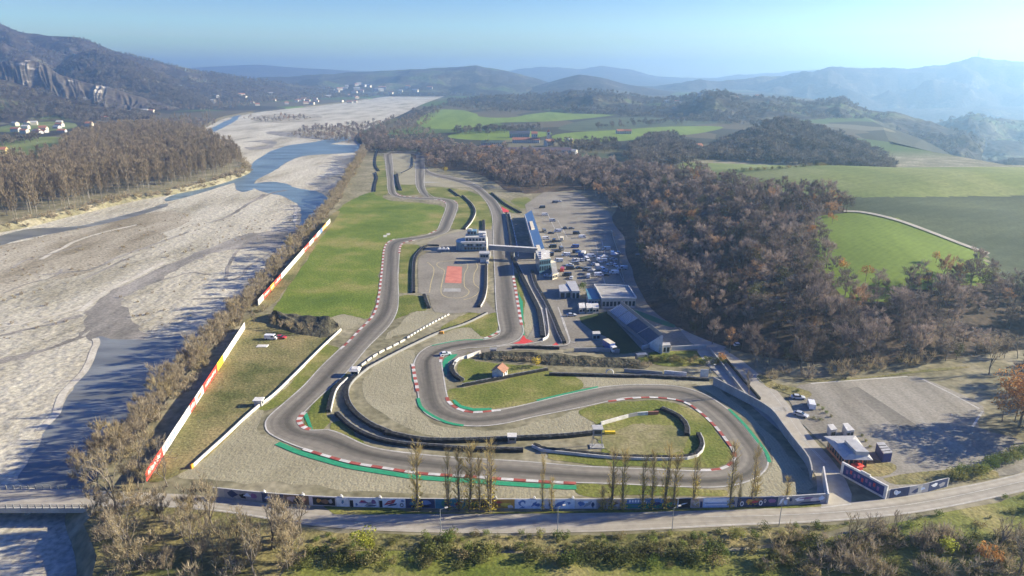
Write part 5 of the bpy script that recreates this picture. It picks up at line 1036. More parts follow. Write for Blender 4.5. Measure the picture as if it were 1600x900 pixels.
# earth bank behind the hut, and the dark bank by the river
def bank(label, front, back_, h, m=M_earth):
    A = resample(smooth(front, 4), 60); B = resample(smooth(back_, 4), 60); vs = []; rows = 7
    for i in range(60):
        for j in range(rows):
            t = j / (rows - 1); p = A[i].lerp(B[i], t); z = h * min(1, t * 1.7) if t < .75 else h * (1 - (t - .75) * 4)
            vs.append((p.x + .5 * noise.noise(p * .4), p.y + .5 * noise.noise(p * .4 + Vector((9, 0, 0))), max(-.05, z * (.85 + .5 * noise.noise(p * .15))) if 0 < j < rows - 1 else -.05))
    fs = [(i*rows+j, (i+1)*rows+j, (i+1)*rows+j+1, i*rows+j+1) for i in range(59) for j in range(rows - 1)]
    mb = MB(); mb.add(vs, fs); return tag(mb.build('earth_bank', m), label, 'bank')
bank('dark overgrown earth bank behind the red roofed hut', GP(Z('S6', (370,415),(700,430),(900,455),(1300,470),(1600,482))), GP(Z('S6', (370,380),(700,375),(900,385),(1300,410),(1600,430))), 2.6)
bank('dark shaded earth bank at the lower end of the big lawn', GP(Z('S5', (215,240),(320,262),(440,272),(505,240))), GP(Z('S5', (95,120),(220,140),(430,165),(520,205))), 4.5)
sheet('green_net_slope', plain('green_netting', (.035,.14,.075), .8), [Z('S7', (650,325),(740,350),(870,400),(970,440),(960,462),(850,430),(730,385))], 2, z=0.16)
# ---- painted wall along the road
base = smooth(GP([(335,776),(430,785.5),(520,791),(600,793),(800,794.5),(1000,794),(1200,791),(1290,786)]), 6)
wl = thing('painted_wall', 'long low roadside wall covered in colourful murals of racing cars', 'wall', tuple(base[len(base)//2]))
mb = MB(); wallstrip(mb, base, 2.75, .3); world_part(mb, 'wall', M_wall, wl)
def wallpt(px):
    best = min(range(len(base) - 1), key=lambda i: abs(proj(*base[i])[0] - px)); bx = [proj(*b)[0] for b in base]
    return Vector([np.interp(px, bx, [b[k] for b in base]) for k in range(3)])
PC = {k: plain('mural_' + k, c, .7) for k, c in dict(white=(.74,.75,.80), pale=(.62,.56,.56), navy=(.035,.05,.13), black=(.02,.02,.03), red=(.42,.05,.07), teal=(.05,.2,.28), blue=(.12,.2,.42), green=(.05,.22,.14), orange=(.5,.26,.06), brown=(.22,.13,.08), pink=(.46,.36,.36), grey=(.3,.3,.34), yellow=(.6,.45,.08), purple=(.2,.1,.25), sky=(.45,.56,.75)).items()}
def mural(a, b, bg, shapes):
    """one painted panel: slab proud of the wall, shapes laid on it as thin relief; shape = (kind, colour, u, v, w, h)"""
    P, Q_ = wallpt(a), wallpt(b); t = (Q_ - P); L = t.length; t.normalize(); nn = Vector((t.y, -t.x, 0)); mats = [PC[bg]]; mb = MB(); H_ = 2.6
    def pt(u, v, d): return P + t * (u * L) + nn * (.155 + d) + Vector((0, 0, v * H_ + .1))
    def slab(poly, d0, d1, mi):
        n = len(poly); vs = [pt(u, v, d0) for u, v in poly] + [pt(u, v, d1) for u, v in poly]; mb.add(vs, [(i, (i+1) % n, n + (i+1) % n, n + i) for i in range(n)] + [tuple(range(n, 2*n))], mi)
    slab([(.003,0),(.997,0),(.997,1),(.003,1)], 0, .03, 0)
    for k, (kind, col, u, v, w_, h_) in enumerate(shapes):
        if PC[col] not in mats: mats.append(PC[col])
        mi = mats.index(PC[col]); d0 = .03; d1 = .034 + .004 * k
        if kind == 'o': poly = [(u + w_ * math.cos(x), v + h_ * math.sin(x)) for x in np.linspace(0, 6.283, 13)[:-1]]
        elif kind == 'ring':
            for x0 in np.linspace(0, 6.283, 11)[:-1]:
                x1 = x0 + .62; slab([(u + w_ * math.cos(x0), v + h_ * math.sin(x0)), (u + w_ * math.cos(x1), v + h_ * math.sin(x1)), (u + w_ * .6 * math.cos(x1), v + h_ * .6 * math.sin(x1)), (u + w_ * .6 * math.cos(x0), v + h_ * .6 * math.sin(x0))][::-1], d0, d1, mi)
            continue
        elif kind == 'car': poly = [(u - w_, v - h_ * .6), (u - w_, v), (u - w_ * .55, v + h_ * .25), (u - w_ * .2, v + h_), (u + w_ * .35, v + h_), (u + w_ * .6, v + h_ * .2), (u + w_, v - h_ * .1), (u + w_, v - h_ * .6)]
        elif kind == 'b': poly = [(u - w_, v - h_), (u + w_, v - h_), (u + w_, v + h_), (u - w_, v + h_)]
        elif kind == 'z': poly = [(u - w_, v - h_), (u + w_ * .6, v - h_ * .3), (u + w_, v + h_), (u - w_ * .3, v + h_ * .4)]
        else:
            rr = random.Random(k * 7 + int(a)); poly = [(u + w_ * math.cos(x) * rr.uniform(.5, 1.1), v + h_ * math.sin(x) * rr.uniform(.5, 1.1)) for x in np.linspace(0, 6.283, 10)[:-1]]
        slab([(min(.99, max(.01, x)), min(.98, max(.02, y))) for x, y in poly], d0, d1, mi)
    return world_part(mb, 'mural_panel', mats, wl)
mural(352, 410, 'grey', [('x','navy',.2,.5,.18,.45),('x','black',.5,.4,.12,.4),('x','purple',.8,.5,.15,.4),('car','sky',.62,.55,.1,.22)])
mural(410.5, 445, 'navy', [('x','sky',.3,.5,.2,.3),('x','black',.7,.5,.2,.4)]); mural(445.5, 484, 'brown', [('x','pink',.3,.6,.2,.35),('x','black',.6,.4,.25,.4),('x','red',.8,.6,.1,.25)])
mural(484.5, 526, 'pale', [('b','black',.55,.5,.42,.42),('x','orange',.35,.55,.12,.25),('x','brown',.6,.5,.18,.3),('x','grey',.8,.55,.1,.25)])
mural(526.5, 546, 'white', [('x','blue',.5,.5,.12,.22),('x','teal',.55,.62,.08,.15)]); mural(546.5, 592, 'white', [('b','black',.08,.38,.06,.36),('car','purple',.5,.55,.16,.18),('z','grey',.7,.4,.2,.3),('x','red',.45,.68,.1,.1),('x','purple',.85,.62,.1,.3),('x','blue',.25,.3,.05,.2),('z','navy',.75,.18,.2,.12)])
mural(592.5, 634, 'white', [('b','black',.08,.4,.06,.36),('z','red',.42,.58,.24,.34),('z','navy',.5,.32,.2,.16),('z','pink',.4,.6,.1,.1),('ring','black',.86,.3,.07,.22),('x','blue',.9,.75,.08,.15)])
mural(634.5, 680, 'navy', [('x','teal',.3,.5,.25,.35),('x','blue',.7,.6,.22,.3),('x','black',.5,.2,.4,.15)]); mural(680.5, 728, 'teal', [('o','green',.35,.5,.16,.36),('o','navy',.38,.5,.09,.2),('z','red',.78,.6,.17,.32),('x','white',.85,.75,.1,.1),('x','blue',.6,.25,.3,.15)])
mural(728.5, 763, 'brown', [('x','green',.4,.5,.3,.35),('x','black',.75,.35,.2,.3),('x','red',.1,.7,.1,.2)]); mural(763.5, 804, 'orange', [('x','brown',.3,.5,.25,.35),('x','yellow',.7,.4,.25,.3),('x','pale',.85,.2,.15,.2),('x','black',.12,.55,.06,.2),('x','red',.4,.7,.15,.15)])
mural(804.5, 898, 'white', [('x','blue',.12,.55,.07,.42),('o','white',.13,.5,.035,.22),('z','blue',.12,.12,.05,.1),('z','blue',.32,.5,.05,.3),('x','blue',.38,.4,.05,.25),('z','blue',.45,.4,.03,.22),('x','blue',.58,.45,.03,.2),('z','sky',.5,.3,.02,.2),('z','blue',.74,.5,.1,.38),('x','blue',.9,.6,.03,.2)])
mural(898.5, 931, 'pale', [('x','blue',.3,.5,.2,.35),('z','grey',.6,.5,.2,.35),('x','navy',.85,.4,.1,.35),('x','white',.5,.7,.15,.2)]); mural(931.5, 977, 'pink', [('x','grey',.25,.6,.15,.25),('x','brown',.6,.5,.2,.2),('x','pale',.75,.3,.2,.2)])
mural(977.5, 1036, 'green', [('b','blue',.5,.74,.49,.25)] + [('b','white',.10 + .075 * k, .78, .022, .13) for k in range(6)] + [('x','teal',.3,.25,.25,.15),('x','navy',.8,.5,.15,.25),('x','white',.54,.62,.02,.15)])
mural(1036.5, 1057, 'brown', [('x','green',.4,.4,.3,.35),('x','orange',.3,.7,.2,.2),('x','grey',.8,.5,.12,.4)]); mural(1057.5, 1078, 'black', [('z','white',.45,.42,.2,.06),('z','sky',.6,.5,.2,.05),('x','white',.3,.35,.08,.06),('b','white',.04,.5,.03,.48)])
mural(1078.5, 1097, 'pink', [('b','navy',.88,.35,.1,.33),('x','pale',.4,.5,.25,.3)]); mural(1097.5, 1138, 'sky', [('b','white',.5,.78,.47,.16),('b','blue',.5,.45,.42,.03),('b','white',.5,.3,.42,.06)])
mural(1138.5, 1150, 'grey', [('x','navy',.5,.5,.35,.35)]); mural(1150.5, 1214, 'navy', [('ring','white',.12,.35,.045,.28),('ring','white',.58,.38,.045,.28),('ring','pale',.68,.6,.03,.2),('x','orange',.3,.6,.12,.3),('z','red',.42,.55,.14,.25),('x','brown',.5,.75,.2,.15),('x','yellow',.28,.4,.03,.3),('x','purple',.85,.6,.1,.3)])
mural(1214.5, 1238, 'grey', [('z','white',.2,.5,.15,.4),('x','sky',.5,.4,.2,.3),('x','navy',.8,.6,.15,.3)]); mural(1238.5, 1289, 'grey', [('x','white',.2,.6,.2,.25),('x','purple',.4,.7,.25,.1),('x','pale',.65,.5,.2,.3),('x','navy',.5,.2,.45,.15),('x','sky',.85,.6,.1,.3)])
for i in range(10):                                              # little lamps on top of the wall
    px = 415 + i * 60; p = wallpt(px); mb = MB().box(-.3,.3,-.3,.3,0,.35).tube((0,0,.35),(0,0,.7),.12,.2,6); o = mb.build('wall_lamp', M_white, origin=(0,0,0)); o.location = (p.x, p.y, 2.72); tag(o, 'small white lamp on top of the painted wall', 'lamp', 'lamps on the painted wall')
e2 = thing('painted_wall', 'grey roadside wall with white graffiti, right of the entrance sign', 'wall', G(1432, 770))
b2 = smooth(GP([(1386,779),(1420,774),(1450,768),(1480,760)]), 4); mb = MB(); wallstrip(mb, b2, 2.8, .3, hf=lambda i: 2.5 + .12 * (i % 3)); world_part(mb, 'wall', M_wall, e2); base_, wl_ = base, wl; base, wl = b2, e2
mural(1388, 1418, 'navy', [('x','sky',.4,.5,.2,.3),('ring','white',.3,.6,.1,.25)]); mural(1418.5, 1448, 'grey', [('x','navy',.4,.4,.3,.3),('x','sky',.7,.5,.2,.2)]); mural(1448.5, 1478, 'navy', [('x','white',.3,.6,.2,.25),('x','grey',.7,.4,.2,.3)])
base, wl = base_, wl_
# ---- banner walls beside the river
def banner(label, p0, p1, h, segs):
    A, B = G(*p0), G(*p1); e = thing('banner_wall', label, 'banner', A); t = (B - A); L = t.length; t.normalize(); nn = Vector((t.y, -t.x, 0))
    for a, b, m, marks in segs:
        mb = MB(); hh = h
        def pt(s, v, d): q = A + t * (s * L) + nn * d; return (q.x, q.y, v)
        vs = [pt(a, .25, 0), pt(b, .25, 0), pt(b, hh, 0), pt(a, hh, 0), pt(a, .25, .12), pt(b, .25, .12), pt(b, hh, .12), pt(a, hh, .12)]
        mb.add(vs, [(0,3,2,1),(4,5,6,7),(0,1,5,4),(1,2,6,5),(2,3,7,6),(3,0,4,7)])
        mats = [m]
        for k in range(marks[0] if marks else 0):                # brush-like lettering, too blurred in the photo to read
            rr = random.Random(k + int(a * 1000)); s0 = a + (b - a) * (.12 + .76 * k / marks[0]); w_ = (b - a) * .5 / marks[0]; v0 = hh * rr.uniform(.25, .38); v1 = hh * rr.uniform(.62, .82)
            mb.add([pt(s0, v0, .125), pt(s0 + w_, v0 + .2, .125), pt(s0 + w_ * 1.5, v1, .125), pt(s0 + w_ * .5, v1, .125)], [(0,1,2,3)], 1); mats = [m, marks[1]]
        world_part(mb, 'banner_panel', mats, e)
    mb = MB(); n = int(L / 5)
    for k in range(n + 1):
        q = A + t * (L * k / n) - nn * .1; mb.tube((q.x, q.y, -.1), (q.x, q.y, h - .1), .07, n=5); 
    world_part(mb, 'support_posts', M_pole, e); return e
def fr(*v): return [(x - v[0]) / (v[-1] - v[0]) for x in v]
f = fr(28,112,185,250,275,315,385,415,470,523)
def frac_ground(p0, p1, fs):                                     # photo fractions -> fractions of the real length
    A, B = G(*p0), G(*p1); L = (B - A).length; return [(G(p0[0] + (p1[0]-p0[0]) * s, p0[1] + (p1[1]-p0[1]) * s) - A).length / L for s in fs]
f = frac_ground((229,754), (383,514), f); BT = PC['blue']
banner('lower long banner wall, red and white with a yellow piece, by the river', (229,754), (383,514), 3.0, [(f[0],f[1],M_redp,(11,M_white)),(f[1],f[2],M_white,(5,BT)),(f[2],f[3],M_white,None),(f[3],f[4],M_redp,(3,M_white)),(f[4],f[5],M_white,(1,PC['brown'])),(f[5],f[6],M_redp,(8,M_white)),(f[6],f[7],M_yellowp,(4,PC['orange'])),(f[7],f[8],M_white,None),(f[8],f[9],M_white,None)])
f = frac_ground((404,478), (516,348), fr(120,160,215,245,300,480,520,555,580,605,625,655,685)); cs = [M_white, M_redp, M_orangep, M_redp, M_white, M_redp, M_white, M_redp, M_white, BT, M_orangep, M_white]
banner('upper banner wall in red, white, blue and orange beside the lawn', (404,478), (516,348), 3.0, [(f[i], f[i+1], cs[i], (3, M_white) if cs[i] in (M_redp, M_orangep) else None) for i in range(12)])
# ---- entrance sign
A, B = G(1313,741), G(1384,780); t = (B - A); L = t.length; t.normalize(); nn = Vector((t.y, -t.x, 0)); e = thing('entrance_sign', 'long navy sign board in a white frame at the circuit entrance', 'sign', A)
def sb(mb, s0, s1, d0, d1, z0, z1, mi=0):
    q = [A + t * s + nn * d for s, d in ((s0, d0), (s1, d0), (s1, d1), (s0, d1))]; return mb.prism([(p.x, p.y) for p in q], z0, z1, mi)
mb = MB(); sb(mb, 0, L, -.25, .25, -.05, .5); sb(mb, 0, L, -.25, .25, 3.3, 3.8); sb(mb, 0, .7, -.25, .25, .5, 3.3); sb(mb, L - .7, L, -.25, .25, .5, 3.3); world_part(mb, 'frame', M_white, e)
mb = MB(); sb(mb, .7, L - .7, -.15, .15, .5, 3.3)
for k in range(9): sb(mb, 1.5 + k * (L - 3) / 9, 1.5 + (k + .55) * (L - 3) / 9, .15, .17, 1.2 + .5 * (k % 2), 2.3 + .4 * ((k * 3) % 2), 1 + (k % 3 == 1))
world_part(mb, 'board', [M_navy, PC['purple'], PC['red']], e)
mb = MB(); sb(mb, L * .42, L * .62, -.2, .2, 3.8, 4.2); world_part(mb, 'top_plate', M_white, e)
# ---------------------------------------------------------------- buildings
def roof_quad(k, pts, z): return [(p.x, p.y) for p in GP(Z(k, *pts), z)]
def inset(poly, d):
    c = Vector((sum(p[0] for p in poly) / len(poly), sum(p[1] for p in poly) / len(poly))); out = []
    for p in poly:
        v = Vector(p) - c; out.append(tuple(c + v * max(.3, 1 - d / v.length)))
    return out
def facing(poly, i, z0, z1, n, wfrac=.7, d=.04):
    """n window panes along edge i of an outline"""
    a, b = Vector(poly[i]), Vector(poly[(i + 1) % len(poly)]); t = b - a; L = t.length; t.normalize(); c = Vector((sum(p[0] for p in poly) / len(poly), sum(p[1] for p in poly) / len(poly))); nn = Vector((t.y, -t.x))
    if nn.dot(a - c) < 0: nn = -nn
    mb = MB()
    for k in range(n):
        s0 = L * (k + (1 - wfrac) / 2) / n; s1 = s0 + L * wfrac / n; q = [a + t * s0 - nn * .05, a + t * s1 - nn * .05, a + t * s1 + nn * d, a + t * s0 + nn * d]; mb.prism([tuple(p) for p in q], z0, z1)
    return mb
def building(name, label, poly, z1, wm, rm, cat='building', ov=.35, wins=(), rt=.25, parapet=None):
    c = (sum(p[0] for p in poly) / len(poly), sum(p[1] for p in poly) / len(poly), 0); e = thing(name, label, cat, c)
    world_part(MB().prism(inset(poly, ov + .01), -.1, z1), 'walls', wm, e); mb = MB().prism(poly, z1 + .003, z1 + rt); r = world_part(mb, 'roof', rm, e)
    for i, a, b, n in wins: world_part(facing(inset(poly, ov), i, a, b, n), 'window', M_glass, e)
    if parapet:
        for i in range(len(poly)):
            a, b = poly[i], poly[(i + 1) % len(poly)]; m = MB(); wallstrip(m, [Vector((*a, 0)), Vector((*b, 0))], .7, .3, z1 + rt + .003); world_part(m, 'parapet', parapet, e)
    return e
# pit building, race tower
e = building('pit_building', 'long pit building with a flat blue roof beside the main straight', roof_quad('F5', [(512,325),(560,295),(645,550),(580,565)], 5), 5, M_wall, M_blueroof, wins=[(3, .3, 2.8, 14), (1, .3, 2.6, 12)])
for q in ([(545,375),(565,372),(580,420),(558,424)], [(588,535),(612,532),(625,572),(602,576)]):
    world_part(MB().prism(roof_quad('F5', q, 5.4), 5.26, 6.1), 'roof_hatch', M_cream, e)
m = MB(); a, b = [Vector((*p, 0)) for p in roof_quad('F5', [(514,328),(580,562)], 5)]; wallstrip(m, [a, b], .5, .3, 5.26); world_part(m, 'parapet', M_white, e)
Pp = roof_quad('F5', [(585,568),(648,556),(690,618),(612,628)], 8); e = building('race_tower', 'pale race tower with white skylights at the end of the pit building', Pp, 8, M_teal, M_wall, wins=[(2, 5.4, 7.2, 6), (2, 2.0, 4.4, 5)])
for k in range(4):
    y = 572 + 13 * k; world_part(MB().prism(roof_quad('F5', [(618,y),(676,y-8),(684,y-1),(624,y+7)], 8.4), 8.26, 8.75), 'skylight', M_white, e)
building('terrace_annex', 'low cream annex with a terrace beside the race tower', roof_quad('F5', [(688,650),(722,645),(735,715),(700,725)], 3), 3, M_cream, M_concr, wins=[(2, .8, 2.2, 3)])
# control tower on the infield
c = G(740, 392.5); e = thing('control_tower', 'grey and white stepped control building on the infield by the footbridge', 'building', c)
MB().box(-7.5,7.5,0,13,0,5.2).build('ground_floor', M_teal, e); MB().box(-5.2,7.3,2.2,12.6,5.203,8.0).build('middle_floor', M_wall, e); MB().box(-4.0,1.5,6.5,12.4,8.003,10.8).build('upper_floor', M_teal, e)
m = MB(); m.prism([(-7.5 + 3.4 * math.cos(a) * 1.0, 6.5 + 6.4 * math.sin(a)) for a in np.linspace(math.pi / 2, 1.5 * math.pi, 12)], 0, 5.0); m.build('curved_end', M_teal, e)
for x0, x1, y0, y1, z0, z1 in ((2.6,7.2,7.2,12.4,8.003,9.6),(5.6,7.4,3.0,6.4,8.003,9.0),(-3.4,-1.2,7.2,9.6,10.803,11.8)): MB().box(x0,x1,y0,y1,z0,z1).build('roof_unit', M_white, e)
for k in range(7): MB().box(-5.4 + 1.8 * k, -4.2 + 1.8 * k, -.05, .05, 1.0, 2.4).build('window', M_glass, e); MB().box(-5.4 + 1.8 * k, -4.2 + 1.8 * k, -.05, .05, 3.2, 4.4).build('window', M_glass if k % 3 else M_white, e)
for k in range(6): MB().box(-4.6 + 1.95 * k, -3.3 + 1.95 * k, 2.15, 2.25, 5.9, 7.3).build('window', M_glass, e)
for z in (2.75, 4.75): MB().box(-7.0, 7.5, -.9, -.0, z, z + .15).build('balcony', M_wall, e)
MB().box(-7.6,7.6,-.2,2.1,5.203,5.6).build('terrace_edge', M_white, e); MB().box(7.5,7.9,-.3,13.2,0,5.8).build('side_wall', M_white, e)
for k in range(3): MB().box(-3.6 + 1.8 * k, -2.5 + 1.8 * k, 6.44, 6.54, 8.8, 10.2).build('window', M_glass, e)
c = G(757, 410); e = thing('podium_tower', 'small white two storey tower under the left end of the footbridge', 'building', c)
MB().box(-2.4,2.4,-.5,4,0,2.4).build('ground_floor', M_white, e); MB().box(-2.7,2.7,-1.0,4.2,2.403,5.2).build('upper_floor', M_wall, e); MB().box(-3,3,-1.3,4.5,5.203,5.5).build('roof', M_metal, e)
for k in range(3): MB().box(-2.2 + 1.55 * k, -.9 + 1.55 * k, -1.06, -.9, 3.2, 4.6).build('window', M_glass, e)
MB().box(1.0,2.6,-3.0,-.6,0,1.4,top=.1).build('stair_base', M_white, e)
a, b = G(764, 402), G(839, 407); e = thing('footbridge', 'long grey covered footbridge across the main straight', 'footbridge', a, math.atan2((b - a).y, (b - a).x)); L = (b - a).length
MB().box(0,L,-1.1,1.1,4.6,4.9).build('deck', M_concr, e); MB().box(0,L,-1.2,1.2,7.2,7.4).build('roof', M_white, e)
for y in (-1.1, 1.0): MB().box(0,L,y,y+.1,4.903,7.197).build('side_panel', M_rail, e)
for x in (.6, L * .52, L - .6): MB().box(x-.3,x+.3,-.5,.5,0,4.597).build('pier', M_concr, e)
# awnings, lorry beside control tower
for i, x in enumerate((687, 693, 699)):
    c = G(x, 394); e = thing('marquee', ('white peaked tent leftmost of the three beside the control building', 'white peaked tent in the middle of the three beside the control building', 'white peaked tent nearest to the control building')[i], 'tent', c)
    m = MB(); m.add([(-1.2,-1.2,2),(1.2,-1.2,2),(1.2,1.2,2),(-1.2,1.2,2),(0,0,3.3)], [(0,1,4),(1,2,4),(2,3,4),(3,0,4),(3,2,1,0)]); m.build('canopy', M_white, e)
    for sx in (-1, 1):
        for sy in (-1, 1): MB().tube((sx*1.1,sy*1.1,0),(sx*1.1,sy*1.1,2),.05,n=5).build('pole', M_pole, e)
# paddock buildings
building('garage', 'white paddock garage, left half with a pale flat roof', roof_quad('S7', [(65,130),(135,122),(165,178),(72,182)], 3.2), 3.2, M_wall, M_metal, wins=[(2, .2, 2.6, 2)])
building('garage', 'white paddock garage, right half beside the green tree', roof_quad('S7', [(120,100),(195,98),(230,178),(168,178)], 3.6), 3.6, M_white, M_metal, wins=[(2, .2, 2.8, 2)])
building('paddock_hall', 'low paddock building with a teal roof', roof_quad('S7', [(275,158),(375,152),(392,238),(296,242)], 3.4), 3.4, M_wall, plain('teal_roof', (.10,.24,.30), .5), wins=[(2, .8, 2.4, 4)])
building('paddock_hall', 'large flat roofed hall with a white parapet behind the grandstand', roof_quad('S7', [(342,132),(608,142),(672,238),(402,242)], 4.2), 4.2, M_wall, M_concr, wins=[(2, 1, 3.2, 9), (1, 1, 3.2, 4)], parapet=M_white)
for i, x in enumerate((250, 307, 356)): building('cabin', ('white cabin leftmost of three by the lawn', 'white cabin in the middle of three by the lawn', 'white cabin rightmost of three by the lawn')[i], roof_quad('S7', [(x-30,272),(x+16,268),(x+24,305),(x-24,310)], 2.6), 2.6, M_wall, M_white, 'cabin', .1, wins=[(2, .9, 2.0, 2)])
building('kiosk', 'small blue grey kiosk on the lawn edge before the grandstand', roof_quad('S7', [(328,492),(385,490),(392,512),(330,514)], 2.6), 2.6, M_teal, M_wall, 'kiosk', .2, wins=[(2, .8, 2.0, 2)])
building('white_pavilion', 'white flat pavilion at the corner of the grandstand', roof_quad('S7', [(838,582),(930,578),(940,600),(850,606)], 3), 3, M_white, M_metal, 'pavilion', .2, wins=[(2, .5, 2.3, 3)])
# grandstand: stepped tiers
Fa, Fb = G(*Z('S7', (450,335))[0], 1.0), G(*Z('S7', (762,592))[0], 1.0); Ba, Bb = G(*Z('S7', (548,276))[0], 6.5), G(*Z('S7', (868,536))[0], 6.5)
e = thing('grandstand', 'blue seated grandstand with a white end wall facing the track', 'grandstand', (Fa.x, Fa.y, 0)); nst = 11
M_seat = plain('blue_seats', (.07,.11,.2), .5); M_seat2 = plain('pale_seats', (.5,.55,.64), .5); M_step = plain('stand_concrete', (.14,.145,.16), .8)
def gsp(s, t): return Fa.lerp(Fb, s).lerp(Ba.lerp(Bb, s), t)
for k in range(nst):
    m = MB()
    for s0, s1, mi in ((0, .22, 1), (.23, .46, 1), (.47, .73, 0), (.74, 1, 0)):
        q = [gsp(s0, k / nst), gsp(s1, k / nst), gsp(s1, (k + 1) / nst), gsp(s0, (k + 1) / nst)]; m.prism([(p.x, p.y) for p in q], -.05, 1 + 5.5 * k / nst, 2); 
        q2 = [gsp(s0 + .004, (k + .15) / nst), gsp(s1 - .004, (k + .15) / nst), gsp(s1 - .004, (k + .6) / nst), gsp(s0 + .004, (k + .6) / nst)]; m.prism([(p.x, p.y) for p in q2], 1 + 5.5 * k / nst + .003, 1.45 + 5.5 * k / nst, mi)
    world_part(m, 'seat_row', [M_seat, M_seat2, M_step], e)
m = MB(); q = [gsp(1.005, 0), gsp(1.03, 0), gsp(1.03, 1), gsp(1.005, 1)]; m.add([(p.x, p.y, z) for p, z in zip(q, (0,0,0,0))] + [(p.x, p.y, z) for p, z in zip(q, (1.6, 1.6, 7.6, 7.6))], [(0,3,2,1),(4,5,6,7),(0,1,5,4),(1,2,6,5),(2,3,7,6),(3,0,4,7)]); world_part(m, 'end_wall', M_white, e)
m = MB(); q = [gsp(0, 1.003), gsp(1, 1.003), gsp(1, 1.04), gsp(0, 1.04)]; m.prism([(p.x, p.y) for p in q], -.05, 8.2); world_part(m, 'back_wall', M_rail, e)
m = MB(); q = [gsp(0, -.06), gsp(1, -.06), gsp(1, -.03), gsp(0, -.03)]; m.prism([(p.x, p.y) for p in q], -.05, 1.9); world_part(m, 'front_rail', M_rail, e)
m = MB(); [m.add([(p.x, p.y, z) for p, z in zip([gsp(s, 0), gsp(s + .008, 0), gsp(s + .008, 1), gsp(s, 1)], (1.5, 1.5, 7, 7))] , [(0,1,2,3)]) for s in (.222, .462, .732)]; world_part(m, 'aisle', M_white, e)
# hut with a red roof
def house(label, px, py, w_, d_, h, rh, rz, wm, rm, name='house', cat='house', wins=True, group=None, z=0.0, chim=False):
    c = G(px, py, z); e = thing(name, label, cat, c, rz, group); MB().box(-w_/2, w_/2, -d_/2, d_/2, -.2, h).build('walls', wm, e)
    m = MB().gable(-w_/2, w_/2, -d_/2, d_/2, h + .003, h + rh, ov=.4); r = m.build('roof', rm, e)
    m = MB()
    for sx in (-1, 1): m.add([(sx*w_/2, -d_/2, h), (sx*w_/2, d_/2, h), (sx*w_/2, 0, h + rh - .05)], [(0,1,2)])
    m.build('gable_wall', wm, e)
    if chim: MB().box(w_*.2, w_*.2+.6, .3, .9, h + rh*.3, h + rh + .8).build('chimney', M_tile, r)
    if wins:
        n = max(2, int(w_ / 3))
        for sy in (-1, 1):
            for k in range(n):
                for zz in ((1.0,) if h < 4.5 else (1.0, 4.0)): MB().box(-w_/2 + w_*(k+.3)/n, -w_/2 + w_*(k+.7)/n, sy*d_/2-.06, sy*d_/2+.06, zz, zz+1.3).build('window', M_glass, e)
    return e
e = house('small white hut with an orange tiled gable roof on the infield', 781, 587, 3.8, 4.2, 2.5, 1.4, R(68), M_white, M_orange, 'hut', 'hut')
# entrance office with hipped metal roof
Pq = roof_quad('S8', [(635,556),(790,553),(876,672),(736,669)], 3.4); e = building('entrance_office', 'low office with a big pale metal roof and raised skylight by the entrance', inset(Pq, 1.2), 3.1, M_tile, M_metal, ov=.3, wins=[(2, .8, 2.4, 5), (3, .8, 2.4, 7)], rt=.12)
cc = roof_quad('S8', [(690,582),(770,580),(835,645),(762,643)], 4.3); k0 = [(p[0], p[1], 3.25) for p in Pq] + [(p[0], p[1], 4.3) for p in cc]; world_part(MB().add(k0, [(0,1,5,4),(1,2,6,5),(2,3,7,6),(3,0,4,7),(4,5,6,7),(3,2,1,0)]), 'hip_roof', M_metal, e)
world_part(MB().prism(roof_quad('S8', [(738,576),(788,573),(856,634),(794,632)], 5.2), 4.0, 5.2), 'skylight', M_metal, e)
building('shed', 'small white shed behind the entrance office, on the left', roof_quad('S8', [(655,506),(682,503),(702,528),(672,532)], 2.6), 2.6, M_wall, M_white, 'shed', .1, wins=[(2, .8, 2.0, 1)])
building('shed', 'white open sided shed behind the entrance office, on the right', roof_quad('S8', [(728,500),(752,498),(786,532),(750,536)], 2.7), 2.7, M_wall, M_white, 'shed', .1, wins=[(2, .2, 2.2, 2)])
e = building('container', 'dark shipping container with a pale striped top beside the office', roof_quad('S8', [(890,592),(926,590),(968,640),(925,645)], 2.8), 2.8, M_navy, M_metal, 'container', .05)
for k in range(1, 4):
    q0 = [890 + k * 9, 592 + k * 13]; q1 = [926 + k * 10.5, 590 + k * 12.5]; a, b = [Vector((*p, 0)) for p in roof_quad('S8', [q0, q1], 3.05)]; m = MB(); wallstrip(m, [a, b], .06, .25, 3.053); world_part(m, 'roof_rib', M_tyre, e)
c = G(1338, 734); e = thing('red_kiosk', 'red booth with a slanted awning in front of the office', 'kiosk', c, R(20)); MB().box(-1.2,1.2,-.9,.9,0,1.5).build('counter', M_redp, e); MB().box(-1.3,1.3,-1.2,.9,1.503,1.8,top=.2).build('awning', M_redp, e)
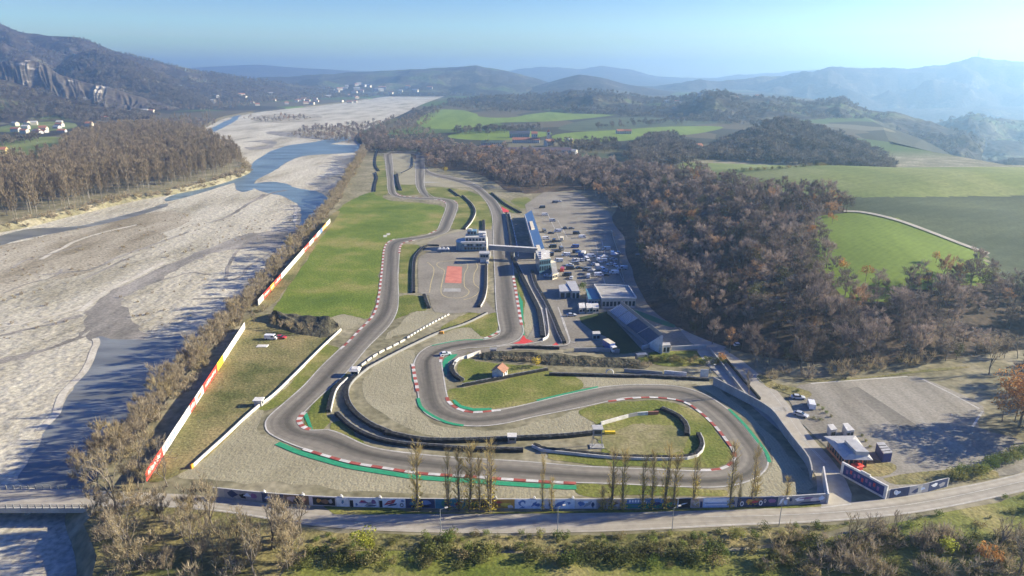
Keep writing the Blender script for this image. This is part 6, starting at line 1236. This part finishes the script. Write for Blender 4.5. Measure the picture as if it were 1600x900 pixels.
# marshal posts
c = G(*Z('S5', (622,505))[0]); e = thing('marshal_post', 'white roofed marshal cabin at the end of the striped wall', 'marshal post', c); MB().box(-1.3,1.3,-1.3,1.3,0,2.2).build('cabin', M_wall, e); MB().box(-1.9,1.9,-1.9,1.9,2.203,2.9,top=.8).build('roof', M_white, e); MB().box(-1.0,1.0,-1.36,-1.25,1.0,1.9).build('window', M_glass, e)
c = G(800, 690); e = thing('marshal_post', 'grey square marshal box on the return road barrier', 'marshal post', c); MB().box(-1.2,1.2,-1,1,0,2.0).build('cabin', M_rail, e); MB().box(-1.35,1.35,-1.15,1.15,2.003,2.2).build('roof', M_white, e); MB().box(-.8,.8,-1.06,-.95,1.0,1.7).build('window', M_glass, e)
c = G(*Z('S3', (370,232))[0]); e = thing('marshal_tower', 'open frame marshal tower with a grey cabin on a concrete base', 'tower', c)
MB().box(-2,2,-1.2,1.2,0,.25).build('base', M_concr, e); MB().box(-1.2,1.2,-1,1,4.0,6.0).build('cabin', M_rail, e); MB().box(-1.5,1.5,-1.3,1.3,6.003,6.25).build('roof', M_metal, e); MB().box(-.9,.9,-1.07,-.95,4.7,5.7).build('window', M_glass, e)
for sx in (-1, 1):
    for sy in (-.8, .8): MB().tube((sx*1.5,sy,.25),(sx*1.1,sy,4.0),.08,n=5).build('leg', M_pole, e)
m = MB(); m.tube((-1.4,-.8,.6),(1.2,-.8,3.6),.05,n=4); m.tube((1.4,-.8,.6),(-1.2,-.8,3.6),.05,n=4); m.build('brace', M_pole, e)
c = G(*Z('S6', (455,368))[0]); e = thing('marshal_post', 'white framed marshal shelter at the end of the garden wall', 'marshal post', c); MB().box(-1.1,1.1,-.8,.8,0,2.2).build('cabin', M_white, e); MB().box(-1.3,1.3,-1,1,2.203,2.4).build('roof', M_rail, e); MB().box(-.7,.7,-.86,-.75,.8,1.8).build('window', M_glass, e)
c = G(405, 633); e = thing('marshal_post', 'small white marshal hut on the left of the white wall', 'marshal post', c); MB().box(-1.2,1.2,-1,1,0,1.9).build('cabin', M_wall, e); MB().box(-1.5,1.5,-1.3,1.3,1.903,2.2).build('roof', M_white, e); MB().box(1.17,1.27,-.5,.5,.6,1.5).build('window', M_glass, e)
c = G(*Z('S7', (462,830))[0]); e = thing('arch_gate', 'small white arched hoop on the barrier line below the bank', 'arch', c); m = MB()
for k in range(8): a0, a1 = math.pi * k / 8, math.pi * (k + 1) / 8; m.tube((1.2*math.cos(a0), 0, 1.2 + .9*math.sin(a0)), (1.2*math.cos(a1), 0, 1.2 + .9*math.sin(a1)), .22, n=6)
m.build('arch', M_white, e)
for sx in (-1.2, 1.2): MB().tube((sx,0,0),(sx,0,1.2),.22,n=6).build('post', M_white, e)
c = G(1100, 591); e = thing('info_board', 'white square board beside the access road wall', 'board', c); MB().box(-1.4,1.4,-.1,.1,.5,3.4).build('panel', M_white, e); [MB().tube((x,0,0),(x,0,.5),.08,n=5).build('post', M_pole, e) for x in (-1,1)]
def post(label, px, py, h, name='light_mast', head=True, cat='lamp post', arm=1.2, group=None):
    c = G(px, py); e = thing(name, label, cat, c, R(20), group); MB().tube((0,0,0),(0,0,h),.10,.06,7).build('pole', M_pole, e)
    if head: MB().tube((0,0,h-.05),(arm,0,h+.15),.05,n=5).build('arm', M_pole, e); MB().box(arm-.1,arm+.6,-.18,.18,h+.1,h+.28).build('lamp_head', M_wall, e)
    return e
for x, y, h, lb in ((689,834,6.5,'street lamp post opposite the lone poplar'),(871,833,7,'street lamp post opposite the blue portrait mural'),(1050,828,6,'street lamp post opposite the green mural'),(1217,822,7,'street lamp post opposite the dark blue mural'),(1109,592,5,'lamp post beside the white square board'),(1183,566,6,'lamp post by the bare tree on the service road'),(803,365,6,'tall thin mast beside the main straight')): post(lb, x, y, h, 'street_lamp')
m = MB(); a, b = G(-40, 765.5), G(142, 767.5)
# bridge over the river: railings and parapet
deckU = [G(x, 764.5) for x in (-300, 0, 148)]; deckL = [G(x, 794.5) for x in (-300, 0, 148)]
e = thing('road_bridge', 'low concrete road bridge with railings over the river', 'bridge', G(60, 780)); m = MB(); P = [(p.x, p.y) for p in deckU] + [(p.x, p.y) for p in deckL[::-1]]; m.prism(P, -1.3, .08); world_part(m, 'deck', M_concr, e)
for nm, line in (('upper', deckU), ('lower', deckL)):
    pr = resample(line, 40)
    for i, p in enumerate(pr): m = MB().box(p.x-.12, p.x+.12, p.y-.12, p.y+.12, .083, 1.15); world_part(m, 'post', M_rail, e)
    m = MB(); [wallstrip(m, line, .12, .06, z) for z in (.5, .95)]; world_part(m, 'railing', M_rail, e)
for x in (-120, 40): c0, c1 = G(x, 768, -1.3), G(x, 790, -1.3); m = MB(); wallstrip(m, [Vector((c0.x, c0.y, 0)), Vector((c1.x, c1.y, 0))], 2.9, 1.0, RB - .2); world_part(m, 'pier', M_concr, e)
# ---------------------------------------------------------------- vehicles
PAINT = {k: plain('car_' + k, c, .25, .6) for k, c in dict(white=(.72,.72,.72), silver=(.45,.47,.5), dark=(.03,.035,.05), grey=(.16,.17,.19), red=(.4,.04,.04), blue=(.05,.1,.3), black=(.015,.015,.018)).items()}
def car(label, px, py, rz, col, L=4.3, w_=1.75, h=1.45, van=False, group=None, name='parked_car', cat='car'):
    e = thing(name, label, cat, G(px, py), rz, group); a, b = L / 2, w_ / 2; m = MB()
    prof = [(-a,.35),(-a,.85),(-a*.82,.95),(a*.35,.98),(a*.8,.86),(a,.7),(a,.35)] if not van else [(-a,.35),(-a,h),(a*.55,h),(a*.78,1.15),(a,.95),(a,.35)]
    n = len(prof); vs = [(x, -b, z) for x, z in prof] + [(x, b, z) for x, z in prof]; m.add(vs, [(i, (i+1)%n, n+(i+1)%n, n+i) for i in range(n)] + [tuple(range(n)), tuple(range(2*n-1, n-1, -1))]); m.build('body', PAINT[col], e)
    if not van:
        q = [(-a*.8,.96),(-a*.6,h-.06),(a*.05,h-.06),(a*.42,.97)]; n = 4; m = MB(); vs = [(x, -b*.88, z) for x, z in q] + [(x, b*.88, z) for x, z in q]; m.add(vs, [(i, (i+1)%n, n+(i+1)%n, n+i) for i in range(n)] + [(0,1,2,3),(7,6,5,4)]); m.build('windows', M_glass, e)
        MB().box(-a*.61, a*.06, -b*.86, b*.86, h-.055, h, top=.04).build('roof', PAINT[col], e)
    else:
        MB().box(a*.57, a*.74, -b*.85, b*.85, 1.2, h-.15).build('windshield', M_glass, e)
        for s in (-1, 1): MB().box(a*.1, a*.5, s*b-.02 if s > 0 else -b-.02, s*b+.02 if s > 0 else -b+.02, 1.15, h-.25).build('side_window', M_glass, e)
    for sx in (-.62, .62):
        for sy in (-1, 1): MB().tube((sx*a, sy*b*.98-.1, .32),(sx*a, sy*b*.98+.1, .32),.32,n=10).build('wheel', M_tyre, e)
    return e
car('silver car parked by the car park corner, upper of two', 1247, 623, R(-12), 'silver'); car('silver car parked on the forecourt, lower of two', 1251, 650, R(-40), 'silver'); car('white van parked between the two silver cars', 1267, 636, R(75), 'white', 4.8, 1.9, 2.1, True, cat='van', name='parked_van')
car('white car on the track beside the left hairpin kerb', 696, 555, R(20), 'white', name='track_car'); car('white recovery vehicle on the left grass by the dark bank', 424, 530, R(-5), 'white', 5.0, 1.9, 2.0, True, cat='van', name='recovery_van')
car('red car behind the white recovery vehicle', 439, 529, R(-5), 'red'); car('white and dark camper on the slope below the grandstand', 1004, 562, R(15), 'grey', 5.2, 2.0, 2.4, True, cat='camper', name='camper_van')
car('pale blue car beside the lawn corner', 893, 494, R(5), 'silver'); car('white car parked at the wood edge by the road', 1154, 541, R(10), 'white')
e = thing('box_truck', 'cream topped truck with a blue box on the lawn edge', 'truck', G(952, 546), R(-65)); MB().box(-3,2,-1.2,1.2,.6,3.2).build('cargo_box', PAINT['blue'], e); MB().box(-3.02,2.02,-1.22,1.22,3.203,3.3).build('box_roof', M_cream, e); MB().box(2.05,3.6,-1.1,1.1,.5,2.4,top=.1).build('cab', PAINT['white'], e); MB().box(3.5,3.62,-.9,.9,1.4,2.1).build('windshield', M_glass, e)
for sx in (-2, 2.8):
    for sy in (-1.1, 1.1): MB().tube((sx,sy-.15,.45),(sx,sy+.15,.45),.45,n=10).build('wheel', M_tyre, e)
random.seed(5)
cols = ['white','silver','dark','grey','white','dark','red','blue','white','black']; words = {'white':'white','silver':'silver','dark':'dark','grey':'grey','red':'red','blue':'blue','black':'black'}
spots = [('F5', 645,440,'grey'),('F5', 690,452,'dark'),('F5', 655,490,'white'),('F5', 785,418,'dark'),('F5', 826,420,'grey'),('F5', 710,505,'dark'),('F5', 700,545,'black'),('F5', 735,573,'dark'),('F5', 850,545,'blue'),('F5', 860,580,'dark'),('F5', 855,632,'white'),('F5', 872,634,'white'),('F5', 890,634,'white'),('F5', 906,634,'silver'),('F5', 930,630,'white'),('F5', 900,605,'blue'),('F5', 1015,640,'white'),('F5', 1035,640,'silver'),('F5', 820,690,'dark'),('F5', 815,668,'white'),('F5', 825,752,'white'),('F5', 670,738,'white'),('F5', 710,740,'white'),('F5', 1100,590,'white'),('F5', 1132,585,'white'),('F5', 1108,628,'silver'),('F5', 1085,662,'silver'),('F5', 1122,670,'white'),('F5', 1035,700,'white'),('F5', 1060,703,'white'),('F5', 1052,733,'dark'),('F5', 1170,690,'silver'),('F5', 1285,610,'grey'),('F5', 745,238,'white'),('F5', 715,245,'grey'),('F5', 630,280,'dark'),('F5', 930,700,'grey'),('F5', 795,735,'dark'),('F5', 880,686,'dark'),('F5', 985,662,'silver')] + [('F5', 735,440,'white'),('F5', 760,560,'grey'),('F5', 790,600,'white'),('F5', 680,600,'dark'),('F5', 740,640,'white'),('F5', 765,700,'red'),('F5', 850,660,'grey'),('F5', 960,610,'white'),('F5', 1010,735,'white'),('F5', 940,745,'silver'),('F5', 1110,720,'white'),('F5', 1060,560,'silver'),('F5', 900,480,'white'),('F5', 860,455,'dark'),('F5', 650,330,'white'),('F5', 700,370,'silver')]
cnt = {}
for k, x, y, c_ in spots:
    px, py = Z(k, (x, y))[0]; van = (x * 7 + y) % 5 == 0
    where = 'in the far paddock' if py < 345 else 'beside the pit building' if px < 872 and py < 410 else 'in the middle of the paddock' if px < 925 else 'in the shaded part of the paddock'
    kind = 'van' if van else 'car'; car(f'{words[c_]} {kind} parked {where}', px, py, random.choice([0, R(180), R(10), R(80), R(-75)]), c_, 4.9 if van else 4.3, 1.8, 2.1 if van else 1.45, van, group=f'{words[c_]} {kind}s {where}', cat=kind, name='parked_' + kind)
# ---------------------------------------------------------------- villages and farms
for x, y, w_, d_, h, rh, rz, wm, rm, lb, nm in ((838,241,92,14,6,3,R(-3),M_wall,plain('barn_roof',(.14,.11,.12),.6),'very long low barn with a dull purple roof in the far farmyard','barn'),(770,228,34,12,5,3,R(-5),M_wall,plain('green_roof',(.10,.14,.12),.6),'green roofed barn at the left end of the far farm','barn'),(822,223,42,14,5,3,R(-4),M_wall,M_tile,'brown roofed barn behind the very long barn','barn'),(760,238,16,10,6,3,R(5),M_yel,M_tile,'yellow farmhouse left of the very long barn','house'),(858,228,13,10,6,4,R(30),M_cream,M_orange,'house with an orange roof below the church tower','house'),(812,215,34,11,7,4,R(-2),M_wall,plain('slate_roof',(.10,.11,.14),.6),'long slate roofed house in the far hamlet','house'),(835,216,10,10,8,3,R(0),M_cream,M_tile,'cream house beside the slate roofed one','house'),(783,240,6,5,5,2,0,M_white,M_wall,'small white shed at the corner of the long barn','shed'),(892,240,16,9,4,2,R(-25),M_white,M_wall,'white roofed shed at the right end of the long barn','shed'),(969,209,14,9,5,3,R(10),M_cream,M_tile,'small farmhouse on the green field, left of a pair','house'),(981,209,12,9,5,3,R(-5),M_cream,M_tile,'small farmhouse on the green field, right of a pair','house'),(1090,232,12,9,4,3,R(20),M_cream,M_tile,'pale cottage beside the dark copse','house')):
    house(lb, x, y, w_, d_, h, rh, rz, wm, rm, nm, nm)
c = G(857, 223); e = thing('church_tower', 'pale church bell tower in the far hamlet', 'church tower', c); MB().box(-2.6,2.6,-2.6,2.6,0,16).build('shaft', M_cream, e); MB().box(-2.9,2.9,-2.9,2.9,16.003,16.6).build('cornice', M_white, e); m = MB(); m.add([(-2.6,-2.6,16.6),(2.6,-2.6,16.6),(2.6,2.6,16.6),(-2.6,2.6,16.6),(0,0,21)], [(0,1,4),(1,2,4),(2,3,4),(3,0,4)]); m.build('spire', M_tile, e)
for sy in (-1,): MB().box(-.8,.8,-2.66,-2.55,12.5,15).build('belfry_opening', M_glass, e)
for x, lb in ((888,'yellow silo left of a pair in the far farm'),(893,'yellow silo right of a pair in the far farm')): 
    e = thing('silo', lb, 'silo', G(x, 232)); MB().tube((0,0,0),(0,0,13),2.2,n=12).build('tank', M_yel, e); MB().tube((0,0,13.003),(0,0,14.6),2.3,.3,12).build('cap', M_metal, e)
hs = [(3,243,14,10,8,3,M_yel,'yellow two storey house at the left edge, beside the plantation'),(8,258,10,8,6,3,M_yel,'second yellow house partly behind the plantation at the left edge')]
for x, y, w_, d_, h, rh, wm, lb in hs: house(lb, x, y, w_, d_, h, rh, R(15), wm, M_tile, chim=True)
random.seed(3)
for i in range(16):
    x = random.uniform(22, 100); y = 178 + (100 - x) * .02 + random.uniform(0, 16) + 14; house('small pale house in the left hamlet', x, y, random.uniform(10, 16), 9, random.choice([3.5, 6]), 2.5, random.uniform(-.5, .5), random.choice([M_cream, M_cream, M_wall]), M_tile if i % 3 else M_wall, wins=False, group='houses of the left hamlet')
for x, y, w_, wm, lb in ((198,168,20,M_yel,'yellow house in the upper left hamlet'),(165,177,16,M_cream,'cream house left in the upper hamlet'),(174,175,14,M_white,'white house by the cream house in the upper hamlet'),(213,167,5,M_white,'narrow white building right of the yellow house'),(226,165,20,M_white,'white long house at the right of the upper hamlet'),(237,166,14,M_cream,'cream house at the right end of the upper hamlet'),(140,187,12,M_cream,'red roofed house above the plantation')): house(lb, x, y + 10, w_, 11, 6, 3, R(5), wm, M_tile if wm is not M_white else M_wall, wins=False)
for i in range(34):
    x = random.uniform(380, 560); y = random.uniform(151, 166) - (x - 380) * .02; house('tiny pale house in the villages beyond the left bank', x, y, random.uniform(10, 20), 10, 6, 3, random.uniform(-.6, .6), random.choice([M_cream, M_cream, M_wall]), M_tile, wins=False, group='houses beyond the left bank')
def hillhouse(H, n, t0, t1, c0, c1, label, group, s=1.0):
    A = H[1]; cN, rN, _ = A.shape
    for i in range(n):
        p = A[int(random.uniform(c0, c1) * cN), int(random.uniform(t0, t1) * (rN - 9))]; e = thing('house', label, 'house', tuple(p), random.uniform(-.6, .6), group); w_ = random.uniform(12, 24) * s
        MB().box(-w_/2, w_/2, -5*s, 5*s, -6, 7*s).build('walls', random.choice([M_cream, M_wall, M_cream]), e); MB().gable(-w_/2, w_/2, -5*s, 5*s, 7*s + .003, 10*s).build('roof', M_tile if i % 2 else M_metal, e)
hillhouse(HILLS[3], 36, .05, .35, .2, .6, 'tiny white house in the far town on the hill foot', 'houses of the far town', 1.5)
hillhouse(HILLS[11], 14, .04, .3, .45, .95, 'tiny pale house on the slope of the left mountain', 'houses on the left mountain', 1.2)
hillhouse(HILLS[5], 6, .6, .95, .4, .6, 'pale farmhouse on the central ridge', 'farmhouses of the central ridge', .9)
for i, (x, w_, h) in enumerate(((738,60,26),(748,40,40),(755,55,30),(764,40,22),(560,110,14),(600,140,14),(640,120,12),(655,70,12))):
    p = G(x, 143.5 if i < 4 else 140.5); e = thing('factory_block', 'white factory building catching the sun in the hazy valley', 'factory', p, 0, 'white factory buildings in the far valley'); MB().box(-w_/2, w_/2, -15, 15, 0, h).build('walls', M_white, e); MB().box(-w_/2-1, w_/2+1, -16, 16, h+.003, h+2).build('roof', M_metal, e)
for i, x in enumerate((742, 768)): e = thing('chimney_stack', ('tall white chimney at the left of the far factory', 'tall white chimney at the right of the far factory')[i], 'chimney', G(x, 143.5)); MB().tube((0,0,0),(0,0,62),4,3,8).build('shaft', M_white, e); MB().tube((0,0,62.003),(0,0,66),3.3,3.3,8).build('rim', M_rail, e)
A = HILLS[1][1]; q = max(A.reshape(-1, 3), key=lambda p: p[2] if abs(proj(*p)[0] - 1530) < 4 and p[1] < 7100 else -1e9)
e = thing('radio_mast', 'thin radio mast on top of the right hand mountain', 'mast', tuple(q)); MB().tube((0,0,-10),(0,0,45),4,1.5,6).build('shaft', M_pole, e); MB().tube((0,0,45),(0,0,70),1.2,.5,5).build('antenna', M_pole, e); MB().tube((0,0,38),(0,0,43),6,6,8).build('platform', M_pole, e)
for k, (k_, x, y, lb) in enumerate((('F5', 880, 596, 'blue and white awning among the white cars in the middle paddock'),('F5', 1040, 625, 'white awning in the shaded middle of the paddock'),('F5', 690, 665, 'cream awning beside the race tower'),('F5', 1115, 610, 'white gazebo by the paddock fence'),('F5', 960, 720, 'grey awning left of the shaded parked cars'))):
    p = Z(k_, (x, y))[0]; e = thing('awning', lb, 'awning', G(*p), .3 * k); m = MB(); m.add([(-2.4,-1.8,2.2),(2.4,-1.8,2.2),(2.4,1.8,2.2),(-2.4,1.8,2.2),(0,0,3.1)], [(0,1,4),(1,2,4),(2,3,4),(3,0,4),(3,2,1,0)]); m.build('canopy', [M_blueroof, M_white, M_cream, M_white, M_rail][k], e)
    for sx in (-2.3, 2.3):
        for sy in (-1.7, 1.7): MB().tube((sx,sy,0),(sx,sy,2.2),.05,n=5).build('pole', M_pole, e)
for k, (x, y, lb) in enumerate(((905,600,'white race trailer beside the blue awning'),(760,500,'pale trailer alone in the upper paddock'),(1000,690,'white trailer in the shaded lower paddock'),(700,700,'small white trailer by the race tower annex'))):
    p = Z('F5', (x, y))[0]; e = thing('trailer', lb, 'trailer', G(*p), R(75 + 9 * k)); MB().box(-2.6,2.6,-1.1,1.1,.55,2.7).build('box', M_white if k % 2 == 0 else M_cream, e); MB().box(2.603,3.6,-.06,.06,.5,.62).build('drawbar', M_pole, e)
    for sx in (-.4, .5):
        for sy in (-1.1, 1.1): MB().tube((sx,sy-.1,.35),(sx,sy+.1,.35),.35,n=10).build('wheel', M_tyre, e)
# small things on the circuit
for x, y, s, lb, m_ in ((410,541,2.2,'white sheet lying on the left grass','w'),(690,521,.9,'orange marker block at the barrier end by the striped wall','o')):
    p = G(x, y); tag(MB().box(-s, s, -s*.6, s*.6, 0, .25 if m_ == 'w' else .9, top=.15).build('ground_sheet' if m_ == 'w' else 'marker_block', M_white if m_ == 'w' else M_orangep, origin=(0, 0, 0)), lb, 'sheet' if m_ == 'w' else 'block').location = p
for x, y, lb in ((602,371,'white flag box on the big lawn by the bend'),(607,368,'white board standing beside the flag box on the lawn')):
    e = thing('track_board', lb, 'board', G(x, y), .4); MB().box(-1.2,1.2,-.08,.08,.3,1.6).build('panel', M_white, e); [MB().tube((a_,0,0),(a_,0,.3),.06,n=5).build('post', M_pole, e) for a_ in (-.8,.8)]
p = G(953, 678); tag(MB().box(-1.6,1.6,-.5,.5,0,.9,top=.1).build('crash_cushion', M_yellowp, origin=(0,0,0)), 'yellow crash cushion below the patched infield wall', 'cushion').location = p
